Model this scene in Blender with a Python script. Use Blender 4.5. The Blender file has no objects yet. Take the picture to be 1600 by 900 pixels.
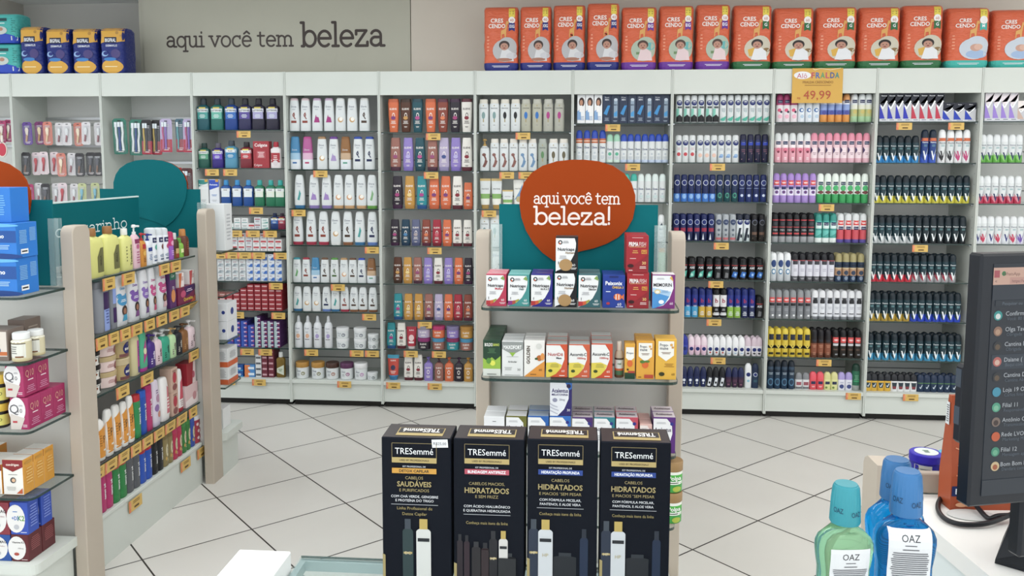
import bpy, math, random
from mathutils import Vector
random.seed(7)
scene = bpy.context.scene
col = scene.collection
# ---------------------------------------------------------------- camera
YAW, PIT, ROL, FPX, CY, HC = -.0778, .0945, .0022, 1305.4, 376.9, 1.7
_fwd = Vector((math.sin(YAW)*math.cos(PIT), math.cos(YAW)*math.cos(PIT), -math.sin(PIT)))
_r0 = Vector((math.cos(YAW), -math.sin(YAW), 0)); _u0 = _r0.cross(_fwd)
_r = _r0*math.cos(ROL) + _u0*math.sin(ROL); _u = -_r0*math.sin(ROL) + _u0*math.cos(ROL)
cd = bpy.data.cameras.new('camera'); co = bpy.data.objects.new('camera', cd); col.objects.link(co)
cd.sensor_fit = 'HORIZONTAL'; cd.sensor_width = 36; cd.lens = FPX/1600*36
cd.shift_y = (CY-450)/1600; cd.clip_start = .02; cd.clip_end = 60
from mathutils import Matrix
m = Matrix((( _r.x,_u.x,-_fwd.x,0),(_r.y,_u.y,-_fwd.y,0),(_r.z,_u.z,-_fwd.z,HC),(0,0,0,1)))
co.matrix_world = m
scene.camera = co
# ---------------------------------------------------------------- world, exposure, lights
w = bpy.data.worlds.new('world'); scene.world = w; w.use_nodes = True
w.node_tree.nodes['Background'].inputs[0].default_value = (.93,.97,1,1)
w.node_tree.nodes['Background'].inputs[1].default_value = 1.6
scene.view_settings.view_transform = 'Standard'; scene.view_settings.look = 'None'
scene.view_settings.gamma = 1; scene.view_settings.use_curve_mapping = False
scene.view_settings.exposure = 0.0
def area(name, loc, sx, sy, power, color=(1,1,1), rot=(0,0,0)):
    l = bpy.data.lights.new(name, 'AREA'); l.shape = 'RECTANGLE'; l.size = sx; l.size_y = sy
    l.energy = power; l.color = color
    o = bpy.data.objects.new(name, l); o.location = loc; o.rotation_euler = rot; col.objects.link(o); return o
for i, y in enumerate((-1.0, .7, 2.4, 4.1)):
    for j, x in enumerate((-3.2, -1.1, 1.1, 3.2)):
        area('ceiling_panel_light', (x, y, 2.86), 1.2, .5, 13 if y < 4 else 14, (.96,.99,1) if x < 0 else (1,.975,.95))
# ---------------------------------------------------------------- pixel -> place (the photograph is 1600x900)
def ray(x, y): return _fwd + _r*((x-800)/FPX) + _u*((CY-y)/FPX)
def onY(x, y, Y): d = ray(x, y); return Vector((0,0,HC)) + d*(Y/d.y)
def onZ(x, y, z): d = ray(x, y); return Vector((0,0,HC)) + d*((z-HC)/d.z)
def _solve(a, d0, e): return -(a.dot(d0))/(a.dot(e))
def solve_px(px, axis, X=0, Y=0, z=0):
    '''coordinate on the free axis of the point that shows at column px'''
    a = _r-_fwd*((px-800)/FPX); d0 = Vector((X, Y, z-HC)); d0[axis] = 0; e = Vector((0,0,0)); e[axis] = 1
    t = _solve(a, d0, e); return t
def solve_py(py, X, Y):
    a = _u-_fwd*((CY-py)/FPX); return HC+_solve(a, Vector((X, Y, 0)), Vector((0,0,1)))
# ---------------------------------------------------------------- materials
MATS = {}
def lin(h):
    h = h.lstrip('#'); o = []
    for i in (0,2,4):
        c = int(h[i:i+2],16)/255; o.append(c/12.92 if c <= .04045 else ((c+.055)/1.055)**2.4)
    return o
def mat(key):
    """'#rrggbb' plain print/plastic; 'm#' matt; 'M#' metallic; 'L#' liquid in clear plastic; 'G#' glass; 'E#' emitting screen; 'W#' painted board"""
    if key in MATS: return MATS[key]
    k, h = (key[0], key[1:]) if key[0] != '#' else ('', key)
    c = lin(h)
    if k in ('','C'): g_ = .2126*c[0]+.7152*c[1]+.0722*c[2]; c = [v*.87+g_*.11+.002 for v in c]
    M = bpy.data.materials.new('paint_'+key.replace('#','')); M.use_nodes = True
    nt = M.node_tree; b = nt.nodes['Principled BSDF']
    b.inputs['Base Color'].default_value = (*c,1); b.inputs['Roughness'].default_value = .38
    b.inputs['Specular IOR Level'].default_value = .35
    if k == 'm': b.inputs['Roughness'].default_value = .75; b.inputs['Specular IOR Level'].default_value = .2
    if k == 'M': b.inputs['Metallic'].default_value = .8; b.inputs['Roughness'].default_value = .32
    if k == 'L': b.inputs['Transmission Weight'].default_value = .85; b.inputs['Roughness'].default_value = .06; b.inputs['IOR'].default_value = 1.25
    if k == 'G': b.inputs['Transmission Weight'].default_value = 1; b.inputs['Roughness'].default_value = .03; b.inputs['IOR'].default_value = 1.2
    if k == 'E':
        b.inputs['Base Color'].default_value = (.01,.01,.01,1); b.inputs['Emission Color'].default_value = (*c,1); b.inputs['Emission Strength'].default_value = .9
        b.inputs['Roughness'].default_value = .5
    if k in ('W','P'):
        n = nt.nodes.new('ShaderNodeTexNoise'); n.inputs['Scale'].default_value = 3 if k == 'W' else 9
        n.inputs['Detail'].default_value = 6
        r = nt.nodes.new('ShaderNodeMixRGB'); r.inputs[1].default_value = (*[v*.95 for v in c],1); r.inputs[2].default_value = (*[min(1,v*1.04) for v in c],1)
        t = nt.nodes.new('ShaderNodeTexCoord'); nt.links.new(t.outputs['Object'], n.inputs['Vector'])
        nt.links.new(n.outputs['Fac'], r.inputs[0]); nt.links.new(r.outputs[0], b.inputs['Base Color'])
        b.inputs['Roughness'].default_value = .5
    if k == 'C':      # crinkled plastic film
        n = nt.nodes.new('ShaderNodeTexNoise'); n.inputs['Scale'].default_value = 14; n.inputs['Distortion'].default_value = 1.5
        bp = nt.nodes.new('ShaderNodeBump'); bp.inputs['Strength'].default_value = .45; bp.inputs['Distance'].default_value = .02
        t = nt.nodes.new('ShaderNodeTexCoord'); mp = nt.nodes.new('ShaderNodeMapping'); mp.inputs['Scale'].default_value = (1,1,3)
        nt.links.new(t.outputs['Object'], mp.inputs[0]); nt.links.new(mp.outputs[0], n.inputs['Vector'])
        nt.links.new(n.outputs['Fac'], bp.inputs['Height']); nt.links.new(bp.outputs[0], b.inputs['Normal'])
        b.inputs['Roughness'].default_value = .28
    MATS[key] = M; return M
def clear_mat(key, tint, alpha):
    M = bpy.data.materials.new(key); M.use_nodes = True; nt = M.node_tree
    b = nt.nodes['Principled BSDF']; b.inputs['Base Color'].default_value = (*lin(tint),1); b.inputs['Roughness'].default_value = .08
    tr = nt.nodes.new('ShaderNodeBsdfTransparent'); mx = nt.nodes.new('ShaderNodeMixShader'); mx.inputs[0].default_value = alpha
    nt.links.new(tr.outputs[0], mx.inputs[1]); nt.links.new(b.outputs[0], mx.inputs[2])
    nt.links.new(mx.outputs[0], nt.nodes['Material Output'].inputs[0]); MATS[key] = M
clear_mat('glass_top', '#8fa19d', .17); clear_mat('glass_edge', '#12302c', .93)
clear_mat('acrylic', '#cfe0de', .2); clear_mat('pane', '#a9c4c0', .14); clear_mat('blister', '#cfd5da', .07)
clear_mat('film', '#eef2f4', .3)
# ---------------------------------------------------------------- text as flat outlines
TX = {}
def text2d(s, bold):
    k = (s, bold)
    if k in TX: return TX[k]
    c = bpy.data.curves.new('t', 'FONT'); c.body = s; c.resolution_u = 2; c.offset = bold
    o = bpy.data.objects.new('t', c); col.objects.link(o)
    dg = bpy.context.evaluated_depsgraph_get(); me = bpy.data.meshes.new_from_object(o.evaluated_get(dg))
    vs = [(v.co.x, v.co.y) for v in me.vertices]; fs = [list(p.vertices) for p in me.polygons]
    bpy.data.objects.remove(o); bpy.data.curves.remove(c); bpy.data.meshes.remove(me)
    if not vs: vs = [(0,0)]
    x0 = min(v[0] for v in vs); x1 = max(v[0] for v in vs)
    TX[k] = ([(x-(x0+x1)/2, y) for x, y in vs], fs, x1-x0); return TX[k]
def clip(poly, u, keep_gt):
    out = []; n = len(poly)
    for i in range(n):
        a, b = poly[i], poly[(i+1) % n]
        ia = a[0] >= u if keep_gt else a[0] <= u; ib = b[0] >= u if keep_gt else b[0] <= u
        if ia: out.append(a)
        if ia != ib:
            t = (u-a[0])/(b[0]-a[0]); out.append((u, a[1]+t*(b[1]-a[1])))
    return out
# ---------------------------------------------------------------- mesh builder
class MB:
    def __init__(s): s.v = []; s.f = []; s.mi = []; s.mats = []; s.lay = 0; s.nv = 0; s.wrap = 14
    def m(s, key):
        if key not in s.mats: s.mats.append(key)
        return s.mats.index(key)
    def face(s, pts, key):
        n = len(s.v); s.v += [tuple(p) for p in pts]; s.f.append(list(range(n, n+len(pts)))); s.mi.append(s.m(key))
    def loft(s, rings, keys, cap=True):
        base = len(s.v); n = len(rings[0])
        for r in rings: s.v += [tuple(p) for p in r]
        for i in range(len(rings)-1):
            k = s.m(keys[min(i, len(keys)-1)])
            for j in range(n):
                a = base+i*n+j; b = base+i*n+(j+1) % n
                s.f.append([a, b, b+n, a+n]); s.mi.append(k)
        if cap:
            s.f.append([base+j for j in range(n)][::-1]); s.mi.append(s.m(keys[0]))
            s.f.append([base+(len(rings)-1)*n+j for j in range(n)]); s.mi.append(s.m(keys[-1]))
    def box(s, x0, x1, y0, y1, z0, z1, key, r=0, faces=None):
        """box with a small chamfer r; faces: {'-y':key,'+x':key,...}"""
        fk = lambda d: (faces or {}).get(d, key)
        X, Y, Z = (x0,x1), (y0,y1), (z0,z1)
        if r <= 0: r = 0
        V = {}
        for i in (0,1):
            for j in (0,1):
                for k in (0,1):
                    sx, sy, sz = (1,-1)[i], (1,-1)[j], (1,-1)[k]
                    V[i,j,k,'x'] = (X[i], Y[j]+sy*r, Z[k]+sz*r); V[i,j,k,'y'] = (X[i]+sx*r, Y[j], Z[k]+sz*r); V[i,j,k,'z'] = (X[i]+sx*r, Y[j]+sy*r, Z[k])
        s.face([V[0,0,0,'y'],V[1,0,0,'y'],V[1,0,1,'y'],V[0,0,1,'y']], fk('-y'))
        s.face([V[1,1,0,'y'],V[0,1,0,'y'],V[0,1,1,'y'],V[1,1,1,'y']], fk('+y'))
        s.face([V[1,0,0,'x'],V[1,1,0,'x'],V[1,1,1,'x'],V[1,0,1,'x']], fk('+x'))
        s.face([V[0,1,0,'x'],V[0,0,0,'x'],V[0,0,1,'x'],V[0,1,1,'x']], fk('-x'))
        s.face([V[0,0,1,'z'],V[1,0,1,'z'],V[1,1,1,'z'],V[0,1,1,'z']], fk('+z'))
        s.face([V[0,1,0,'z'],V[1,1,0,'z'],V[1,0,0,'z'],V[0,0,0,'z']], fk('-z'))
        if r > 0:
            for k in (0,1):
                for i in (0,1): 
                    q = [V[i,0,k,'x'],V[i,1,k,'x'],V[i,1,k,'z'],V[i,0,k,'z']]; s.face(q if (i^k) else q[::-1], key)
                for j in (0,1):
                    q = [V[0,j,k,'y'],V[1,j,k,'y'],V[1,j,k,'z'],V[0,j,k,'z']]; s.face(q[::-1] if (j^k) else q, key)
            for i in (0,1):
                for j in (0,1):
                    q = [V[i,j,0,'x'],V[i,j,0,'y'],V[i,j,1,'y'],V[i,j,1,'x']]; s.face(q if (i^j) else q[::-1], key)
                    for k in (0,1): s.face([V[i,j,k,'x'],V[i,j,k,'y'],V[i,j,k,'z']] if (i^j^k) == 0 else [V[i,j,k,'z'],V[i,j,k,'y'],V[i,j,k,'x']], key)
    def tube(s, pts, r, key, n=8, cap=True):
        pts = [Vector(p) for p in pts]; rings = []; pn = None
        for i, p in enumerate(pts):
            t = (pts[min(i+1,len(pts)-1)]-pts[max(i-1,0)]).normalized()
            if pn is None: pn = t.orthogonal().normalized()
            a = (pn - t*pn.dot(t)).normalized(); pn = a; b = t.cross(a)
            rings.append([p+a*(r*math.cos(2*math.pi*k/n))+b*(r*math.sin(2*math.pi*k/n)) for k in range(n)])
        s.loft(rings, [key], cap)
    def plate(s, poly, y0, y1, key, side=None):
        """polygon in x,z extruded from y0 (front) to y1"""
        n = len(poly)
        s.face([(x, y0, z) for x, z in poly], key); s.face([(x, y1, z) for x, z in poly][::-1], side or key)
        for i in range(n):
            a, b = poly[i], poly[(i+1) % n]
            s.face([(a[0],y0,a[1]),(a[0],y1,a[1]),(b[0],y1,b[1]),(b[0],y0,b[1])], side or key)
    # decals: printing on a surface. F(u,v,e) -> xyz.  u in -1..1 across, v in 0..1 up
    def poly2(s, poly, key, F, e, nu):
        us = [p[0] for p in poly]; u0, u1 = min(us), max(us)
        k = max(1, round(nu*(u1-u0)/2)) if nu > 1 else 1
        for i in range(k):
            q = poly
            if k > 1:
                a = u0+(u1-u0)*i/k; b = u0+(u1-u0)*(i+1)/k
                q = clip(clip(poly, a, True), b, False)
            if len(q) < 3: continue
            if not s.nv: s.face([F(u, v, e) for u, v in q], key); continue
            vs = [p[1] for p in q]; j0 = int(math.floor(min(vs)*s.nv)); j1 = int(math.ceil(max(vs)*s.nv)); sw = [(v, u) for u, v in q]
            for j in range(j0, j1):
                t = clip(clip(sw, j/s.nv, True), (j+1)/s.nv, False)
                if len(t) >= 3: s.face([F(u, v, e) for v, u in t], key)
    def decal(s, decs, F, asp, nu=8):
        """asp = height / half width, keeps circles and letters in proportion"""
        for d in decs:
            s.lay += 1; e = .0005 + .00018*(s.lay % s.wrap); k = d[0]
            if k == 'r':
                _, u, v, ww, hh, c = d; s.poly2([(u-ww/2,v-hh/2),(u+ww/2,v-hh/2),(u+ww/2,v+hh/2),(u-ww/2,v+hh/2)], c, F, e, nu)
            elif k == 'e':
                _, u, v, ru, rv, c = d
                if rv is None: rv = ru/asp
                if ru is None: ru = rv*asp
                s.poly2([(u+ru*math.cos(t*math.pi/10), v+rv*math.sin(t*math.pi/10)) for t in range(20)], c, F, e, nu)
            elif k == 'p': s.poly2(d[1], d[2], F, e, nu)
            elif k in ('t','T'):
                _, st, u, v, hh, c = d[:6]; mw = d[6] if len(d) > 6 else None
                vs, fs, wd = text2d(st, .022 if k == 'T' else 0); sc = hh/.73
                sx = sc*asp
                if mw: sx = min(sx, mw/wd)
                base = len(s.v); s.v += [tuple(F(u+x*sx, v-hh/2+y*sc, e)) for x, y in vs]
                for f in fs: s.f.append([base+i for i in f]); s.mi.append(s.m(c))
            elif k == 'v':
                _, st, u, v, hh, c = d[:6]; mw = d[6] if len(d) > 6 else None
                vs, fs, wd = text2d(st, .03); sc = hh/.73; sv = min(sc, (mw or 9)/wd)
                base = len(s.v); s.v += [tuple(F(u-(y*sc-hh/2)*asp, v+x*sv, e)) for x, y in vs]
                for f in fs: s.f.append([base+i for i in f]); s.mi.append(s.m(c))
            elif k == 'l':
                _, u, v, ww, hh, n, c = d; rr = random.Random(int(1000*(u+v+ww))+n)
                for i in range(n):
                    vv = v+hh/2-hh*(i+.5)/n; wl = ww*rr.uniform(.6 if n < 9 else .88,1); th = hh/n*.42
                    s.poly2([(u-wl/2,vv-th/2),(u+wl/2,vv-th/2),(u+wl/2,vv+th/2),(u-wl/2,vv+th/2)], c, F, e, nu)
            elif k == 's':      # strokes: list of polylines, thickness
                _, lines, th, c = d
                for ln in lines:
                    for a, b in zip(ln, ln[1:]):
                        e += .00002
                        dx, dy = (b[0]-a[0])/asp, b[1]-a[1]; L = math.hypot(dx, dy) or 1; nx, ny = -dy/L*th/2, dx/L*th/2
                        s.poly2([(a[0]+nx*asp,a[1]+ny),(a[0]-nx*asp,a[1]-ny),(b[0]-nx*asp,b[1]-ny),(b[0]+nx*asp,b[1]+ny)], c, F, e, 1)
    def mesh(s, name, smooth=None):
        me = bpy.data.meshes.new(name); me.from_pydata(s.v, [], s.f)
        for k in s.mats: me.materials.append(mat(k))
        for p, i in zip(me.polygons, s.mi): p.material_index = i
        if smooth:
            me.polygons.foreach_set('use_smooth', [True]*len(me.polygons)); me.set_sharp_from_angle(angle=smooth)
        me.update(); return me
    def obj(s, name, parent=None, smooth=None, kind=None):
        o = bpy.data.objects.new(name, s.mesh(name, smooth)); col.objects.link(o)
        if parent: o.parent = parent
        if kind: o['kind'] = kind
        return o
def empty(name, loc=(0,0,0), rz=0):
    o = bpy.data.objects.new(name, None); col.objects.link(o); o.location = loc; o.rotation_euler = (0,0,rz); o.empty_display_size = .02; return o
def tag(o, label, cat, group=None):
    o['label'] = label; o['category'] = cat
    if group: o['group'] = group
    return o
def ring(z, a, b, n=2, seg=24, cx=0, cy=0):
    out = []
    for i in range(seg):
        t = 2*math.pi*i/seg; c, si = math.cos(t), math.sin(t)
        out.append((cx+a*math.copysign(abs(c)**(2/n), c), cy+b*math.copysign(abs(si)**(2/n), si), z))
    return out
CHILD = {}
def copy_thing(o):
    r = o.copy(); col.objects.link(r)
    for ch in CHILD.get(o.name, []):
        c = ch.copy(); col.objects.link(c); c.parent = r
        for g in CHILD.get(ch.name, []):
            d = g.copy(); col.objects.link(d); d.parent = c
    return r
# ---------------------------------------------------------------- the containers (normalised profiles: z 0..1, half width 0..1)
PROF = {
 'can': dict(n=2, dep=1, body=[(0,.93),(.012,1),(.77,1),(.795,.95)], parts=[('cap',[(.785,.96),(.93,.94),(.975,.86),(1,.6)])]),
 'dome': dict(n=2, dep=1, body=[(0,.93),(.012,1),(.72,1),(.75,.97)], parts=[('cap',[(.735,.98),(.86,.95),(.93,.85),(.975,.66),(1,.35)])]),
 'tapertop': dict(n=2.8, dep=.62, body=[(0,.93),(.02,1),(.4,.98),(.7,.89),(.9,.78),(.93,.76)], parts=[('cap',[(.925,.77),(.98,.72),(1,.56)])]),
 'capdown': dict(n=2.8, dep=.62, body=[(.09,.93),(.12,1),(.4,.98),(.75,.86),(.93,.73),(.98,.63),(1,.45)], parts=[('cap',[(0,.86),(.01,.92),(.095,.95)])]),
 'wedge': dict(n=4, dep=.55, body=[(0,.72),(.015,.78),(.5,.93),(.86,1),(.9,1)], parts=[('cap',[(.895,.97),(.985,.93),(1,.88)])]),
 'wedgedown': dict(n=4, dep=.55, body=[(.12,.95),(.15,1),(.6,.94),(.95,.82),(1,.76)], parts=[('cap',[(0,.86),(.01,.9),(.125,.94)])]),
 'straight': dict(n=2.6, dep=.72, body=[(0,.93),(.015,1),(.82,1),(.87,.9)], parts=[('cap',[(.86,.84),(.98,.82),(1,.76)])]),
 'rinse': dict(n=4, dep=.6, body=[(0,.93),(.02,1),(.3,1),(.36,.95),(.55,.95),(.68,1),(.74,.93),(.79,.5),(.82,.42)], parts=[('cap',[(.8,.46),(.82,.5),(.96,.46),(1,.42)])]),
 'rollon': dict(n=2.6, dep=.8, body=[(0,.6),(.03,.74),(.3,.92),(.5,.98),(.53,.98)], parts=[('cap',[(.52,.97),(.6,1),(.8,.93),(.92,.72),(1,.35)])]),
 'rollover': dict(n=2.6, dep=.8, body=[(0,.88),(.02,.95),(.5,1),(.6,.98)], parts=[('cap',[(.59,.98),(.8,.95),(.92,.8),(1,.42)])]),
 'pump': dict(n=3, dep=.62, body=[(0,.93),(.02,1),(.6,1),(.7,.9),(.76,.55),(.78,.34)], parts=[('pump_head',[(.775,.36),(.83,.36),(.84,.16),(.93,.16),(.935,.42),(.985,.4),(1,.2)])]),
 'spray': dict(n=2, dep=1, body=[(0,.93),(.015,1),(.66,1),(.76,.82),(.8,.5)], parts=[('spray_cap',[(.79,.46),(.85,.46),(.86,.38),(.95,.36),(1,.22)])]),
 'jar': dict(n=2, dep=1, body=[(0,.88),(.03,.97),(.62,1),(.7,.98)], parts=[('lid',[(.69,1),(.71,1.04),(.97,1.04),(1,.98)])]),
 'pot': dict(n=2, dep=1, body=[(0,.9),(.03,1),(.72,1),(.8,.7)], parts=[('lid',[(.78,.86),(.8,.88),(.98,.88),(1,.82)])]),
 'tube': dict(n=2.2, dep=None, body=[(.13,.75),(.16,.8),(.6,.92),(.97,1),(1,1)], parts=[('cap',[(0,.6),(.01,.64),(.13,.68)])]),
 'talc': dict(n=2.6, dep=.72, body=[(0,.9),(.015,1),(.2,1),(.215,.97),(.235,1),(.82,1),(.86,.97)], parts=[('cap',[(.855,.98),(.97,.96),(1,.88)])]),
 'goldcap': dict(n=3.4, dep=.5, body=[(0,.93),(.02,1),(.68,1),(.78,.85),(.83,.42),(.85,.36)], parts=[('cap',[(.845,.38),(.86,.4),(.985,.38),(1,.34)])]),
 'slimcap': dict(n=2, dep=1, body=[(0,.9),(.02,1),(.62,1),(.72,.8),(.76,.5)], parts=[('cap',[(.755,.55),(.98,.5),(1,.42)])]),
}
def interp(tab, z):
    if z <= tab[0][0]: return tab[0][1]
    for (a, x), (b, y) in zip(tab, tab[1:]):
        if z <= b: return x+(y-x)*(z-a)/(b-a) if b > a else y
    return tab[-1][1]
def vessel(name, prof, w, h, bands, capc, decs=(), partname=None, seg=24, dep=None):
    """bands [(from_v, colour)...]; returns an Empty with body and cap children"""
    P = PROF[prof]; W = w/2; n = P['n']
    def bdep(v):
        if prof == 'tube': return W*(.62*(1-v)+.05)
        return W*(dep or P['dep'])
    zs = sorted(set([z for z, _ in P['body']]+[b[0] for b in bands if P['body'][0][0] < b[0] < P['body'][-1][0]]))
    rings = []; keys = []
    for i, z in enumerate(zs):
        a = interp(P['body'], z); rings.append(ring(z*h, a*W, (a if prof != 'tube' else 1)*bdep(z), n, seg))
        c = bands[0][1]
        for bz, bc in bands:
            if z >= bz-1e-6: c = bc
        keys.append(c)
    B = MB(); B.loft(rings, keys[:-1])
    def F(u, v, e):
        a = interp(P['body'], v)*W; x = max(-a*.97, min(a*.97, u*W)); bb = (interp(P['body'], v) if prof != 'tube' else 1)*bdep(v)
        return (x, -bb*(max(0, 1-abs(x/a)**n))**(1/n)-e, v*h)
    if prof not in ('can','dome','jar','straight','box'): B.nv = 12
    B.decal(decs, F, h/W)
    root = empty(name); ch = [B.obj('body', root, .7)]
    for pn, tb in P['parts']:
        Cm = MB(); Cm.loft([ring(z*h, a*W, a*W*(P['dep'] or .62) if a > .55 else a*W*max(P['dep'] or .62, .8), n if a > .55 else 2, seg) for z, a in tb], [capc])
        po = Cm.obj(pn, root, .7); ch.append(po)
        if pn == 'pump_head': Cm = MB(); Cm.box(-W*.15, W*.15, -W*.9, -W*.2, h*.945, h*.985, capc, .001); CHILD[po.name] = [Cm.obj('nozzle', po)]
    CHILD[root.name] = ch
    return root
def carton(name, w, d, h, c, decF=(), decS=(), decT=(), faces=None, decL=()):
    B = MB(); B.box(-w/2, w/2, 0, d, 0, h, c, min(.0012, w*.03), faces)
    B.decal(decF, lambda u, v, e: (u*w/2, -e, v*h), h/(w/2), 1)
    B.decal(decS, lambda u, v, e: (w/2+e, d/2+u*d/2, v*h), h/(d/2), 1)
    B.decal(decL, lambda u, v, e: (-w/2-e, d/2-u*d/2, v*h), h/(d/2), 1)
    B.decal(decT, lambda u, v, e: (u*w/2, d*v, h+e), d/(w/2), 1)
    return B.obj(name)
ORD = ['first','second','third','fourth','fifth','sixth','seventh','eighth','ninth','tenth','eleventh','twelfth','thirteenth','fourteenth']
NUM = ['','one','two','three','four','five','six','seven','eight','nine','ten','eleven','twelve','thirteen','fourteen']
def pos(i, n):
    return 'leftmost' if i == 0 and n > 1 else 'rightmost' if i == n-1 and n > 1 else ORD[i]+' from left'
# ================================================================ THE SETTING
def struct(B, name, smooth=None): return B.obj(name, None, smooth, 'structure')
YW, BW, BX0, ZT = 5.5624, .6467, -3.9162, 2.301
BX = lambda i: BX0+BW*i
# floor: large matt tiles laid on the diagonal
fm = bpy.data.materials.new('floor_tile'); fm.use_nodes = True; nt = fm.node_tree; N = nt.nodes.new; K = nt.links.new
bs = nt.nodes['Principled BSDF']; bs.inputs['Roughness'].default_value = .42; bs.inputs['Specular IOR Level'].default_value = .3
tc = N('ShaderNodeTexCoord'); mp = N('ShaderNodeMapping'); mp.vector_type = 'TEXTURE'
mp.inputs['Location'].default_value = (.235, 4.603, 0); mp.inputs['Rotation'].default_value = (0,0,-.8193); mp.inputs['Scale'].default_value = (.4675,.4815,1)
K(tc.outputs['Object'], mp.inputs[0]); sp = N('ShaderNodeSeparateXYZ'); K(mp.outputs[0], sp.inputs[0])
def mth(op, a, b=None):
    n = N('ShaderNodeMath'); n.operation = op
    for i, x in enumerate((a, b)):
        if x is None: continue
        if isinstance(x, (int,float)): n.inputs[i].default_value = x
        else: K(x, n.inputs[i])
    return n.outputs[0]
g = []
for ax in (0,1):
    f = mth('FRACT', mth('ADD', sp.outputs[ax], 50.0)); d = mth('MINIMUM', f, mth('SUBTRACT', 1.0, f)); g.append(mth('LESS_THAN', d, .0078))
grout = mth('MAXIMUM', g[0], g[1])
fl = N('ShaderNodeVectorMath'); fl.operation = 'FLOOR'; K(mp.outputs[0], fl.inputs[0])
wn = N('ShaderNodeTexWhiteNoise'); K(fl.outputs[0], wn.inputs['Vector'])
ns = N('ShaderNodeTexNoise'); ns.inputs['Scale'].default_value = 2.2; ns.inputs['Detail'].default_value = 8; K(tc.outputs['Object'], ns.inputs['Vector'])
v = mth('ADD', mth('MULTIPLY', wn.outputs[0], .4), mth('MULTIPLY', ns.outputs['Fac'], .6))
mx = N('ShaderNodeMixRGB'); mx.inputs[1].default_value = (*lin('#cbc9c3'),1); mx.inputs[2].default_value = (*lin('#dddbd6'),1); K(v, mx.inputs[0])
m2 = N('ShaderNodeMixRGB'); m2.inputs[2].default_value = (*lin('#332f2b'),1); K(grout, m2.inputs[0]); K(mx.outputs[0], m2.inputs[1]); K(m2.outputs[0], bs.inputs['Base Color'])
MATS['floor_tile'] = fm
B = MB(); B.box(-7, 7, -1.5, 6.5, -.06, 0, 'floor_tile'); struct(B, 'floor')
B = MB(); B.box(-7, 7, -1.5, 6.5, 2.96, 3.0, 'm#f2f3f2'); struct(B, 'ceiling')
# stroke lettering of the sign writer (slab letters drawn with an even pen)
def arc(cx, cy, rx, ry, a0, a1, n=10): return [(cx+rx*math.cos(math.radians(a0+(a1-a0)*i/n)), cy+ry*math.sin(math.radians(a0+(a1-a0)*i/n))) for i in range(n+1)]
GL = {
 'a': (.92, [arc(.4,.68,.29,.32,155,0)+[(.69,.02),(.9,.02)], [(.69,.57),(.42,.57)]+arc(.38,.3,.28,.28,100,270)+[(.52,.05),(.69,.22)]]),
 'q': (1.0, [arc(.42,.5,.36,.5,0,360,20), [(.78,1),(.78,-.42)], [(.6,-.42),(.96,-.42)], [(.78,1),(.9,1)]]),
 'u': (1.0, [[(0,1),(.16,1),(.16,.36)]+arc(.43,.32,.27,.32,180,360), [(.56,1),(.72,1),(.72,.02),(.9,.02)]]),
 'i': (.46, [[(.02,1),(.2,1),(.2,.02)], [(.02,.02),(.4,.02)], [(.2,1.33),(.2,1.4)]]),
 'v': (.98, [[(.08,1),(.44,.02),(.8,1)], [(-.06,1),(.24,1)], [(.64,1),(.94,1)]]),
 'o': (.96, [arc(.43,.5,.38,.5,0,360,20)]),
 'c': (.86, [arc(.43,.5,.38,.5,48,312,14), [(.7,1.0),(.7,.76)]]),
 'e': (.92, [[(.07,.52),(.79,.52)]+arc(.43,.5,.37,.5,2,312,16)]),
 'ê': (.92, [[(.07,.52),(.79,.52)]+arc(.43,.5,.37,.5,2,312,16), [(.2,1.22),(.43,1.44),(.66,1.22)]]),
 't': (.72, [[(.22,1.32),(.22,.26)]+arc(.44,.26,.22,.25,180,300,6), [(0,1),(.56,1)]]),
 'm': (1.52, [[(0,1),(.16,1),(.16,.02)], arc(.43,.68,.27,.31,180,0)+[(.7,.02)], arc(.97,.68,.27,.31,180,0)+[(1.24,.02)], [(0,.02),(.33,.02)], [(.56,.02),(.85,.02)], [(1.09,.02),(1.4,.02)]]),
 'n': (1.02, [[(0,1),(.16,1),(.16,.02)], arc(.44,.68,.28,.31,180,0)+[(.72,.02)], [(0,.02),(.34,.02)], [(.56,.02),(.9,.02)]]),
 'h': (1.02, [[(0,1.55),(.16,1.55),(.16,.02)], arc(.44,.68,.28,.31,180,0)+[(.72,.02)], [(0,.02),(.34,.02)], [(.56,.02),(.9,.02)]]),
 'r': (.74, [[(0,1),(.17,1),(.17,.02)], arc(.48,.62,.31,.38,180,70,6), [(.62,.98),(.62,.78)], [(0,.02),(.4,.02)]]),
 'b': (1.0, [[(0,1.55),(.16,1.55),(.16,.02)], arc(.52,.5,.36,.5,0,360,20), [(.04,.02),(.16,.02)]]),
 'l': (.44, [[(0,1.55),(.18,1.55),(.18,.02)], [(0,.02),(.36,.02)]]),
 'z': (.88, [[(.08,.76),(.08,1),(.7,1),(.06,.02),(.76,.02),(.76,.26)]]),
 '!': (.4, [[(.16,1.55),(.16,.42)], [(.16,.06),(.16,.12)]]), ' ': (.46, []),
}
def sign_text(B, st, x0, x1, z0, xh, th, F, key):
    B.wrap = 9999; W = sum(GL[c][0] for c in st); sx = (x1-x0)/W; x = 0
    for c in st:
        wd, ln = GL[c]
        pl = [[(x0+(x+px)*sx, z0+pz*xh) for px, pz in l] for l in ln]
        B.decal([('s', pl, th, key)]+[('e', p[0], p[1], th/2, th/2, key) for l in pl for p in l[::1]], F, 1, 1); B.lay = 0
        x += wd
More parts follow.
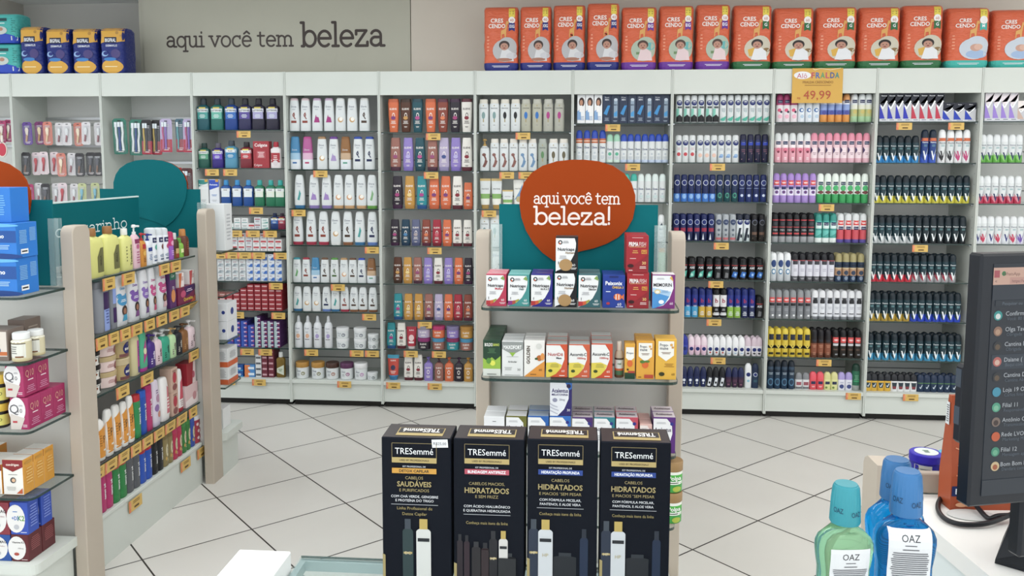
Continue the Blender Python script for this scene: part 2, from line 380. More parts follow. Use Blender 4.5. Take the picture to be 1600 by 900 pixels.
# back wall panels above the shelving
B = MB(); B.box(-3.16, 7, 5.99, 6.1, 0, 2.96, 'Wx'.replace('x','#b9b1a5')); 
def wallF(u, v, e): return (u, 5.9697-e*.08, v)
B.box(-3.16, -1.193, 5.97, 6.0, 0, 2.96, 'W#b7b5a7'); B.box(-1.187, 4.4, 5.97, 6.0, 0, 2.96, 'W#cfc6ba')
sign_text(B, 'aqui você tem', -2.991, -2.037, 2.527, .074, .0135, wallF, '#3e322e')
sign_text(B, 'beleza', -1.986, -1.379, 2.523, .108, .02, wallF, '#3e322e')
struct(B, 'wall_back')
B = MB(); B.box(-6.2, -3.16, 6.4, 6.5, 0, 2.96, 'W#bdbbb5'); B.box(-3.2, -3.16, 5.99, 6.42, 0, 2.96, 'W#b7b5a7'); struct(B, 'wall_recess')
B = MB(); B.box(-4.6, -4.36, 5.985, 6.42, 0, 2.96, 'W#b8b3aa'); struct(B, 'wall_pillar')
B = MB(); B.box(-4.36, -3.2, 6.2, 6.4, 2.925, 2.96, 'm#f4f5f4'); struct(B, 'trim_1')
# ---------------------------------------------------------------- wall shelving, one unit per bay
BAY = {-1:'leftmost edge bay', 0:'blister-pack bay', 1:'toothbrush bay', 2:'mouthwash bay', 3:'white-shampoo bay', 4:'colourful shampoo bay', 5:'bay behind orange sign', 6:'navy-carton bay', 7:'bay left of poster', 8:'bay under poster', 9:'bay right of poster', 10:'rightmost bay'}
ROWS = {2:[203,262.6,322,358,392,439,485,542,591], 3:[204.7,264.7,326,383,441.7,487,544,592], 4:[206.6,267,326.6,384.5,443.6,500.5,546,593.6], 5:[205.5,267,327,386,444,503,551,596],
 6:[192.7,254,315.7,377,437,497,556,602], 7:[191.4,253.9,315.5,377,437,496.4,556,605], 8:[190.8,254,317,379,440,499,559,608.7], 9:[190,254.5,317.5,380.5,441,502.8,564,612], 10:[189.4,254,318.4,381.4,442,504,565,613], -1:[], 0:[], 1:[]}
YF = 5.60
def rowz(bay, r):
    xm = 15.6+ (298-15.6)/2*bay if bay < 2 else None
    xc = {2:372,3:518,4:669,5:818,6:975,7:1128,8:1284,9:1440,10:1570}[bay]
    return onY(xc, ROWS[bay][r], YF).z
WHITE = 'W#d0d5cf'
UL = {-1:'white shelving unit at left frame edge with hanging pink accessories', 0:'white shelving unit hung with rows of beauty tools in blister packs', 1:'white shelving unit hung with toothbrushes behind teal arch sign', 2:'white shelving unit holding mouthwashes over stacked toothpaste boxes', 3:'white shelving unit full of white shampoo bottles', 4:'white shelving unit full of orange, teal and lilac bottles', 5:'white shelving unit partly behind left half of orange sign', 6:'white shelving unit with navy cartons on top shelf', 7:'white shelving unit of spray cans between navy cartons and yellow poster', 8:'white shelving unit under the yellow price poster', 9:'white shelving unit of dark teal spray cans right of yellow poster', 10:'white shelving unit at right frame edge behind monitor'}
for b in range(-1, 11):
    x0, x1 = BX(b), BX(b+1); R = empty('shelf_unit', ((x0+x1)/2, YW, 0)); tag(R, UL[b], 'shelving unit', 'wall shelving units')
    h = (x1-x0)/2; t = .009
    for sx in (-1, 1):
        B = MB(); xa = sx*h-(t if sx > 0 else 0); xb = xa+t
        B.box(min(xa,xb)+.001, max(xa,xb)-.0005, -.004, .4, .03, ZT, WHITE, .0015)
        if sx > 0 or b > 1:
            for k in range(26):      # row of shelf-pin holes
                for yy in (.03, .33): B.box(xa-.0004 if sx > 0 else xb, xa if sx > 0 else xb+.0004, yy, yy+.006, .3+k*.07, .306+k*.07, '#9a9c9a')
        B.obj('side_panel', R)
    B = MB(); B.box(-h+t, h-t, 0, .02, 2.143, ZT-.002, WHITE, .001); B.obj('header_panel', R)
    B = MB(); B.box(-h+t, h-t, .02, .4, ZT-.02, ZT-.004, WHITE); B.obj('top_panel', R)
    B = MB(); B.box(-h+t, h-t, .385, .4, .19, ZT-.02, 'W#e2e3e0')
    for zz in ((2.0,) if b < 2 else ()) + tuple(rowz(b, r)+.07 for r in range(1, len(ROWS[b]), 1)): B.box(-h+t, h-t, .382, .385, zz, zz+.006, '#77797a')
    B.obj('back_panel', R)
    B = MB(); B.box(-h+t, h-t, -.002, .385, .165, .19, WHITE, .001); B.obj('bottom_shelf', R)
    B = MB(); B.box(-h+t, h-t, .012, .03, .045, .165, WHITE); B.obj('kickboard', R)
    B = MB(); B.box(-h+.01, h-.01, .05, .38, 0, .045, '#15130f'); B.obj('shadow_gap', R)  # near-black block paints the shadow in the gap beneath the kickboard
    rs = ROWS[b]
    for r in range(len(rs)-1):
        z = rowz(b, r); B = MB()
        B.box(-h+t, h-t, .022, .38, z-.007, z-.0003, 'glass_top', 0, {'-y':'glass_edge'}); B.obj('glass_shelf', R)
        for sx in (-1,1): B = MB(); B.box(sx*(h-t)-(0 if sx < 0 else .012), sx*(h-t)+(.012 if sx < 0 else 0), .03, .06, z-.014, z-.0072, 'M#c9ccd0'); B.obj('shelf_support', R)
    if b < 2:
        for z in (2.0, 1.8, 1.6) if b < 1 else (2.0, 1.68):
            B = MB(); B.box(-h+t, h-t, .36, .38, z+.0, z+.018, 'M#b8babc'); B.obj('hanging_rail', R)
# ---------------------------------------------------------------- island gondolas
POST = '#b8ad9f'
def slab_post(parent, x, y, name='post'):
    """tall upright board with rounded top corners"""
    B = MB(); w, d, H, r = .05, .115, 1.455, .03; prof = []
    for k in range(7): a = math.pi/2*k/6; prof.append((d-r+r*math.sin(a)*1, H-r+r*math.cos(a)))
    for k in range(7): pass
    right = [(d, .0)]+[(d-r+r*math.cos(a), H-r+r*math.sin(a)) for a in [math.pi/2*k/6 for k in range(7)]]
    left = [(r-r*math.sin(a), H-r+r*math.cos(a)) for a in [math.pi/2*k/6 for k in range(7)]]+[(0,0)]
    pr = right+left; i = .003
    def rg(xx, ins): return [(x+xx, y+yy+(ins if yy < d/2 else -ins), max(0, zz-(ins if zz > .1 else 0))) for yy, zz in pr]
    B.loft([rg(-w/2, i), rg(-w/2+i, 0), rg(w/2-i, 0), rg(w/2, i)], ['P'+POST]); return B.obj(name, parent)
LV = (1.222, .985, .735, .49)
SLV = (1.218, .98, .735, .445)
def gondola(X0, Y0, L, label, names):
    R = empty('display_gondola', (X0, Y0, 0)); tag(R, label, 'shelving island', 'island gondolas in the aisle')
    for x in (-.345, .345):
        for y in (0, L-.115): slab_post(R, x, y)
    B = MB(); B.box(-.02, .02, .1, L-.1, .2, 1.24, 'W#c3c4bf'); B.obj('spine_panel', R)
    for ya in (.05, L-.09): B = MB(); B.box(-.32, .32, ya, ya+.04, .2, 1.25, 'W#c6c6c0'); B.obj('end_panel', R)
    for s in (-1, 1):      # long sides
        B = MB(); B.box(min(s*.02,s*.3), max(s*.02,s*.3), .1, L-.1, .0, .205, WHITE); B.box(min(s*.02,s*.305), max(s*.02,s*.305), .1, L-.1, .205, .222, WHITE, .002)
        B.obj('base_cabinet', R)
        for z in SLV:
            B = MB(); B.box(min(s*.02,s*.305), max(s*.02,s*.305), .112, L-.112, z-.009, z-.0006, 'glass_top', 0, {'+x' if s > 0 else '-x':'glass_edge'}); B.obj('side_shelf', R)
    for e in (0, 1):       # ends
        def pt(x, y): return (x, -y if e == 0 else L+y)
        wd = .33 if e == 0 else .395; dp = .245
        out = [(-wd, 0)]+[(-wd+.03-.03*math.cos(a)+.004, dp-.03+.03*math.sin(a)) for a in [math.pi/2*k/4 for k in range(5)]]
        out += [(-x, y) for x, y in out[::-1]]
        for z in LV:
            B = MB(); rr = [[(*pt(x, y), zz) for x, y in (out if e else out)] for zz in (z-.01, z-.0006)]
            if e == 0: pass
            n = len(out); B.face(rr[1] if e else rr[1][::-1] if False else rr[1], 'glass_top'); B.face(rr[0][::-1], 'glass_top')
            for i in range(n): a, c = i, (i+1) % n; B.face([rr[0][a], rr[0][c], rr[1][c], rr[1][a]], 'glass_edge')
            B.obj('end_shelf', R)
        B = MB(); rr = [[(*pt(x*(.94 if zz < .2 else 1), y*(.93 if zz < .2 else 1)), zz) for x, y in out] for zz in (.0, .195, .2, .237)]
        B.loft(rr, [WHITE]); B.obj('end_base', R)
    return R
LX, LY, CX, CYY = -2.27, 3.005, .01, 2.95
gondola(LX, LY, 1.255, 'island gondola on the left stocked with hair bottles, jars and talc', None)
gondola(CX, CYY, 1.255, 'island gondola in the centre with shelves of vitamin cartons', None)
TEAL, TERRA = 'm#00636a', 'm#943a09'
def ring2(px, ref): return [(x, z) for x, z in px]
BLOB = [(814,320),(815,302),(821,285),(833,270),(850,259),(872,252),(895,249.5),(915,249.5),(938,252),(960,259),(978,271),(989,286),(995,305),(995,322),(991,342),(982,358),(968,371),(950,381),(930,388),(908,393),(888,399),(868,408),(850,395),(836,380),(824,360),(817,340)]
def end_sign(X0, Y0, words, label, name='hanging_sign', back=False):
    """teal board with a rounded terracotta (front) or teal (rear) bubble, in a clear acrylic holder"""
    c = onY(907, 350, 2.92); R = empty(name, (X0, Y0, 1.223))
    def L(px, py): p = onY(px, py, 2.92); return (p.x-c.x+.002, p.z-1.223)
    tl, tr = L(782,319), L(1031,319)
    B = MB(); B.box(tl[0], tr[0], .006, .014, .0, tl[1], TEAL)
    R0 = R; B.obj('board', R)
    B = MB(); pl = [L(*p) for p in BLOB]
    if back: pl = [(-x, z) for x, z in pl][::-1]
    cz = sum(p[1] for p in pl)/len(pl); B.plate([p for p in pl], -.002, .0055, TERRA if not back else TEAL, TERRA if not back else TEAL)
    bo = B.obj('bubble', R)
    if back:
        B = MB(); B.plate([p for p in pl], .0145, .018, TERRA); B.obj('bubble', R)
    if words:
        B = MB(); F = lambda u, v, e: (u, -.0023-e*.05, v)
        a, b_ = L(836,318), L(972,318); sign_text(B, 'aqui você tem', a[0], b_[0], a[1], 12*.00224, .0046, F, '#ecdcd4')
        a, b_ = L(837,350), L(959,350); sign_text(B, 'beleza!', a[0], b_[0], a[1], 17.5*.00224, .0075, F, '#ecdcd4')
        B.obj('lettering', R)
    for x in (tl[0]-.028, tr[0]-.012):
        for ya in (-.006, .017): B = MB(); B.box(x, x+.04, ya, ya+.003, 0, tl[1]-.07, 'acrylic'); B.obj('acrylic_upright', R)
    return tag(R, label, 'sign')
end_sign(CX-.005, 2.92, True, 'orange bubble sign reading aqui voce tem beleza! on teal board', 'display_sign')
end_sign(LX, 3.028, True, 'orange bubble sign at left frame edge, ending in the letter m', 'display_sign')
end_sign(LX, 4.285, False, 'teal arch-topped sign with no writing, before the toothbrushes', 'display_sign', True)
end_sign(CX, 4.235, False, 'teal sign corner peeping out behind the right of orange sign', 'display_sign', True)
# the long board along the spine of the left gondola
R = empty('display_sign', (LX, LY, 1.24)); tag(R, 'long teal sign along left gondola reading carinho in white', 'sign')
B = MB(); B.box(-.004, .004, .12, 1.16, 0, .275, TEAL); B.obj('board', R)
B = MB(); F = lambda u, v, e: (.0042+e*.05, u, v); sign_text(B, 'com carinho', .40, 1.045, .128, .034, .006, F, '#dff0ee'); B.obj('lettering', R)
B = MB(); B.box(-.006, .006, .12, 1.16, .275, .282, 'm#d5e6e3'); B.obj('edge_strip', R)
# ---------------------------------------------------------------- counter with the glass top (foreground)
R = empty('glass_counter', (-.2, 1.2, 0)); tag(R, 'glass-topped sales counter under the black hair-kit cartons', 'counter')
def loc(x, y): return x+.2, y-1.2
B = MB(); x0, y0 = loc(-.52, .75); x1, y1 = loc(.172, 1.499)
B.box(x0, x1, y0, y1, .9445, .9494, 'pane', 0, {'+y':'glass_edge','-y':'glass_edge'}); B.obj('glass_top', R)
B = MB(); B.box(x0, x1, y1-.012, y1, .925, .944, 'M#9fb0b2'); B.box(x0, x0+.012, y0, y1-.012, .925, .944, 'M#9fb0b2'); B.box(x1-.012, x1, y0, y1-.012, .925, .944, 'M#9fb0b2'); B.obj('metal_frame', R)
B = MB(); B.box(x0, x1, y1-.006, y1-.001, .3, .925, 'pane'); B.obj('glass_pane', R)
B = MB(); B.box(x0, x1, y0, y1-.02, .6, .606, 'pane'); B.obj('inner_shelf', R)
B = MB(); B.box(x0, x1, y0, y1, 0, .3, WHITE, .003); B.obj('base_cabinet', R)
B = MB(); xa, _ = loc(-.622, 0); xb, _ = loc(-.5235, 0); B.box(xa, xb, y0, 1.4535-1.2, 0, .98, 'W#eef0ef', .002); B.obj('end_panel', R)
# ---------------------------------------------------------------- counter on the right
R = empty('checkout_counter', (.9, 1.2, 0)); tag(R, 'white checkout counter carrying the black monitor', 'counter')
def P2(poly, z0, z1, key):
    B = MB(); n = len(poly); B.face([(x-.9, y-1.2, z1) for x, y in poly], key); B.face([(x-.9, y-1.2, z0) for x, y in poly][::-1], key)
    for i in range(n): a, c = poly[i], poly[(i+1) % n]; B.face([(a[0]-.9,a[1]-1.2,z0),(c[0]-.9,c[1]-1.2,z0),(c[0]-.9,c[1]-1.2,z1),(a[0]-.9,a[1]-1.2,z1)], key)
    return B
top = [(.5735,1.524),(.6165,1.11),(.64,.85),(1.6,.85),(1.6,1.524)][::-1]
top = top[::-1] if sum((b[0]-a[0])*(b[1]+a[1]) for a, b in zip(top, top[1:]+top[:1])) > 0 else top
P2(top, 1.07, 1.1, 'W#eceae6').obj('worktop', R)
P2([(x+(.012 if x < 1.5 else 0), y*.985+.01) for x, y in top], 0, 1.07, 'W#dfe6e6').obj('cabinet', R)
# low display on its far side
R = empty('counter_display', (.62, 1.56, 0)); tag(R, 'beige display rack on far side of checkout counter holding the blue jar', 'display rack')
B = MB(); y0, y1 = -.085+.03, .04
pr = [(-.033,0),(.04,0),(.04,1.13),(.034,1.142),(.02,1.15),(-.033,1.15)]
B.loft([[(x, y, z) for y, z in pr] for x in (-.069, -.066, -.034, -.031)], ['P#bdb2a4']); B.obj('side_board', R)
B = MB(); B.box(-.031, .6, -.035, -.018, 1.101, 1.1385, 'P#b0a294', .002); B.obj('front_rail', R)
B = MB(); B.box(-.031, .6, -.018, .1, 1.095, 1.101, WHITE); B.obj('tray', R)
B = MB(); B.box(-.031, .6, .09, .1, .0, 1.095, WHITE); B.obj('rear_panel', R)
R = empty('bottle_stand', (.4, 1.1, 0)); tag(R, 'small white stand at lower frame edge under the mouthwash bottles', 'stand')
B = MB(); B.box(-.1, .1, -.06, .095, 1.05, 1.0795, WHITE, .002); B.obj('top_board', R)
B = MB(); B.box(-.09, .09, -.05, .08, 0, 1.05, WHITE); B.obj('column', R)
# ================================================================ PRODUCTS ON THE WALL
S = 1/234.0     # metres per pixel at the wall shelves
CAT = {}
WDD = {}
def add(key, desc, name, cat, fn): CAT[key] = dict(desc=desc, name=name, cat=cat, fn=fn, first=None)
def V(key, desc, name, cat, prof, wpx, hpx, bands, capc, decs=(), dep=None):
    WDD[key] = wpx*S/2
    add(key, desc, name, cat, lambda: vessel(name, prof, wpx*S, hpx*S, bands, capc, decs, None, 20 if wpx < 14 else 24, dep))
def Cn(key, desc, wpx, hpx, dpx, face, decF=(), decS=(), decT=(), name='carton', cat='carton', faces=None):
    WDD[key] = wpx*S/2
    add(key, desc, name, cat, lambda: carton(name, wpx*S, dpx*S, hpx*S, face, decF, decS, decT, faces))
def inst(key):
    c = CAT[key]
    if c['first'] is None: c['first'] = c['fn'](); return c['first']
    return copy_thing(c['first'])
WT, NV, DK = '#d9dedf', '#1c2b6e', '#14161b'
# --- aerosols
def nivea(c2='#e9edef'): return [('e',0,.71,.8,None,'#17296f'),('t','NIVEA',0,.71,.026,'#dfe4f2',.9)]
def niv(key, desc, body, low, extra=(), h=42, cap=None): V(key, desc, 'spray_can', 'spray can', 'can', 10.2, h, [(0,low),(.3,body)] if low else [(0,body)], cap or body, nivea()+list(extra))
niv('niv_bw', 'white-topped teal-and-black cans', WT, WT, [('p',[(-.9,.02),(.9,.02),(.9,.2),(-.9,.38)],DK),('p',[(-.9,.2),(-.1,.28),(-.1,.5),(-.9,.5)],'#7fcbb8'),('r',.1,.55,1.3,.07,'#4b5456'),('t','BLACK',.25,.3,.05,'#aee0d2',1)])
niv('niv_tl', 'white cans with aqua foot', WT, WT, [('p',[(-.95,.0),(.95,.0),(.95,.24),(-.95,.12)],'#3fb39b'),('l',0,.45,1.2,.14,3,'#8aa0a8'),('s',[[(-.5,.14),(.3,.42)]],.012,'#7fc4b6')])
niv('niv_rd', 'white cans with red dot', WT, WT, [('e',0,.3,.55,None,'#c8414b'),('l',0,.5,1.2,.1,2,'#c9a2a6')])
niv('niv_pc', 'white cans with peach dot', WT, WT, [('e',0,.26,.6,None,'#e6bfae'),('l',0,.48,1.2,.1,2,'#a8b2bb')])
niv('niv_bl', 'white cans with pale-blue mark', WT, WT, [('e',.1,.24,.6,None,'#8fb4dc'),('r',-.2,.2,.9,.05,'#6f97ca'),('l',0,.48,1.2,.1,2,'#a8b2bb')])
niv('niv_dk', 'dark navy-and-maroon cans', '#1b1d3c', '#1b1d3c', [('r',0,.66,1.4,.1,'#2440b0'),('s',[[(-.5,.1),(.4,.34)]],.02,'#b98a95'),('l',0,.42,1.3,.12,2,'#7b4a5e')], 43)
niv('niv_b1', 'navy cans with bright-blue foot', '#142458', '#3e7fd6', [('e',0,.2,.6,.09,'#86b4ea'),('e',0,.7,.75,.1,'#e3e9f5'),('e',0,.7,.62,.082,'#17296f')], 42)
niv('niv_b2', 'navy cans with green ring', '#152a4e', '#174a52', [('e',0,.24,.6,.1,'#3f9b82'),('e',0,.24,.4,.06,'#174a52'),('e',0,.7,.75,.1,'#e3e9f5'),('e',0,.7,.62,.082,'#17296f')], 42)
niv('niv_b3', 'navy cans with pale dot', '#17255a', '#22336e', [('e',0,.24,.42,None,'#c4d0e8'),('e',0,.7,.75,.1,'#c8d2e8'),('e',0,.7,.62,.082,'#17296f'),('r',0,.5,1.4,.015,'#8fa2cc')], 42)
niv('niv_n1', 'navy cans with red band', '#17235a', '#15204c', [('r',0,.42,1.5,.14,'#9a2745'),('p',[(-.6,.05),(0,.05),(-.3,.3)],'#d9dfec'),('e',0,.7,.75,.1,'#c8d2e8'),('e',0,.7,.62,.082,'#17296f')])
niv('niv_n2', 'silver-grey cans', '#a9b0b6', '#9fa7ad', [('e',0,.7,.75,.1,'#39486a'),('r',0,.1,1.6,.08,'#c3666c'),('e',0,.42,.4,None,'#5b6674'),('e',0,.24,.3,None,'#5b6674')])
niv('niv_n3', 'white cans with black lines', '#dfe6ea', '#c9d6d8', [('p',[(-.9,.02),(-.2,.02),(.4,.5),(-.3,.5)],'#1f2a38'),('r',.4,.2,.6,.12,'#1f2a38')], cap='#20273a')
niv('niv_n4', 'black cans with copper band', '#17171c', '#221d1c', [('r',0,.3,1.5,.1,'#6d5142'),('e',0,.7,.75,.1,'#7c7f88'),('e',0,.7,.62,.082,'#15171f'),('s',[[(-.6,.12),(.6,.2)]],.02,'#a58f72')])
def dove(key, desc, cap, h=45, top=None, low=None, extra=()):
    V(key, desc, 'spray_can', 'spray can', 'dome', 10.4, h, [(0,low or WT),(.1,WT)]+([(.6,top)] if top else []), cap, [('T','Dove',0,.47,.07,'#27386f',1.4),('e',0,.3,.3,None,'#b9c4cc'),('l',0,.16,1.1,.12,3,'#a9b6c2')]+list(extra))
dove('dv_or', 'white cans with orange band', '#2b4db4', 50, '#c4683a', None, [('r',0,.665,1.9,.025,'#f0e2d2')])
dove('dv_gr', 'pale-green white cans', '#9cd0b4', 44, None, '#cfe6da', [('e',0,.3,.5,None,'#4fae8c')])
dove('dv_bl', 'white cans with blue domes', '#2c4fb8', 44, None, '#c3d2ea')
dove('dv_tc', 'white cans with teal domes', '#2fb3a2', 44)
dove('dv_wh', 'plain white cans', '#dbe9e6', 44, extra=[('r',0,.2,1.2,.1,'#c4d8d8')])
dove('adi', 'white can with small dark badge', '#e9edef', 42, extra=[('p',[(-.4,.6),(.4,.6),(.1,.7)],'#23304f')])
def dvm(key, desc, band, body, cap, decs, h=45): V(key, desc, 'spray_can', 'spray can', 'dome', 10.6, h, band, cap, decs)
badge = lambda v=.66, c='#232c55': [('r',0,v,1.3,.11,c),('t','DOVE' if False else 'Dove',0,v,.04,'#dfe4f2',1.0)]
dvm('fl_pk', 'floral pink-capped cans', [(0,'#ece5ea'),(.6,'#b54a78')], 0, '#a6386b', badge(.72)+[('e',-.2,.42,.5,None,'#e3567f'),('e',.3,.36,.35,None,'#2d2f45'),('e',.0,.2,.6,None,'#f0b5c8')], 43)
dvm('fl_bl', 'white cans with blue flower', [(0,'#e6edf5'),(.6,WT)], 0, WT, badge(.72)+[('e',-.1,.42,.6,None,'#3a6fae'),('e',.0,.42,.34,None,'#e6edf5'),('e',.1,.2,.5,None,'#b6cfe4')], 43)
dvm('fl_or', 'orange-and-violet floral cans', [(0,'#e2963c'),(.26,'#5d6fc0'),(.42,'#8fa6dc'),(.62,'#e7e9f2')], 0, '#dd9a56', badge(.72)+[('e',0,.33,.6,None,'#4a4f9f')], 43)
dvm('fl_gn', 'yellow-and-green white-capped cans', [(0,'#9fc79a'),(.2,'#b8bf7e'),(.45,'#dfe1cf'),(.6,WT)], 0, WT, badge(.72)+[('e',.1,.36,.6,None,'#c9b964')], 43)
dvm('pk_w', 'pink cans with white domes', [(0,'#eaa6b6'),(.5,'#f2e4e8')], 0, WT, badge(.66)+[('e',0,.42,.6,None,'#e0738e'),('e',0,.36,.36,None,'#7d2f45'),('l',0,.14,1,.1,2,'#fbeef2')])
dvm('pk_p', 'pale-pink cans with pink domes', [(0,'#e3b2c0'),(.15,'#edd8de'),(.5,'#eac9d2')], 0, '#e48fa6', badge(.66)+[('p',[(-.95,.3),(-.5,.42),(-.95,.54)],'#4b3a6b'),('l',0,.3,1,.1,2,'#b08a9a')])
dvm('li_r', 'lilac cans with red banner', [(0,'#a98cd2'),(.25,'#e8e2f2'),(.5,'#b79ada')], 0, '#a987d2', [('r',0,.68,1.95,.16,'#dc4a48'),('T','48H',0,.68,.06,'#fff0f0',1.2),('r',0,.5,1.3,.1,'#2c2f66'),('e',0,.36,.5,None,'#7b59a8'),('e',0,.36,.26,None,'#5f3a55')])
dvm('gn_w', 'green cans with white domes', [(0,'#2fa35a'),(.3,'#e9efe9'),(.52,'#e9efe9')], 0, '#e3eee6', badge(.66,'#1f3b4d')+[('e',0,.5,.75,.1,'#39b066'),('e',0,.36,.5,None,'#6f3a3a'),('e',0,.36,.8,.05,'#6f3a3a')])
dvm('bk_g', 'black cans with grey foot', [(0,'#9ea2a6'),(.2,'#2b2c31'),(.6,'#1e1f24')], 0, '#15161a', [('r',0,.76,1.8,.035,'#cc3f49'),('r',0,.52,1.8,.03,'#b7434a'),('t','MEN',0,.42,.06,'#c9ccd0',1.2),('r',0,.3,1.5,.05,'#d24a4e'),('r',0,.64,1.2,.1,'#3b3d44')])
dvm('tl_t', 'teal cans', [(0,'#e5eeec'),(.16,'#3a9c93'),(.5,'#3fada4')], 0, '#249387', [('r',0,.58,1.7,.2,'#d5e9e6')]+badge(.64)+[('p',[(-.9,.2),(.9,.34),(.9,.42),(-.9,.42)],'#5fc0b6')])
dvm('rd_w', 'white-domed cans with red middle', [(0,'#5b4f9c'),(.12,'#d0505c'),(.45,'#f0e9ec')], 0, WT, [('r',0,.68,1.95,.16,'#dc4543'),('T','48H',0,.68,.06,'#fff0f0',1.2)]+badge(.5))
dvm('wh_b', 'white cans with blue oval', [(0,'#c3c9cf'),(.3,WT)], 0, '#eceff2', [('e',0,.62,.7,.13,'#27427a'),('e',0,.34,.6,.1,'#3d7ca8'),('e',0,.34,.4,.06,'#dfe7ee')], 44)
dvm('wh_k', 'lilac-white cans with black domes', [(0,'#55565c'),(.18,'#d9d9e4')], 0, '#202126', [('r',0,.66,1.4,.13,'#3b3c44'),('r',0,.735,1.8,.02,'#c54a52'),('l',0,.4,1.3,.12,2,'#b3b4c2'),('l',0,.1,1.2,.06,2,'#c9cad2')], 44)
dvm('tn_n', 'tan-and-navy cans', [(0,'#2a3f5c'),(.22,'#b38c6c'),(.45,'#c7b18a'),(.5,'#27374f'),(.7,'#a8a070')], 0, '#a49a68', [('e',0,.32,.6,.08,'#31415a'),('e',0,.13,.5,.07,'#7f8fa5'),('r',0,.58,1.2,.06,'#1b2638')], 44)
dvm('gr_r', 'grey cans with red banner', [(0,'#8b8f94'),(.12,'#7d8187')], 0, '#8f9397', [('r',0,.66,1.95,.17,'#e0504e'),('T','48H',0,.66,.06,'#fff0f0',1.2),('r',0,.5,1.4,.09,'#25262b'),('l',0,.32,1.2,.1,2,'#a6aab0'),('r',.2,.12,.6,.06,'#e4e6e8')])
dvm('wh_s', 'silver-white cans', [(0,'#7f848b'),(.1,'#dcdfe6')], 0, '#e0e2e6', [('r',0,.65,1.4,.2,'#25262c'),('l',0,.4,1.2,.1,2,'#b3b6c2'),('r',0,.2,1.3,.03,'#3a3b42')])
dvm('ye_k', 'yellow-and-black cans', [(0,'#d9bd1c'),(.3,'#1d1f22'),(.4,'#d9bd1c')], 0, '#e1c722', [('r',0,.7,1.4,.2,'#23283a'),('p',[(-.9,.5),(0,.36),(.9,.5),(.9,.44),(0,.3),(-.9,.44)],'#e4cc3a'),('l',0,.14,1.4,.08,2,'#4b4413'),('r',0,.12,1.3,.06,'#23220f')])
dvm('br_k', 'brown cans', [(0,'#6a3a28'),(.15,'#8a4d35'),(.5,'#3a231d'),(.62,'#1c1718')], 0, '#17151a', [('l',0,.4,1.2,.1,2,'#c08a6c'),('l',0,.15,1.2,.1,2,'#b98468'),('r',0,.6,1.2,.07,'#2b2f3a')])
dvm('bk_r', 'black cans with red banner', [(0,'#2a2420'),(.5,'#1b1b1f')], 0, '#131418', [('r',0,.63,1.95,.19,'#df5150'),('T','48H',0,.63,.06,'#fff0f0',1.2),('r',0,.47,1.5,.08,'#c9cbd0'),('r',0,.3,1.2,.05,'#5b4438'),('r',.2,.13,.8,.05,'#8a8d92')])
dvm('nv_d', 'dark slate-navy cans', [(0,'#1f3a56'),(.4,'#22374c'),(.6,'#1c2c3f')], 0, '#18222f', [('e',0,.25,.8,.13,'#4f7fa0'),('e',0,.25,.55,.09,'#1f3a56'),('l',0,.55,1.4,.09,2,'#a6b6c4'),('r',0,.74,1.6,.1,'#34495e')])
def axe(key, desc, mk, extra=()): V(key, desc, 'spray_can', 'spray can', 'can', 11.6, 34, [(0,'#15171b')], '#101114', [('r',0,.66,1.7,.035,'#b23a3a'),('T','AXE',0,.55,.1,'#e8eaee',1.3)]+list(mk))
axe('axe_t', 'black cans with teal flash', [('p',[(-.7,.08),(.5,.14),(.8,.42),(-.3,.34)],'#3fae9b'),('e',-.1,.22,.35,.07,'#a5ded2')])
axe('axe_k', 'black cans with grey smudge', [('p',[(-.5,.08),(.4,.1),(.5,.3),(-.3,.34)],'#6e7074')])
axe('axe_b', 'black cans with blue flash', [('p',[(-.85,.14),(.3,.1),(.9,.34),(-.4,.38)],'#2f6fc4'),('e',.1,.24,.3,.06,'#9cc6f2')])
def bz(key, desc, low, extra=()): V(key, desc, 'spray_can', 'spray can', 'can', 10.4, 45, [(0,low),(.38,'#1f2f86')], '#1b2a72', [('T','b',0,.6,.15,'#b0305a',1),('l',0,.4,1.3,.06,2,'#dfe6f2'),('l',0,.15,1.2,.16,3,'#e8eef5')]+list(extra))
bz('bz_c', 'royal-blue cans with cyan foot', '#3aa6d8'); bz('bz_y', 'royal-blue cans with yellow foot', '#d8b12c'); bz('bz_g', 'royal-blue cans with lime foot', '#8fbf3c'); bz('bz_n', 'royal-blue cans with dark foot', '#27305c')
V('bz_w', 'white-bodied black-capped cans', 'spray_can', 'spray can', 'can', 10.4, 45, [(0,'#15161b'),(.08,'#e5e6e9'),(.14,'#17181c'),(.38,'#e3e2e4')], '#15161a', [('T','b',0,.6,.16,'#a32a44',1),('l',0,.28,1.2,.08,2,'#c9ccd2'),('r',0,.16,1.5,.05,'#cfd2d6')])
def rexo(key, desc, low, body='#17353f', cap='#14222b', chk='#e9eef0', h=42, low2=None, extra=()):
    V(key, desc, 'spray_can', 'spray can', 'dome', 11, h, [(0,low),(.26,body)], cap, [('p',[(-.95,.2),(-.95,.36),(0,.12),(0,.0)],low2 or body),('p',[(-.6,.36),(-.28,.36),(.05,.2),(.8,.48),(.05,.09),(-.1,.09)],chk),('T','Rexona',0,.62,.045,'#dfe6ea',1.5),('l',0,.52,1,.07,2,'#6fa3a8')]+list(extra))
rexo('rx_b', 'dark-teal cans with blue foot', '#2f8fd0', h=41); rexo('rx_y', 'dark-teal cans with yellow foot', '#d4cc2e'); rexo('rx_w', 'dark-teal cans with silver foot', '#c9cfd2'); rexo('rx_k', 'dark cans with black foot', '#1c2227', '#1a2a31')
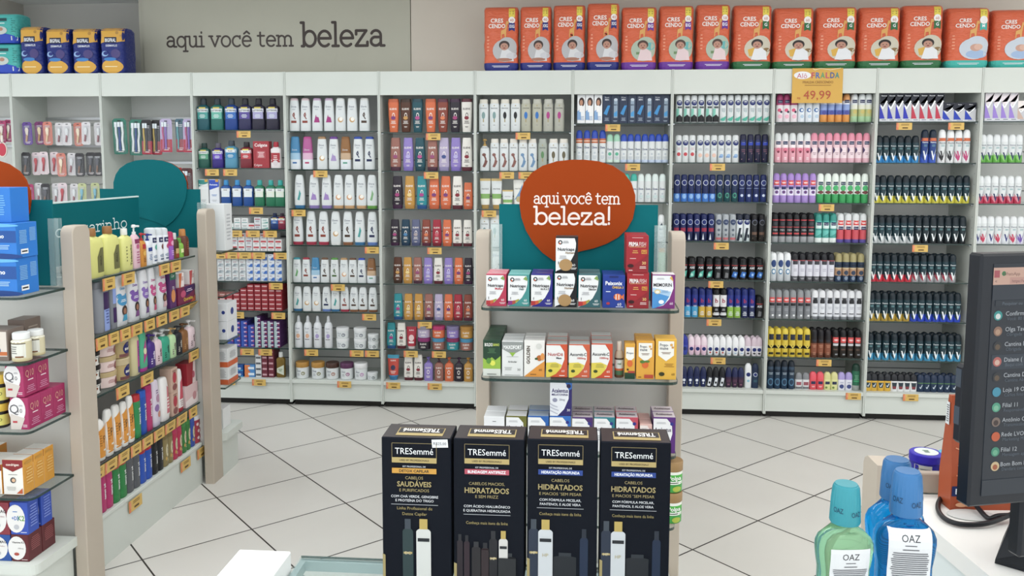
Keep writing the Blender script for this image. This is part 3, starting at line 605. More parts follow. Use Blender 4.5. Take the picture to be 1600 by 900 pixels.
rexo('rx_r', 'dark-teal cans with red foot', '#d32f45', h=43); rexo('rx_gr', 'dark-teal cans with grey-red foot', '#a3a2a7', h=43, low2='#9e2f45'); rexo('rx_go', 'dark-teal cans with gold foot', '#b99a2c', h=45); rexo('rx_bl', 'dark-teal cans with royal-blue foot', '#2f4ecb', h=45); rexo('rx_lb', 'dark-teal cans with sky-blue foot', '#3b9cc8', h=42)
rexo('rx_ob', 'tall blue cans with orange ring', '#3f63cc', '#1f3f86', '#18283c', h=50, extra=[('r',0,.7,1.95,.09,'#d2693a')])
rexo('rx_ok', 'tall white cans with orange ring, black star', '#e9eaec', WT, '#eceff1', '#2b2b30', 50, '#2b2b30', [('r',0,.7,1.95,.09,'#d2693a'),('t','Rexona',0,.6,.045,'#3a3f52',1.5)])
rexo('rx_op', 'tall white cans with orange ring, pink star', '#e9eaec', WT, '#eceff1', '#c2457c', 50, '#c2457c', [('r',0,.7,1.95,.09,'#d2693a'),('t','Rexona',0,.6,.045,'#3a3f52',1.5)])
def rexw(key, desc, low, l2, chk='#2d3a63'): rexo(key, desc, low, WT, '#e4e8ea', chk, 42, l2, [('t','Rexona',0,.62,.045,'#4a5170',1.5)])
rexw('rw_g', 'white cans with green foot', '#62b543', '#8fd06a'); rexw('rw_r', 'white cans with crimson foot', '#c8385a', '#e58a9c'); rexw('rw_p', 'white cans with navy slash', '#dfe3ea', '#dfe3ea', '#3a3f7c'); rexw('rw_v', 'white cans with purple star', '#dcd7ea', '#7d62b5', '#6a4aa6'); rexw('rw_c', 'white cans with crimson slash', '#e3e5ea', '#c8385a', '#c8385a')
# --- cartons of the deodorant shelves
def rclin(key, desc, l, h=43, w=11.6, top='#1d2130'): Cn(key, desc, w, h, 12, '#c3c5cb', [('r',0,.83,2,.34,top),('p',[(-1,.62),(-1,.1),(.35,.1)],l),('p',[(-1,.66),(1,.66),(1,.92),(.1,.48),(-1,.62)],top),('s',[[(-.75,.56),(-.3,.44),(.75,.72)]],.05,'#f0f2f5'),('T','Rexona',0,.9,.045,'#e6e9f0',1.4),('r',0,.05,2,.1,'#d5d8de'),('l',.1,.06,1.2,.06,1,'#7a7f92')])
rclin('cl_b', 'navy-and-blue cartons', '#2b35b8'); rclin('cl_r', 'navy-and-red cartons', '#c3304a'); rclin('cl_s', 'short blue cartons', '#1f3fb8', 28, 16); rclin('cl_p', 'lilac-and-pink cartons', '#9c80d6', 45, 12.4, '#e6dce2'); rclin('cl_q', 'short beige carton', '#c9ab9c', 30, 14, '#efe6e2')
Cn('cph', 'white cartons with woman photo', 12.2, 44, 12, '#eef0f2', [('p',[(-1,.12),(0,.12),(-.2,.5),(-1,.42)],'#7fa7d6'),('e',.1,.74,.7,.16,'#3a2a26'),('e',0,.72,.4,.1,'#c08a6c'),('p',[(-.5,.4),(.5,.4),(.3,.62),(-.3,.62)],'#f5f3f2'),('l',.3,.18,1,.16,3,'#8fa8cc')])
Cn('cnv', 'navy cartons with bottle picture', 12.6, 44, 12, '#26344f', [('t','Dove',0,.9,.05,'#e2e8f2',1.1),('T','MEN',0,.82,.05,'#e2e8f2',1.2),('p',[(-.8,.34),(.2,.62),(.8,.62),(0,.28)],'#2f8fd0'),('l',0,.14,1.1,.12,3,'#a9b8cc')])
Cn('cnv2', 'navy cartons with pale can', 12.6, 44, 12, '#2b3850', [('r',.1,.5,.9,.62,'#8fa3b8'),('e',.1,.82,.45,.05,'#c5d2de'),('T','MEN',.1,.64,.05,'#1f2c44',.8),('p',[(-.3,.24),(.5,.24),(.5,.44),(-.3,.36)],'#3b9ad8'),('l',0,.08,1.1,.06,2,'#a9b8cc')])
# --- roll-ons
def roll(key, desc, body, cap, decs, h=30, w=10, prof='rollon'): V(key, desc, 'roll_on_deodorant', 'roll-on deodorant', prof, w, h, [(0,body)], cap, decs)
nd = [('e',0,.34,.6,None,'#17296f')]
roll('ro_b', 'blue roll-on', '#3a4bb0', '#22319c', nd); roll('ro_p', 'pink roll-ons', '#ecc9de', '#f0dbe6', nd); roll('ro_w', 'white roll-ons', '#eceef2', '#f2f3f5', nd+[('e',0,.16,.3,None,'#c45a52')]); roll('ro_w2', 'plain white roll-ons', '#eceef2', '#f2f3f5', nd+[('r',0,.14,.7,.06,'#a3c4e0')]); roll('ro_s', 'pearl-pink roll-ons', '#e6e2ea', '#d9c6d2', nd+[('e',0,.14,.4,.05,'#3c3c44')])
roll('rd_n', 'navy roll-ons', '#1d2a5c', '#1a2552', [('e',0,.34,.45,None,'#e2e8f2'),('p',[(-.3,.16),(.3,.16),(0,.26)],'#dfe5f0')], 32); roll('rd_k', 'black-and-white roll-ons', '#2a2d3a', '#15171f', [('p',[(-.7,.08),(.2,.06),(.7,.46),(-.2,.5)],'#dfe3ea'),('e',0,.24,.3,.06,'#15171f')], 32); roll('rd_m', 'plum-labelled navy roll-ons', '#3a2440', '#1c2654', [('r',0,.34,1.2,.14,'#55324c'),('r',0,.16,.7,.07,'#8a5a70')], 32)
roll('rb_g', 'grey roll-ons', '#dcdde0', '#84878c', [('r',0,.36,1.3,.2,'#9c5560'),('r',0,.1,1.9,.12,'#6a6d72')], 26, 11.2, 'rollover'); roll('rb_r', 'coral-red roll-ons', '#e8505c', '#ec5463', [('r',0,.4,1.2,.16,'#2d3352'),('l',0,.18,1,.1,2,'#ffd9d9')], 28, 11.2, 'rollover'); roll('rb_y', 'pale-yellow roll-ons', '#dede96', '#d6d28a', [('r',0,.4,1.2,.16,'#2d3352'),('e',-.3,.14,.3,None,'#6a8a3a')], 28, 11.2, 'rollover'); roll('rb_l', 'lilac roll-ons', '#e6e6f2', '#a99ad6', [('e',0,.22,.6,.12,'#3d4a86'),('l',0,.44,1,.1,2,'#8a90b5')], 28, 11.2, 'rollover')
roll('rr_y', 'yellow-banded dark-capped roll-ons', '#e2b32a', '#23262c', [('p',[(-.7,.5),(.7,.5),(.45,.2),(-.45,.2)],'#27414c'),('s',[[(-.3,.34),(-.1,.26),(.35,.46)]],.04,'#dfe5e8')], 27, 11, 'rollover'); roll('rr_w', 'white-based dark-capped roll-ons', '#e8e9ea', '#202228', [('p',[(-.7,.52),(.7,.52),(.45,.14),(-.45,.14)],'#2c3a44'),('p',[(-.5,.3),(.5,.3),(.4,.16),(-.4,.16)],'#8a3a42')], 27, 11, 'rollover'); roll('rr_n', 'blue-navy roll-ons', '#1d3350', '#1c2e4a', [('r',0,.52,1.6,.05,'#4f7a44'),('s',[[(-.3,.3),(-.1,.2),(.35,.42)]],.04,'#c9d5e0')], 27, 11.4, 'rollover')
V('tw', 'tall white bottle', 'lotion_bottle', 'bottle', 'rollover', 11, 39, [(0,'#e8ecef')], '#eceff1', [('e',0,.56,.6,None,'#17296f'),('e',0,.3,.4,.05,'#8ec6dc')]); V('tn', 'tall navy bottle', 'lotion_bottle', 'bottle', 'rollover', 11, 39, [(0,'#1f3554')], '#1a2a4a', [('e',0,.56,.6,None,'#cfd8e6'),('e',0,.56,.46,None,'#17296f'),('r',0,.3,1,.1,'#2f5a6a')])
V('gc', 'dark-green spray can', 'spray_can', 'spray can', 'dome', 12, 42, [(0,'#9aa09c'),(.2,'#1f6a4c')], '#173a2e', [('l',0,.5,1.2,.2,4,'#6fb08c'),('r',0,.36,1.4,.05,'#2fa06a')])
# --- white shampoo bottles (Dove-like) : colour accents
def dsh(key, desc, cap, acc, prof='tapertop', h=52, w=17, body=WT, kind='curl', low=None, name='shampoo_bottle'):
    WDD[key] = w*S/2
    d = [('t','Dove',0,.74,.055,'#2b3a63',1.0),('l',0,.655,.7,.04,2,'#9aa4ae')]
    if kind == 'curl': d += [('s',[[(.1,.56),(-.15,.5),(-.1,.44),(.15,.47),(.1,.53)],[(.0,.44),(.3,.36)]],.028,acc),('r',0,.28,1.0,.07,acc)]
    if kind == 'splash': d += [('e',.1,.36,.3,.07,acc),('p',[(-.5,.26),(.6,.26),(.4,.42),(.1,.36),(-.1,.5)],acc)]
    if kind == 'ring': d += [('e',.1,.34,.5,None,acc),('e',.18,.36,.36,None,'#f3efe6')]
    if kind == 'drop': d += [('p',[(-.3,.26),(.1,.24),(.4,.44),(.1,.56),(-.05,.4)],acc)]
    if kind == 'oil': d = [('t','Dove',0,.6,.055,'#dfe5ea',1.0),('r',0,.2,.8,.05,acc)]
    add(key, desc, name, 'bottle', lambda: vessel(name, prof, w*S, h*S, low or [(0,body)], cap, d, None, 24))
RD, MG, TN, DKB, TLL, NVY = '#8c3a2c', '#a8327f', '#c9a06a', '#4a3527', '#3f9c9a', '#232d55'
dsh('d_red', 'white bottle with red curl', '#d8c0c4', RD); dsh('d_mag', 'white bottle with magenta splash', '#c9a9c8', MG, kind='splash'); dsh('d_rng', 'white bottle with coconut ring', '#e3e4e2', TN, kind='ring'); dsh('d_drk', 'white bottle with brown curl', '#dcdcd8', DKB)
grad = lambda c, m: [(0,'#dfe4ea'),(.3,m),(.5,c)]
dsh('d_blu', 'bottle shading blue to white', '#3d88b8', '#3a6fb0', body=WT, kind='oil', low=grad('#3f87b5','#9cc3dc')); dsh('d_pnk', 'bottle shading pink to white', '#b8488c', '#b8386a', kind='oil', low=grad('#b65a98','#dcb0cc')); dsh('d_brz', 'bottle shading bronze to white', '#8a5a2a', '#5aa08a', kind='oil', low=grad('#946534','#c7a887'))
dsh('d_tan', 'white bottle with tan cap', '#a5815a', TN, kind='ring'); dsh('d_pur', 'white bottle with purple cap', '#6d3f93', '#a892c6', kind='splash'); dsh('d_nvy', 'white bottle with blue cap', '#2b4aa5', NVY)
for k, nm, cp, ac, kd in (('c_tea','teal curl, blue cap below','#2f6f9c',TLL,'drop'),('c_pur','purple figure, mauve cap below','#8a78b5','#a184c4','splash'),('c_org','orange swirl, tan cap below','#c49a6a','#d9a070','ring'),('c_grn','green curl, green cap below','#5d9a3a','#7fb07a','drop'),('c_red','red curl, crimson cap below','#a8324a',RD,'curl'),('c_rng','coconut ring, white cap below','#dfe1e0',TN,'ring'),('c_drk','brown curl, brown cap below','#8a5a3a',DKB,'curl'),('c_nvy','navy curl, blue cap below','#5f7fc0',NVY,'curl')):
    dsh(k, 'white bottle, '+nm, cp, ac, 'capdown', 54, 17, kind=kd)
    dsh(k+'s', 'small white bottle, '+nm.split(',')[0], cp, ac, 'capdown', 40, 14.8, kind=kd)
for k, nm, cp, ac, kd in (('s_tea','teal cap','#2f8f9c','#6aa86a','drop'),('s_red','red cap','#a03040',RD,'curl'),('s_brn','brown cap','#6a4a34',DKB,'curl'),('s_grn','green cap','#4f8f3a','#4a6a3a','curl'),('s_tan','tan cap','#b08a5a','#d9a070','ring'),('s_nvy','blue cap','#2b4ab5',NVY,'curl')): dsh(k, 'small white bottle with '+nm, cp, ac, 'tapertop', 40, 14.6, kind=kd)
dsh('s_blu', 'small bottle shading blue to white', '#3d88b8', '#3a6fb0', 'tapertop', 40, 14.6, kind='oil', low=grad('#3f87b5','#9cc3dc')); dsh('s_brz', 'small bottle shading bronze to white', '#7a5230', '#5aa08a', 'tapertop', 40, 15, kind='oil', low=grad('#8a5d34','#c7a887'))
for k, nm, ac in (('sp_o','orange','#dca888'),('sp_l','lilac','#a79acb')): V(k, 'slim white spray bottle, %s figure' % nm, 'spray_bottle', 'spray bottle', 'spray', 13, 52, [(0,'#dfe2e6')], '#c9ccd0', [('t','Dove',0,.62,.05,'#2b3a63',1),('e',.1,.38,.45,.07,ac),('r',0,.27,1.1,.02,'#6a5a6a'),('l',0,.5,.8,.05,2,'#a7aeb5')])
def jar(key, desc, lid, acc, body=WT, w=21, h=27, prof='jar', txt='Dove', tc='#2b3a63'): V(key, desc, 'cream_jar', 'jar', prof, w, h, [(0,body)], lid, [('t',txt,-.3,.5,.13,tc,.6),('e',.35,.34,.28,None,acc),('e',.35,.34,.17,None,body),('l',-.35,.28,.5,.16,2,'#9aa0a6')])
jar('j_g', 'white jar with gold lid', '#b5842f', '#7c7a3a'); jar('j_b', 'white jar with brown lid', '#4a2f26', '#a56a52'); jar('j_p', 'white jar with purple lid', '#5c2d55', '#a04a86'); jar('j_w', 'white jar with white lid', '#e6e7e8', '#c08ac0'); jar('j_s', 'white jar with plain lid', '#e4e6e8', '#6a7080', h=17, w=20); jar('j_t', 'small white jar', '#dfe2e4', '#55606a', h=12, w=17)
# --- colourful bottles
def els(key, desc, body, cap, acc='#a82f6a', prof='wedge', h=52, w=17, tc='#f2ece6'):
    V(key, desc, 'shampoo_bottle', 'bottle', prof, w, h, [(0,body)], cap, [('T','ELSEVE',0,.7,.055,tc,1.3),('e',.05,.5,.26,.085,tc),('e',.05,.5,.17,.06,body),('e',0,.43,.42,.055,acc),('l',0,.3,1.1,.1,3,tc),('l',0,.16,.7,.05,2,tc)])
COL = {'org':('orange','#d96a3a','#c25a30','#7a3a7a'),'brn':('dark-brown','#54301f','#3a2418','#c9964a'),'tea':('dark-teal','#164f5c','#123f4c','#b84a8c'),'rdb':('red-brown','#8a4030','#5a2238','#e07a4a'),'plm':('black-plum','#2b2330','#3d1c3d','#a83a78'),'wht':('ivory','#e6e2da','#5a1f2c','#8a2434'),'mau':('mauve-brown','#9a6458','#4d2a3c','#9c4a78'),'lil':('lilac','#8f7cc4','#7d6ab8','#b9b0e0'),'pal':('pale-lilac','#b3a7c6','#8f86b0','#3d4f8c'),'gld':('gold','#c48f34','#b5822f','#e8cf8a'),'trq':('turquoise','#148a94','#1b4f86','#a83a86'),'cri':('crimson','#a62238','#7c1a2c','#d05a6a'),'gry':('grey-blue','#5d6384','#454c70','#b0a0a0'),'nav':('navy-teal','#173c52','#12304a','#4a86b8')}
for k, (nm, b_, c_, a_) in COL.items():
    tc = '#3a2a2e' if k == 'wht' else '#f2ece6'
    els('e_'+k, nm+' bottle', b_, c_, a_, tc=tc); els('f_'+k, nm+' bottle', b_, c_, a_, 'wedgedown', tc=tc); els('g_'+k, 'small %s bottle' % nm, b_, c_, a_, 'wedgedown', 42, 15, tc); 
    V('p_'+k, '%s pump bottle' % nm, 'pump_bottle', 'pump bottle', 'pump', 14.6, 39, [(0,b_)], c_, [('T','ELSEVE',0,.56,.06,tc,1.2),('e',0,.38,.3,.09,tc),('e',0,.38,.2,.06,b_),('l',0,.18,1,.1,2,tc)])
    V('k_'+k, '%s cream pot' % nm, 'cream_jar', 'jar', 'jar', 20.5, 19, [(0,b_)], {'org':'#b8326a','pal':'#8a8694','lil':'#7f77a0','gld':'#b07c2a','plm':'#8a2a6a','trq':'#8a2a5c','mau':'#3f8ab0'}.get(k, c_), [('T','ELSEVE',0,.5,.13,tc,1.0),('l',0,.24,1,.16,2,tc)])
V('tb_r', 'crimson tube', 'hair_tube', 'tube', 'tube', 17, 36, [(0,'#b02a3e')], '#e8dedd', [('T','ELSEVE',0,.84,.05,'#f4e6e6',1.3),('e',0,.5,.5,.14,'#e8c6c6'),('r',0,.3,1,.08,'#e9e0e0')]); V('tb_o', 'red tube with blue ends', 'hair_tube', 'tube', 'tube', 19, 41, [(0,'#2f7fb0'),(.2,'#cc4a3c'),(.86,'#3aa0c0')], '#2f7fb0', [('T','ELSEVE',0,.78,.05,'#f4ece6',1.3),('e',0,.5,.4,.1,'#3a3a5a'),('l',0,.32,1,.12,3,'#f4dcd6')])
# --- pearl bottles
def pan(key, desc, body, cap, acc, dark=False, prof='straight', h=50, w=15.4, swirl=False):
    d = [('t','PANTENE',0,.72,.04,'#4a4a4c',1.3),('e',0,.8,.12,.02,'#b0a070')]
    d += [('s',[[(-.3,.12),(.1,.24),(.3,.36),(.0,.46),(-.2,.54)],[(-.1,.12),(.3,.22),(.5,.32)]],.05,acc),('e',-.1,.5,.4,.05,acc)] if swirl else [('e',0,.5,.34,.11,acc),('r',0,.34,.2,.1,'#a99a6a'),('l',0,.2,.6,.04,1,'#9a9a9a')]
    V(key, desc, 'shampoo_bottle', 'bottle', prof, w, h, [(0,body)], cap, d)
pan('pn_t', 'pearl bottle with teal oval', WT, '#ded9cc', '#7d9c9c'); pan('pn_k', 'pearl bottle with black oval', WT, '#ded9cc', '#1d1d22'); pan('pn_b', 'clear bottle with blue oval', '#b6b5a2', '#bdbdb0', '#2a72c0'); pan('pn_m', 'clear bottle with magenta oval', '#b4b4a8', '#bfbfb4', '#b03a86'); pan('pn_p', 'pearl pump bottle with gold head', WT, '#b8934a', '#7a4a42', prof='pump', w=15, swirl=True); pan('pn_r', 'pearl bottle with russet swirl', WT, '#dfdacf', '#8a5a52', swirl=True, w=14); pan('pn_s', 'pearl bottle with blue swirl', WT, '#dfdacf', '#6a8fb5', swirl=True, w=14); pan('pn_g', 'clear bottle with green oval', '#a5ada2', '#aab0a8', '#5d8a5a', w=14); pan('pn_o', 'pearl bottle with olive oval', WT, '#e0dbd0', '#6a6248')
for k, nm, h in (('tg','white tube with green band and gold foot',48),('tgs','small white tube with green band',30)): V(k, nm, 'hair_tube', 'tube', 'tube', 17, h, [(0,'#c7a25a'),(.14,'#e6e6dc'),(.34,'#7fae5a'),(.5,WT),(.92,'#c9ad6a')], '#b8934a', [('t','PANTENE',0,.66,.05,'#4a4a4c',1.3)])
V('tbw', 'white tube with blue flash', 'hair_tube', 'tube', 'tube', 16, 46, [(0,'#e3e3dd')], '#b8934a', [('t','PANTENE',0,.7,.05,'#4a4a4c',1.3),('p',[(-.8,.3),(.8,.5),(.8,.86),(.2,.6)],'#6a96bf'),('e',.1,.34,.5,.1,'#b8a878')])
V('gcap', 'tall green bottle with gold cap', 'green_bottle', 'bottle', 'straight', 12, 50, [(0,'#9cc8a4')], '#b8935a', [('l',0,.4,.8,.3,5,'#c9e4cc')])
Cn('dwh', 'tall white carton with navy script', 17, 52, 12, '#e3e5e4', [('t','Dove',0,.88,.08,'#3a4a86',1.8),('e',.4,.6,.14,None,'#2b2b2b'),('e',-.2,.44,.2,None,'#6a4a2a'),('e',.4,.24,.2,.03,'#4a3a2a')])
# --- mouthwash
def mw(key, desc, body, cap, lab, h=50, w=21, lt='LISTERINE', neck=None):
    V(key, desc, 'mouthwash_bottle', 'mouthwash bottle', 'rinse', w, h, [(0,body)], cap, [('r',0,.5,1.6,.3,lab),('r',0,.62,1.75,.11,'#e4e8ea'),('T',lt,0,.62,.05,'#20242c',1.4),('r',0,.7,1.0,.05,neck or '#c9b43a'),('l',0,.44,1.1,.12,3,'#e2ecec')], )
mw('l_t', 'teal mouthwash bottle', '#0f5560', '#2b3a42', '#3f9c96'); mw('l_g', 'sea-green mouthwash bottle', '#146a62', '#2b3a40', '#5fb5a2'); mw('l_b', 'blue mouthwash bottle', '#123f8c', '#33404c', '#2f6fc0'); mw('l_p', 'violet mouthwash bottle', '#2b2a55', '#23242f', '#5a4a9c'); mw('l_v', 'dark-violet mouthwash bottle', '#262338', '#201f2a', '#a7a3cf')
mw('l_gs', 'small green mouthwash bottle', '#14564a', '#1c3a36', '#4f9c78', 40, 19); mw('l_ps', 'small purple mouthwash bottle', '#32237c', '#5a5568', '#6a4ac0', 40, 19); mw('pxb', 'pale-blue mouthwash bottle', '#4a8fae', '#3c4650', '#2f86b8', 44, 21, 'PLAX', '#e0c82a'); mw('pxr', 'red mouthwash bottle', '#7c2330', '#2a2026', '#c23a44', 42, 20, 'PLAX', '#e0c82a')
mw('oz_b', 'blue mouthwash bottle with white label', '#0f4a94', '#2f8fcc', '#dfe6ea', 42, 16.5, 'OAZ', '#1f5fa8'); mw('oz_g', 'green mouthwash bottle with white label', '#12704e', '#1fa6a0', '#dfe6d8', 42, 16.5, 'OAZ', '#1f8a70')
mw('t_bl', 'small dark-blue bottle', '#16356e', '#18264a', '#3a6ab5', 26, 14, 'PLAX'); mw('t_rd', 'small dark-red bottle', '#7a1c3a', '#2a1a2a', '#b54a5a', 26, 13, 'PLAX')
Cn('cg_r', 'red carton with white script lettering', 26, 43, 14, '#a8303a', [('T','Colgate',0,.86,.12,'#f2e6e6',1.6),('r',0,.5,1.1,.28,'#b8525a'),('l',0,.5,.9,.22,4,'#f0d6d6'),('t','Colgate',-.4,.12,.08,'#f2e6e6',1)])
add('cg_w', 'white bottle in red pack', 'mouthwash_bottle', 'mouthwash bottle', lambda: vessel('mouthwash_bottle','rinse',17*S,42*S,[(0,'#e6dfe0')],'#b3283a',[('r',0,.4,1.7,.36,'#b3303c'),('l',0,.4,1,.2,3,'#f0dada'),('e',0,.2,.5,None,'#d9cfd2')]))
Cn('pt_t', 'white carton with teal top', 16, 43, 14, '#dfe2e2', [('p',[(-1,.72),(1,.86),(1,.98),(-1,.98)],'#1c8a86'),('r',0,.66,2,.1,'#e6eaea'),('T','Periotrat',-.1,.8,.06,'#f5fafa',1.6),('r',.6,.95,.6,.1,'#d6a02c'),('l',0,.2,1.2,.1,2,'#b0b6ba')]); Cn('pt_b', 'white carton with blue top', 16, 43, 14, '#dfe3ea', [('p',[(-1,.6),(1,.72),(1,.98),(-1,.98)],'#2b4fc0'),('T','Periotrat',-.1,.8,.06,'#f5fafa',1.6),('r',.6,.95,.6,.1,'#d6a02c'),('l',0,.4,1.2,.08,2,'#5a8ac8'),('l',0,.2,1.2,.08,2,'#b0b6ba')])
# --- small boxes
def sb(key, desc, w, h, d, face, decs): Cn(key, desc, w, h, d, face, decs, (), (), 'toothpaste_box', 'toothpaste box')
sb('b_w', 'white toothpaste box', 11, 9, 30, '#e2e4e4', [('l',0,.6,1.4,.3,2,'#7a8a8a'),('r',0,.2,1.6,.12,'#6aa0a0')]); sb('b_wt', 'white box with teal print', 11.5, 9, 30, '#dfe6e4', [('l',0,.6,1.4,.3,2,'#3a8a8a'),('p',[(-.9,.1),(.9,.1),(.9,.35)],'#3f9c90')])
sb('b_wr', 'white box with red print', 11.2, 9.6, 30, '#e3e1e1', [('r',0,.62,1.6,.3,'#c24a52'),('l',0,.25,1.3,.2,2,'#8a8a92')]); sb('b_rr', 'red box', 11, 9.4, 30, '#b03038', [('r',0,.5,1.6,.2,'#efe2e2')]); sb('b_ws', 'silver-white box', 11.2, 9.6, 30, '#d3d6da', [('r',0,.7,1.5,.16,'#a03a48'),('l',0,.35,1.3,.3,2,'#7a8090')])
sb('b_g', 'silver-and-white box', 11, 11, 34, '#d6dadc', [('p',[(-.9,.15),(.7,.15),(.9,.5),(-.2,.6)],'#8f9aa2'),('l',-.1,.8,1.2,.15,1,'#9a5a62'),('e',.5,.3,.3,None,'#b9c4ca')]); sb('b_bl', 'white-and-blue box', 11, 11, 34, '#d9dfe8', [('p',[(-.3,.1),(.95,.1),(.95,.62),(.2,.5)],'#3a6fc0'),('l',-.2,.8,1.2,.15,1,'#8a6a8a'),('e',-.4,.3,.3,None,'#a9c0e0')])
sb('b_red', 'dark-red box', 10.7, 7.2, 34, '#97232f', [('r',0,.56,1.5,.26,'#dcb0b2'),('l',0,.2,1.2,.12,1,'#c9656c')])
sb('b_pu', 'blue-and-purple box', 10.4, 7.2, 34, '#3b3fa0', [('p',[(-1,0),(-.2,0),(.1,1),(-1,1)],'#2c55b8'),('r',.4,.5,.9,.3,'#c8b4e0'),('e',.7,.4,.22,None,'#c2405c')]); sb('b_ps', 'silver-and-plum box', 9.8, 7.2, 34, '#5a2f6a', [('p',[(-1,0),(.1,0),(-.2,1),(-1,1)],'#a9c0c4'),('r',.3,.55,1,.28,'#dcd6e2'),('r',.6,.2,.5,.2,'#b0304a')])
sb('b_cl', 'long blue box with white lettering', 24, 10, 9, '#14509c', [('p',[(-1,.0),(1,.0),(1,.2),(-1,.1)],'#2f9cd0'),('T','closeup',0,.5,.42,'#e8f2fa',1.5)]); sb('b_mu', 'long blue-white box with orange end', 17, 10, 9, '#4a8fd0', [('p',[(-1,0),(-.2,0),(.1,1),(-1,1)],'#dd7a3a'),('r',.3,.5,1.2,.4,'#dfeaf5')])
sb('b_ww', 'white box with grey bars', 9.6, 9.4, 30, '#dcdee0', [('r',0,.45,1.7,.34,'#5a5f66')]); sb('b_mm', 'maroon box', 9.4, 9.4, 30, '#722a3a', [('r',0,.5,1.5,.3,'#cfa2ac')]); sb('b_wg', 'white box with green bar', 9.6, 10, 30, '#dde2de', [('r',0,.5,1.7,.3,'#4f9a72')])
V('amb', 'amber mouthwash bottle', 'mouthwash_bottle', 'mouthwash bottle', 'rinse', 14.5, 42, [(0,'#7a6018')], '#e2e4e2', [('p',[(-.8,.2),(.8,.1),(.8,.5),(-.8,.36)],'#cfd6c4'),('l',0,.3,1,.12,2,'#5a7a3a')])
# ---------------------------------------------------------------- placing rows
SH = ['top shelf','second shelf','third shelf','fourth shelf','fifth shelf','sixth shelf','seventh shelf','eighth shelf','bottom shelf']
def shelf_name(b, r): return 'bottom shelf' if r == len(ROWS[b])-1 else SH[r]
def base(b, r):
    if r == len(ROWS[b])-1: return .1903
    return rowz(b, r)
def short(s, n=16): return ' '.join(s.split()[:n])
import re
def plur(d): return re.sub(r'\b(bottle|jar|pot|tube|carton|blister|box)\b', lambda m: 'boxes' if m.group(1) == 'box' else m.group(1)+'s', d, count=1)
def sing(d):
    for a, b_ in (('cans','can'),('bottles','bottle'),('cartons','carton'),('roll-ons','roll-on'),('tubes','tube'),('boxes','box')): d = d.replace(a, b_)
    return d
SEEN = {}
BACKCANS = []
def place_row(b, r, items, back=0):
    """items: (key, pixel x of the centre, level) ; grouped runs become labels"""
    z = base(b, r); runs = {}
    for k, x, *lv in items: runs.setdefault(CAT[k]['desc'], []).append((x, lv[0] if lv else 0))
    cnt = {}
    for k, x, *lv in items:
        c = CAT[k]; p = onY(x, ROWS[b][r], YF); d = c['desc']; l = lv[0] if lv else 0
        xs = sorted(set(v[0] for v in runs[d])); i = xs.index(x); n = len(xs)
        for bk in range(0, back+1):
            if bk and c['name'] == 'spray_can': BACKCANS.append((k, p.x, YF+.055*bk+.022, z+l)); continue
            hw_ = BW/2-.012-WDD.get(k, .026); bc = BX(b)+BW/2; p.x = max(bc-hw_, min(bc+hw_, p.x)); o = inst(k); dd = max(c.get('depth', .05), .045)
            dp = (CAT[k].get('dd') or .052)
            o.location = (p.x, YF+dp*bk+(0 if o.type == 'MESH' else .022), z+l)
            where = '%s, %s' % (shelf_name(b, r), BAY[b])
            ln = len(set(v[1] for v in runs[d] if v[0] == x))
            lvw = ''
            if ln > 1: lvw = ' (upper)' if l > 0 else ' (lower)'
            w_ = (('left' if i == 0 else 'right') if n == 2 else pos(i, n)) if n > 1 else ''
            tot = ' of '+NUM[n] if 1 < n < 14 else ''
            if n == 1: lab = sing(d)+lvw+' on '+where
            else: lab = w_+tot+' '+plur(d)+lvw+', '+where
            if bk: lab = 'can behind ' + lab if 'can' in d else 'one behind '+lab
            if len(lab.split()) > 16: lab = lab.replace(' from left', '')
            if len(lab.split()) > 16: lab = lab.replace(' of '+NUM[n]+' '+plur(d), ' '+sing(d), 1)
            kk = lab.lower(); SEEN[kk] = SEEN.get(kk, 0)+1
            tag(o, lab, c['cat'], short(d+', '+where, 12) if n > 1 or bk else None)
def R_(keys, xs): return list(zip(keys, xs))
def run(k, xs): return [(k, x) for x in xs]
def cx(sc, ox, xs): return [ox+x/sc for x in xs]
z6 = lambda xs: cx(3.6, 1040, xs)
z4 = lambda xs: cx(3.4625, 1040, xs)
z3 = lambda xs: cx(3.3333, 1340, xs)
z5 = lambda xs: cx(3.4615, 1340, xs)
z8 = lambda xs: cx(3.748, 290, xs)
z9 = lambda xs: cx(3.6, 320, xs)
zb = lambda xs: cx(3.748, 590, xs)
zc = lambda xs: cx(3.6, 590, xs)
# mouthwash bay
place_row(2, 0, R_(['l_t','l_g','l_b','l_p','l_v','l_v'], [316.7,339,361,382.5,403.5,425.5]))
place_row(2, 1, R_(['l_gs','l_ps','pxb','pxr','cg_r','cg_w'], [318,340,361,384.5,408.5,430.5]))
place_row(2, 2, R_(['pt_t','pt_b','oz_b','oz_b','oz_b','oz_g','oz_g','oz_g'], [318.5,335.5,352.5,370,387.5,405,422.5,436.5][:7]+[437.2]))
place_row(2, 3, R_(['t_bl','t_rd'], [428.5,439.5]))
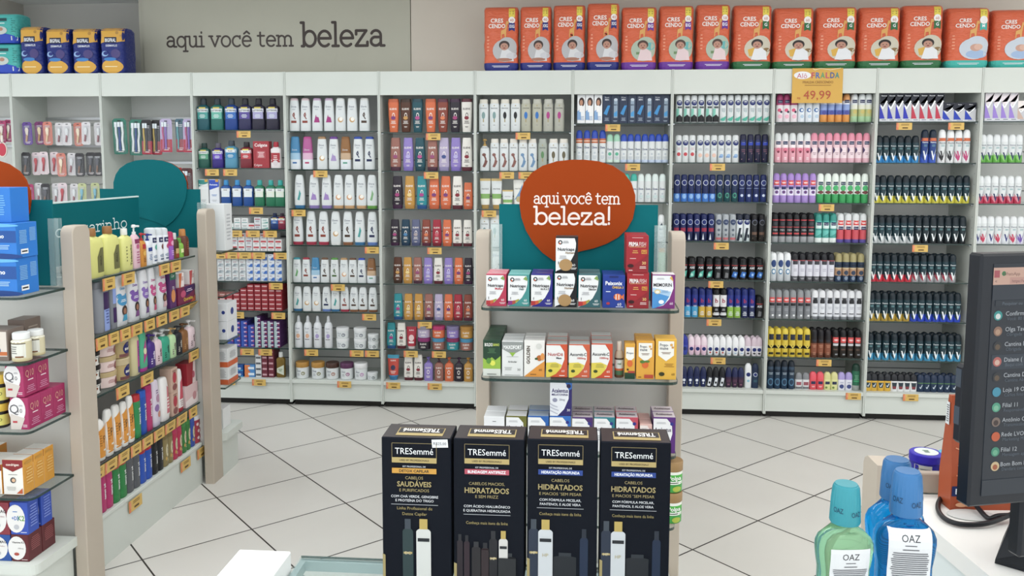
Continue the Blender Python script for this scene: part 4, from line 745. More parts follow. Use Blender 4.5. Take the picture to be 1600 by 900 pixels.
# white shampoo bay
place_row(3, 0, R_(['d_red','d_red','d_mag','d_mag','d_rng','d_rng','d_drk'], z8([635,700,768,838,905,973,1045])))
place_row(3, 1, R_(['d_blu','d_pnk','d_tan','d_pur','d_brz','d_nvy','d_nvy'], z8([640,712,797,866,935,1008,1076])))
place_row(3, 2, R_(['c_tea','c_pur','c_pur','c_org','c_org','c_org','c_grn'], z8([665,750,824,893,957,1027,1090])))
place_row(3, 3, R_(['c_red','c_red','c_red','c_rng','c_drk','c_tea','c_nvy'], z8([655,733,806,877,948,1018,1092])))
place_row(3, 4, R_(['s_tea','s_red','s_blu','s_brn','s_grn','s_tan','s_brn','s_nvy','s_brz'], z9([516,568,620,673,728,781,830,880,935])))
place_row(3, 5, R_(['c_teas','c_rngs','c_rngs','c_nvys','c_teas','c_reds','c_drks','c_drks','c_drks'], z9([517,572,625,682,732,785,837,887,943])))
place_row(3, 6, R_(['sp_o','sp_o','sp_l','sp_l'], z9([525,577,632,693]))+[('j_s',534.5,0),('j_s',534.5,17*S),('j_s',562,0),('j_s',562,17*S),('j_t',582.3,0),('j_t',582.3,12.2*S)])
place_row(3, 7, R_(['j_g','j_g','j_b','j_p','j_w','j_w'], [473,497.5,520,543,563.5+2,584-2.5][:4]+[564.7,583.2][:2]) if False else R_(['j_g','j_g','j_b','j_p'], [471.5,496,518.5,541])+[('j_w',563),('j_t',581)])
# colourful bay
place_row(4, 0, R_(['e_org','e_brn','e_tea','e_org','e_rdb','e_plm','e_wht'], zb([92,164,233,310,381,453,521])))
place_row(4, 1, R_(['f_mau','f_lil','f_tea','f_mau','f_pal','f_lil','f_wht'], zb([104,178,247,320,388,457,522])))
place_row(4, 2, R_(['f_plm','f_gld','f_trq','f_org','f_org','f_wht','g_org'], zb([115,187,258,330,398,467,529])))
place_row(4, 3, R_(['g_plm','g_nav','g_gry','g_rdb','g_cri','g_org','g_wht','g_wht'], zb([100,163,223,284,346,406,466,526])))
place_row(4, 4, R_(['g_brn','g_gld','g_mau','g_lil','g_wht','g_lil','g_org','g_plm'], zc([112,168,224,283,340,398,455,509])))
place_row(4, 5, R_(['g_trq','g_gld','g_gld','g_mau','g_pal','g_org','g_cri','g_rdb'], zc([114,172,230,287,343,398,452,508])))
place_row(4, 6, R_(['g_trq','g_wht','tb_r'], [611,626.8,642.5])+[(k, x, l) for x, a, b_ in ((662,'k_plm','k_pal'),(684.8,'k_mau','k_org'),(707.2,'k_trq','k_lil'),(728.6,'k_mau','k_gld')) for k, l in ((a,0),(b_,19.3*S))])
place_row(4, 7, R_(['tb_o','g_wht','g_wht','p_lil','p_mau','p_org','p_plm','p_gld'], [614,637.8,653.3,669,685.5,701.3,716.7,731.4]))
# pearl bay
place_row(5, 0, R_(['pn_t','pn_t','pn_k','pn_k','pn_b','pn_b','pn_m','pn_m'], zb([620,683,745,807,868,933,998,1063])))
place_row(5, 1, R_(['pn_p','pn_r','pn_r','pn_r','pn_s','pn_s','pn_g','pn_o','pn_o'], [757,772.6,787.4,802.2,817,831.8,847.5,864.5,880.7]))
place_row(5, 2, R_(['tg','tg','tgs','tbw','tbw','tg'], [757.8,775.6,792.8,809.5,826.6,850]))
place_row(5, 3, R_(['pn_t','pn_t','pn_k','pn_k'], [757,773,860,877]))
place_row(5, 4, R_(['dwh','tg'], [776,757.5]))
# navy-carton bay
place_row(6, 0, R_(['cph']*3, [908,921,934.5])+R_(['cnv','cnv2']*4, [948,961,974,987.2,1000.4,1013.6,1026.8,1040]))
place_row(6, 1, R_(['dv_or']*4+['dv_gr']*2+['dv_bl']*7, cx(3.72,740,[613,658,703,749,791,832,872,912,953,995,1035,1075,1115])))
place_row(6, 2, R_(['dv_tc']*2+['dv_wh']*4, [979,990.2,1001.3,1012.4,1023.6,1034.8]))
place_row(6, 3, [('adi', 1033)])
place_row(6, 4, R_(['gcap'], [1034]))
# can bays
place_row(7, 0, R_(['niv_bw']*6+['niv_tl']*7, z6([77,120,160,200,245,282,324,365,406,447,488,527,568])))
place_row(7, 1, R_(['niv_rd']*3+['niv_pc']*3+['niv_bl']*3+['niv_dk']*4, z6([73,111,150,194,232,272,312,352,393,436,477,518,559])))
place_row(7, 2, R_(['niv_b1']*6+['niv_b2']*3+['niv_b3']*4, z6([64,104,143,183,224,263,304,346,388,428,468,509,550])))
place_row(7, 3, R_(['niv_n1']*6+['niv_n2']*3+['niv_n3']*2+['niv_n4']*2, z6([60,98,137,176,216,256,298,338,378,417,457,500,541])), 1)
place_row(7, 4, R_(['axe_t']*4+['axe_k']*2+['axe_b']*4, z4([100,143,190,237,283,329,374,420,467,510])), 1)
place_row(7, 5, R_(['bz_c']*3+['bz_y']*2+['bz_w']*2+['bz_g']*2+['bz_n']*2+['axe_k'], z4([82,120,158,197,235,274,313,351,389,428,467,508])), 1)
place_row(7, 6, R_(['ro_b']+['ro_p']*3+['ro_w']*3+['ro_w2']*3+['ro_s']*3, z4([105,140,174,208,242,276,310,344,379,413,447,481,515])), 1)
place_row(7, 7, R_(['rd_n']*4+['rd_k']*3+['rd_m']*3+['tw','tn'], z4([100,134,169,204,238,272,306,341,376,408,447,485])))
place_row(8, 0, R_(['fl_pk']*3+['fl_bl']*3+['fl_or']*4+['fl_gn']*3, z6([643,682,723,765,807,848,891,933,975,1018,1062,1105,1147])))
place_row(8, 1, R_(['pk_w']*5+['pk_p']*8, z6([632,672,714,756,797,836,878,920,962,1003,1045,1087,1130])))
place_row(8, 2, R_(['li_r']*6+['gn_w']*7, z6([623,663,704,744,785,828,871,913,955,997,1037,1078,1121])))
place_row(8, 3, R_(['bk_g']*6+['tl_t']*3+['rd_w']*4, z6([616,656,696,736,777,818,861,902,943,984,1027,1070,1112])), 1)
place_row(8, 4, R_(['wh_b']*3+['wh_k']*6+['tn_n']*4, z4([583,621,660,700,739,779,817,857,896,936,976,1015,1057])), 1)
place_row(8, 5, R_(['gr_r']*6+['wh_s']*7, z4([575,612,651,689,729,768,808,847,887,926,965,1005,1045])), 1)
place_row(8, 6, R_(['ye_k']*6+['br_k']*3+['bk_r']*4, z4([570,608,646,686,725,765,803,839,878,919,960,1000,1040])), 1)
place_row(8, 7, R_(['nv_d']*4+['rb_g']*2+['rb_r']*2+['rb_y']*2+['rb_l']*2+['gc'], z4([567,604,642,680,721,760,799,838,876,914,953,993,1031])))
place_row(9, 0, R_(['cl_b']*4+['cl_r']*4+['cl_s']*3, z3([133,175,216,257,299,342,383,425,470,528,586])))
place_row(9, 1, R_(['rx_b']*6+['rx_ob']*2+['rx_ok']*2+['rx_op']*2, z3([112,147,185,223,262,302,350,392,440,484,526,568])))
place_row(9, 2, R_(['rx_y']*13, z3([98,133,172,212,251,290,329,369,409,449,489,528,567])))
place_row(9, 3, R_(['rx_w']*6+['rx_k']*7, z3([88,124,162,201,240,277,316,355,394,432,471,510,548])), 1)
place_row(9, 4, R_(['rx_r']*6+['rx_gr']*6, z5([80,118,157,197,236,276,315,356,396,436,475,515])), 1)
place_row(9, 5, R_(['rx_go']*6+['rx_bl']*7, z5([70,107,147,187,226,265,305,345,385,426,465,503,541])), 1)
place_row(9, 6, R_(['rx_lb']*12, z5([68,110,153,198,245,292,337,380,422,463,504,543])), 1)
place_row(9, 7, R_(['rr_y']*4+['rr_w']*4+['rr_n']*6, z5([58,90,127,163,199,234,269,304,342,377,414,451,487,524])), 1)
place_row(10, 0, R_(['cl_p']*4+['cl_q']*2, z3([682,724,767,809,856,912])))
place_row(10, 1, R_(['rw_g']*6, z3([653,687,726,766,806,842])))
place_row(10, 2, R_(['rw_r']*6, z3([640,676,716,757,797,837])))
place_row(10, 3, R_(['rw_p','rw_c','rw_p','rw_c','rw_p','rw_c','rw_v'], z3([622,656,694,734,773,812,850])))
place_row(10, 4, R_(['rw_g']*6, [1524,1536,1548,1560,1572,1584]))
B = MB()
for k, x, y, z in BACKCANS:
    for ch in CHILD[CAT[k]['first'].name]:
        me = ch.data; n = len(B.v); B.v += [(v.co.x+x, v.co.y+y, v.co.z+z) for v in me.vertices]
        mm = [B.m(next(q for q in MATS if MATS[q] == mt)) for mt in me.materials]
        for f in me.polygons:
            if f.material_index < len(mm) and len(f.vertices) >= 4 and (ch.name.startswith('cap') or f.index < 200): B.f.append([n+i for i in f.vertices]); B.mi.append(mm[f.material_index])
o = B.obj('spray_cans', None, .7); tag(o, 'rear rows of spray cans standing behind the front rows on wall shelves', 'spray cans'); o['kind'] = 'stuff'
# ---------------------------------------------------------------- stacked small boxes in the mouthwash bay
ROWN = ['bottom','second','third','fourth','fifth','sixth','seventh']
def stack(r, what, cols, gw=None):
    """cols: [(pixel x, [keys bottom to top])]"""
    z = base(2, r); n = len(cols)
    for i, (x, ks) in enumerate(cols):
        zz = 0; p = onY(x, ROWS[2][r], YF)
        for j, k in enumerate(ks):
            o = inst(k); o.location = (p.x, YF, z+zz); zz += (o.dimensions.z or HB[k]*S)+.0003
            lv = 'topmost' if j == len(ks)-1 and j > 0 else ROWN[j]
            tag(o, short('%s, %s in %s column of %s, %s mouthwash bay' % (CAT[k]['desc'], lv, ORD[i], what, shelf_name(2, r)), 16), 'toothpaste box', '%s in the mouthwash bay' % what)
HB = {}
stack(3, 'loose stacks', [(347.5,['b_w']*2),(359.5,['b_wt']),(371,['b_w','b_w']),(382.5,['b_w']*2),(393,['b_wr']),(402.5,['b_ws']*2),(414,['b_wt']*2)])
stack(4, 'mixed stacks', [(343,['b_rr']*2),(354.5,['b_wr']*2),(366,['b_wr','b_ws','b_wr']),(377.5,['b_wr']*3),(389,['b_ws']*3),(400.5,['b_wr']*3),(412,['b_wr','b_wr','b_ws']),(423.5,['b_wr']*3),(435,['b_wr']*2)])
stack(5, 'silver stacks', [(334+11.3*i,['b_g' if i < 5 else 'b_bl']*4) for i in range(10)])
stack(6, 'red stacks', [(337+11*i,['b_red']*(4 if i < 4 else 5 if i == 4 else 6)) for i in range(10)])
stack(7, 'purple stacks', [(360.5+10.8*i,['b_pu']*(6 if i < 3 else 5)) for i in range(4)]+[(403.6+10*i,['b_ps']*(7 if i == 0 else 6)) for i in range(4)])
stack(8, 'bottom stacks', [(369,['b_cl']*2),(390.5,['b_mu']*2),(404.2,['b_ww']*4),(414,['b_mm']*5),(424,['b_mm']*5)])
place_row(2, 8, [('amb', 438)])
# ---------------------------------------------------------------- yellow price tags
def tag_mesh(wd, ht, tilt=0):
    B = MB(); B.box(-wd/2, wd/2, -.0012, 0, -ht, 0, '#dab252')
    F = lambda u, v, e: (u*wd/2, -.0012-e, -ht+v*ht)
    B.decal([('p',[(-1,0),(-.72,0),(-.78,1),(-1,1)],'#dd7a4a'),('e',-.78,.6,.12,.3,'#e8946a'),('l',.1,.72,1.3,.3,2,'#8a6a2a'),('l',.15,.26,.9,.3,1,'#3a2a14'),('r',.12,.27,.7,.16,'#5a3f14')], F, ht/(wd/2), 1)
    return B.mesh('price_tag')
TAGM = None
TAGS = {2:[(0,378.6),(1,329),(1,357.5),(2,398),(3,345),(3,365.5),(3,393),(3,420),(4,343),(4,361),(4,379.5),(4,401.5),(4,436.5),(5,429),(6,368.6),(6,433),(7,384),(7,412.5),(8,357),(8,404.7)],
 3:[(1,499),(2,464.8),(3,579.7),(4,526.4),(5,575.6),(6,484.7),(6,556),(6,580),(7,538)], 4:[(0,676),(1,672.7),(3,678),(5,662.8),(6,640.8),(6,685),(7,614.5),(7,679.4)], 5:[(0,816.8),(1,791.4),(1,821.3),(2,763.4)],
 6:[(0,957.7),(1,988.8)], 7:[(1,1122),(3,1128),(4,1119.4),(5,1116.5),(6,1123)], 8:[(2,1293),(6,1289),(7,1333.5)], 9:[(0,1415),(0,1496.6),(3,1440),(7,1423)]}
me = tag_mesh(.098, .045)
for b, L_ in TAGS.items():
    for i, (r, x) in enumerate(L_):
        last = r == len(ROWS[b])-1; z = base(b, r); p = onY(x, ROWS[b][r], YW)
        same = [t for t in L_ if t[0] == r]; k = same.index((r, x))
        o = bpy.data.objects.new('price_tag', me); col.objects.link(o); o.location = (p.x, YW-.0035 if last else YW+.0205, z-(.004 if last else .008))
        tag(o, ('%s yellow price tag under %s, %s' % (pos(k, len(same)), shelf_name(b, r), BAY[b])) if len(same) > 1 else 'yellow price tag under %s, %s' % (shelf_name(b, r), BAY[b]), 'price tag', 'yellow price tags on the wall shelving')
# blister packs
def blister(key, desc, back, inner, w, h, cat, brush=False, name='blister_pack', low=None):
    def fn():
        R = empty(name); W, H = w*S*1.12, h*S; B = MB(); r = W*.16
        pr = [(-W/2,-H+r),(-W/2+r,-H),(W/2-r,-H),(W/2,-H+r),(W/2,-r),(W/2-r,0),(-W/2+r,0),(-W/2,-r)]
        B.plate(pr, -.001, .0, back)
        F = lambda u, v, e: (u*W/2, -.001-e, -H+v*H)
        B.decal([('r',0,.93,.5,.03,'#2a2a2e')]+([('r',0,.2,1.9,.38,low)] if low else [])+[('l',0,.8,1.2,.1,2,'#c9c9cf'),('l',0,.1,1.2,.1,2,'#e6dada')], F, H/(W/2), 1)
        c1 = B.obj('backing_card', R); B = MB()
        if brush:
            for q, dx in enumerate((-.45,0,.45)[:brush]):
                cc = inner[q % len(inner)]
                B.tube([(dx*W/2,-.006,-H*.9),(dx*W/2*.8,-.007,-H*.6),(dx*W/2*1.1,-.006,-H*.4),(dx*W/2,-.007,-H*.22)], W*.075, cc, 6)
                B.box(dx*W/2-W*.09, dx*W/2+W*.09, -.014, -.004, -H*.24, -H*.1, '#dfe8ee', .001)
        else:
            B.tube([(-W*.12,-.006,-H*.85),(0,-.007,-H*.55)], W*.1, inner[0], 7); B.loft([ring(-H*.6, W*.1, .004, 2, 8, 0, -.007), ring(-H*.35, W*.2, .006, 2, 8, .0, -.008), ring(-H*.25, W*.12, .004, 2, 8, 0, -.008)], [inner[-1]])
        c2 = B.obj('toothbrush' if brush else 'tool', R, .7); B = MB()
        B.loft([[(-W*.4,-.002,zz),(W*.4,-.002,zz),(W*.34,-.016,zz),(-W*.34,-.016,zz)][::-1] for zz in (-H*.95,-H*.16)], ['blister']); c3 = B.obj('plastic_shell', R)
        CHILD[R.name] = [c1, c2, c3]; return R
    add(key, desc, name, cat, fn)
blister('q_v', 'violet-backed beauty blister', '#6a4a9c', ['#c9a27a','#e2d6c9'], 14.5, 37, 'blister pack'); blister('q_m', 'plum-backed beauty blister', '#7c2f6c', ['#b5854a','#e0c9a0'], 14.5, 37, 'blister pack'); blister('q_o', 'coral-edged beauty blister', '#cf7a6a', ['#e2c49a','#f0e0c4'], 14, 38, 'blister pack'); blister('q_w', 'white beauty blister', '#d6d3d6', ['#a06a72','#dcdfe2'], 13.6, 37, 'blister pack'); blister('q_r', 'white-and-red beauty blister', '#dccbd0', ['#a82f3c','#c2424c'], 13.6, 37, 'blister pack'); blister('q_k', 'black-backed beauty blister', '#3a383c', ['#8a6a5a','#5a5a62'], 14, 38, 'blister pack'); blister('q_b', 'green-topped blister with blue tool', '#b9c08a', ['#4a8fb5','#7ab8cc'], 13, 37, 'blister pack'); blister('q_p', 'pink-backed beauty blister', '#b0386c', ['#d9c9a0','#e9dcd0'], 13, 36, 'blister pack')
TB = 'toothbrush_pack'
blister('x_g', 'green-and-orange triple toothbrush pack', '#2f7a68', ['#e8ecee','#2f4f8c','#e8ecee'], 21, 58, 'toothbrush pack', 3, TB, '#22705f'); blister('x_k', 'black-and-red toothbrush pack', '#2b282c', ['#c9a83a','#3a3a40'], 16, 56, 'toothbrush pack', 2, TB, '#a8243a'); blister('x_v', 'lilac-and-red toothbrush pack', '#b5a8cc', ['#c05a8c','#8a6ac0'], 18, 54, 'toothbrush pack', 2, TB, '#b5243a'); blister('x_b', 'teal-and-red toothbrush pack', '#4a6a7c', ['#5ab0b8','#33505c'], 14, 54, 'toothbrush pack', 1, TB, '#a8243a'); blister('x_r', 'red-backed toothbrush pack', '#a01f2f', ['#dfe3e6','#b04a5a'], 17, 52, 'toothbrush pack', 3, TB); blister('x_d', 'dark-red toothbrush pack', '#5a2a2c', ['#d6d8da','#a04a4a'], 18, 50, 'toothbrush pack', 2, TB)
def hang(b, rown, ytop, items, Yd=YW+.07):
    cnt = {}
    for i, (k, x) in enumerate(items):
        if k.startswith(('q','x')):
            o = inst(k); p = onY(x, ytop, Yd); o.location = (p.x, Yd+(i % 2)*.02-.01, p.z+random.uniform(-.008,.004)); o.rotation_euler = (0, random.uniform(-.04,.04), 0)
            B = MB(); B.tube([(0,.0,.0),(0,YW+.36-Yd,.0)], .0022, 'M#b0b3b6', 6)
            tag(o, '%s %s, %s hooked row, %s' % (pos(i, len(items)).replace(' from left',''), CAT[k]['desc'], rown, BAY[b]), CAT[k]['cat'], '%s hooked row in the %s' % (rown, BAY[b]))
            h = B.obj('display_hook'); h.location = (o.location.x, o.location.y, o.location.z-.012)
            tag(h, 'thin metal hook holding %s blister, %s row, %s' % (pos(i, len(items)).replace(' from left',''), rown, BAY[b]), 'hook', 'display hooks in the %s' % BAY[b])
hang(0, 'upper', 190, [('q_v',43),('q_m',59.5),('q_o',75),('q_w',91),('q_w',105.5),('q_o',120),('q_w',135.5),('q_w',152)])
hang(0, 'middle', 238, [('q_k',42),('q_r',54.5),('q_r',69),('q_r',83),('q_o',96),('q_w',110.5),('q_k',125.5),('q_k',140),('q_k',153)])
hang(0, 'lower', 286, [('q_p',47),('q_w',59),('q_k',72),('q_w',86),('q_r',99),('q_w',114.5),('q_b',129.5),('q_b',147)])
hang(1, 'upper', 186, [('x_g',187),('x_g',211.5),('x_k',229.5),('x_k',243),('x_v',260),('x_b',279.5),('x_v',296)])
hang(1, 'middle', 262, [('x_r',262),('x_r',276),('x_d',293)])
hang(-1, 'upper', 187, [('q_p',4),('q_p',12)]); hang(-1, 'middle', 262, [('q_p',6)])
B = MB(); B.loft([ring(y, .03, .045, 2, 20) for y in (0,.012)], ['#c9344c']); B.loft([ring(y, .036, .052, 2, 20) for y in (.002,.01)], ['#e6dcd2'])
B.v = [(x, z_-.006, y) for x, y, z_ in B.v]; B.box(-.008,.008,-.004,.004,.045,.1,'#e6dcd2',.002)
p = onY(4, 236, YW+.03); o = B.obj('hair_brush', None, .7); o.location = (p.x, YW+.03, p.z+.01); tag(o, 'oval red hairbrush with cream rim hanging at left frame edge', 'hairbrush')
# ================================================================ GOODS ON THE LEFT GONDOLA, AISLE SIDE
PX = -1.972
def side(shelf, prof, xl, xr, ytop, bands, capc, decs, name, cat, label, n=1, dx=None, back=0, group=None, dep=None, seg=24):
    """n copies from xl..xr, further ones dx pixels on; the front faces the aisle"""
    z = (SLV+(.2225,))[shelf]; y0 = solve_px(xl, 1, X=PX, z=z); y1 = solve_px(xr, 1, X=PX, z=z)
    w = (y1-y0)*.96; h = solve_py(ytop, PX, (y0+y1)/2)-z
    if shelf > 0: h = min(h, (SLV+(.2225,))[shelf-1]-z-.014)
    if prof == 'box': first = carton(name, w, dep or .05, h, bands, decs)
    else: first = vessel(name, prof, w, h, bands, capc, decs, None, seg, dep)
    D = (dep or .05) if prof == 'box' else w*(dep or PROF[prof]['dep'] or .62)
    if isinstance(label, str): label = [label]
    k = 0
    for i in range(n):
        for b in range(back+1):
            o = first if k == 0 else copy_thing(first)
            o.rotation_euler = (0,0,math.pi/2); o.location = (PX-.006-(0 if prof == 'box' else D/2)-b*(D+.004), (y0+y1)/2+i*(y1-y0), z)
            lb = label[min(i, len(label)-1)]
            tag(o, short('one standing behind the '+lb if b == 1 else 'rearmost one behind the '+lb if b == 2 else lb), cat, group); k += 1
    return first
G1 = 'hair bottles on the left gondola'
bot = 'pump_bottle'
yl = [('l',.35,.4,.8,.5,6,'#5a5a2a')]
side(0,'goldcap',127,144,361,[(0,'#3f2a66'),(.1,'#5a3f8c')],'#a8763a',[('l',.2,.4,1.1,.5,7,'#e6dff2')],'shampoo_bottle','bottle','purple bottle with gold cap beside the near post')
side(0,'goldcap',144,170,357,[(0,'#d9d878')],'#9c6a34',[('p',[(-.1,.1),(.75,.1),(.75,.6),(.3,.6),(-.1,.42)],'#6a6a3c'),('v','SKALA',.3,.34,.05,'#2a2a1c',.3)],'shampoo_bottle','bottle',['first pale-yellow bottle with gold cap from the near post','second pale-yellow bottle with gold cap from the near post'],2,group='yellow gold-capped bottles')
side(0,'goldcap',196.5,213,357,[(0,'#dcdb80')],'#e6e6e0',[('v','Todecacho',.4,.36,.08,'#3a3a20',.5),('l',-.4,.4,.3,.4,5,'#8a8a50')],'shampoo_bottle','bottle','pale-yellow bottle with white cap and black lettering')
side(0,'pump',213.5,224,351,[(0,'#e3bcc8'),(.78,'#e9e2e4')],'#e9e9ea',[('r',0,.62,1.4,.1,'#8a2c5a'),('e',0,.5,.4,None,'#c45a86'),('l',0,.25,1,.3,5,'#b0587c')],bot,'pump bottle','pink pump bottle with white head on top aisle shelf')
side(0,'pump',224.5,233.5,364,[(0,'#d08a24')],'#b8262e',[('r',0,.6,1.1,.14,'#b8262e'),('e',0,.4,.5,None,'#e3b04a'),('l',0,.2,.9,.15,3,'#7a4a1a')],bot,'pump bottle','orange pump bottle with red head on top aisle shelf')
side(0,'pump',234,243,365,[(0,'#dfe4ec')],'#23348c',[('r',0,.5,1.4,.12,'#2a418f'),('l',0,.25,1.1,.2,4,'#5a78b0')],bot,'pump bottle','white pump bottle with blue head on top aisle shelf')
for i, (xl, c, wd) in enumerate(((242,'#4aa390','teal'),(252,'#7a4a44','brown'),(260,'#c4487c','pink'))):
    side(0,'can',xl,xl+9.5,356,[(0,'#e2e5ec')],'#cfd5da',[('r',0,.66,1.3,.14,'#252c58'),('T','Dove',0,.66,.05,'#e9ecf5',1),('e',.2,.46,.5,.08,c),('e',0,.2,.6,.05,'#9aa6b8'),('r',0,.1,1,.04,'#4a5878')],'spray_can','spray can','white aerosol with navy badge and %s shape, top aisle shelf' % wd)
side(0,'can',269,277,362,[(0,'#9a5ac0'),(.5,'#c22a72')],'#b8285f',[('e',0,.6,.5,None,'#e6a9c8'),('l',0,.25,1,.2,3,'#d9b9e6')],'spray_can','spray can','magenta-and-violet spray can on top aisle shelf')
side(0,'slimcap',277.5,285,364,[(0,'#7a4a1c'),(.3,'#4a2a14')],'#c9ccca',[('r',0,.3,1.3,.2,'#c9a468'),('r',0,.12,1.3,.14,'#9c3a2c')],'hair_oil','bottle','small dark hair-oil bottle with pale cap')
side(0,'slimcap',285,292,372,[(0,'#7ab52c')],'#5a9c2c',[('r',0,.35,1.2,.2,'#dfe6a0'),('l',0,.2,.9,.15,2,'#3f6a1c')],'hair_oil','bottle','small bright-green bottle with pointed cap')
side(0,'slimcap',292,301,358,[(0,'#5f2c16')],'#b5742c',[('l',0,.4,.8,.3,4,'#a8643a')],'hair_oil','bottle','tall amber hair-oil bottle beside the far post')
# second shelf
side(1,'tube',136,155,459,[(0,'#5b3a9c'),(.14,'#83838a'),(.9,'#8e8e94')],'#5b3a9c',[('t','HAIR',0,.6,.06,'#3a3040',1.4),('r',0,.44,1.6,.05,'#5b3a86'),('l',0,.3,1.3,.2,5,'#4a4450')],'hair_tube','tube','grey tube with purple cap beside the near post')
side(1,'straight',158,180,440,[(0,'#878b94')],'#7b7f88',[('r',.2,.62,.95,.34,'#3a2058'),('r',.2,.24,.95,.42,'#8aa0dc'),('l',.2,.3,.6,.3,5,'#4a5a9c')],'shampoo_bottle','bottle','tall grey bottle with purple-over-blue label')
side(1,'straight',179,188,436,[(0,'#7d818a')],'#70747c',[('r',0,.66,1.2,.3,'#8aa0dc'),('r',0,.28,1.2,.3,'#3a2058')],'shampoo_bottle','bottle','slim grey bottle with blue-over-purple label')
def kid(xl, xr, yt, c, hair, top, lb):
    side(1,'capdown',xl,xr,yt,[(0,'#d5d6da')],'#cfd2d6',[('T','Divina',0,.74,.05,c,1.1),('e',0,.5,.75,.1,c),('e',-.5,.6,.3,.05,c),('e',.5,.58,.3,.05,c),('l',0,.5,1,.06,2,'#eef0f4'),('e',.1,.3,.42,.1,hair),('e',.1,.29,.24,.06,'#9c6a50'),('p',[(-.3,.1),(.5,.1),(.4,.22),(-.1,.22)],top)],'shampoo_bottle','bottle',lb)
kid(187,207,418,'#3a8fc0','#3f2c26','#2f9ac0','white bottle with blue print and girl photo')
kid(208,225,412,'#7a52a8','#2b1f1f','#7a4a86','white bottle with purple print nearest the blue-print bottle')
kid(226,239,410,'#8668b5','#2b1f1f','#6a4a86','second white bottle with purple print and girl photo')
kid(239,250,412,'#c04a86','#4a2c22','#c04a72','white bottle with magenta print, right of purple ones')
kid(252,267,408,'#c04a86','#4a2c22','#d9b0b8','white bottle with pink print beside green-topped carton')
side(1,'box',268.5,278,418,'#5a2f6a',0,[('p',[(-1,.7),(1,.7),(1,1),(-1,1)],'#1d6a52'),('t','Cor',0,.8,.08,'#e9f0e6',1),('e',0,.3,.7,.16,'#d98a4a'),('t','70',0,.5,.08,'#f0e6f0',1)],'carton','carton','slim purple carton with green top on aisle shelf',dep=.05)
o = side(1,'box',280,307.5,447,'#7a1f4a',0,[('p',[(-.1,.4),(1,.7),(1,1),(-.3,1)],'#3f1f5a'),('e',-.4,.6,.3,.2,'#c04a72'),('T','Queratina',.15,.28,.2,'#e6c02c',1.4),('p',[(.4,.0),(1,.0),(1,.4)],'#c45a2c'),('l',.3,.75,.8,.2,2,'#e6d6e6')],'carton','carton','large purple carton with yellow lettering beside the far post',dep=.07)
zt_ = o.location.z+o.dimensions.z
for i, (yy, c) in enumerate(((281,'#cf6a3a'),(296,'#c24a4a'))):
    y0 = solve_px(yy, 1, X=PX, z=zt_); q = carton('carton', .055, .06, .072, '#e9e2e0', [('p',[(-1,0),(-.4,0),(.2,1),(-1,1)],c),('l',.3,.6,.9,.3,3,'#b06a6a')]); q.rotation_euler = (0,0,math.pi/2); q.location = (PX-.01, y0+.04+i*.012, zt_+.0005)
    tag(q, 'small white-and-%s carton on top of the large purple carton' % ('orange' if i == 0 else 'red'), 'carton')
# third shelf: stacked pots
def pots(xl, xr, n, tops, body, lid, decs, lb):
    z = SLV[2]; y0 = solve_px(xl, 1, X=PX, z=z); y1 = solve_px(xr, 1, X=PX, z=z); w = (y1-y0)*.95; H_ = (solve_py(tops, PX, (y0+y1)/2)-z)/n
    f = vessel('cream_jar','jar',w,H_-.001,[(0,body)],lid,decs)
    for i in range(n):
        o = f if i == 0 else copy_thing(f); o.rotation_euler = (0,0,math.pi/2); o.location = (PX-.006-w/2, (y0+y1)/2, z+i*H_)
        tag(o, ('%s, %s of its stack' % (lb, ['bottom','middle','topmost'][i if n == 3 else i*2])), 'jar', lb.split(',')[0]+' stack')
pots(145,169,3,549,'#e2e0da','#1b1718',[('e',.45,.38,.36,None,'#141214'),('t','seda',.45,.38,.12,'#e9e4da',.5),('e',-.3,.4,.2,.1,'#8a4a24'),('e',-.5,.28,.14,.08,'#8a4a24'),('l',-.3,.6,.6,.08,1,'#3a3a34')],'white cream jar with black lid by near post')
pots(170,193,3,531,'#e6cdc8','#bfa878',[('e',.3,.36,.3,None,'#8a4a4a'),('l',-.3,.4,.7,.24,3,'#a05a5a')],'pink-white cream jar with gold lid')
pots(194,211.5,2,523,'#b59e68','#c2b088',[('e',.1,.42,.62,None,'#22266a'),('T','seda',.1,.42,.16,'#f0ecdf',1.0),('r',0,.12,1.9,.14,'#7a4a4a')],'gold cream jar with navy round badge')
side(2,'straight',212,224,519,[(0,'#cfc595')],'#c9bf90',[('r',.4,.45,.8,.7,'#b83a9c'),('v','VIGOR',.4,.5,.08,'#5a2a7a',.4),('r',.4,.12,.8,.14,'#4a3a8a')],'shampoo_bottle','bottle','cream bottle with magenta side label, third aisle shelf')
side(2,'capdown',224.5,236,517,[(0,'#3fae86')],'#b83a9c',[('p',[(-.5,.2),(.5,.4),(.3,.8),(-.3,.6)],'#b83a8c'),('e',0,.5,.4,.08,'#e3d9b0')],'shampoo_bottle','bottle','green bottle with magenta cap, third aisle shelf')
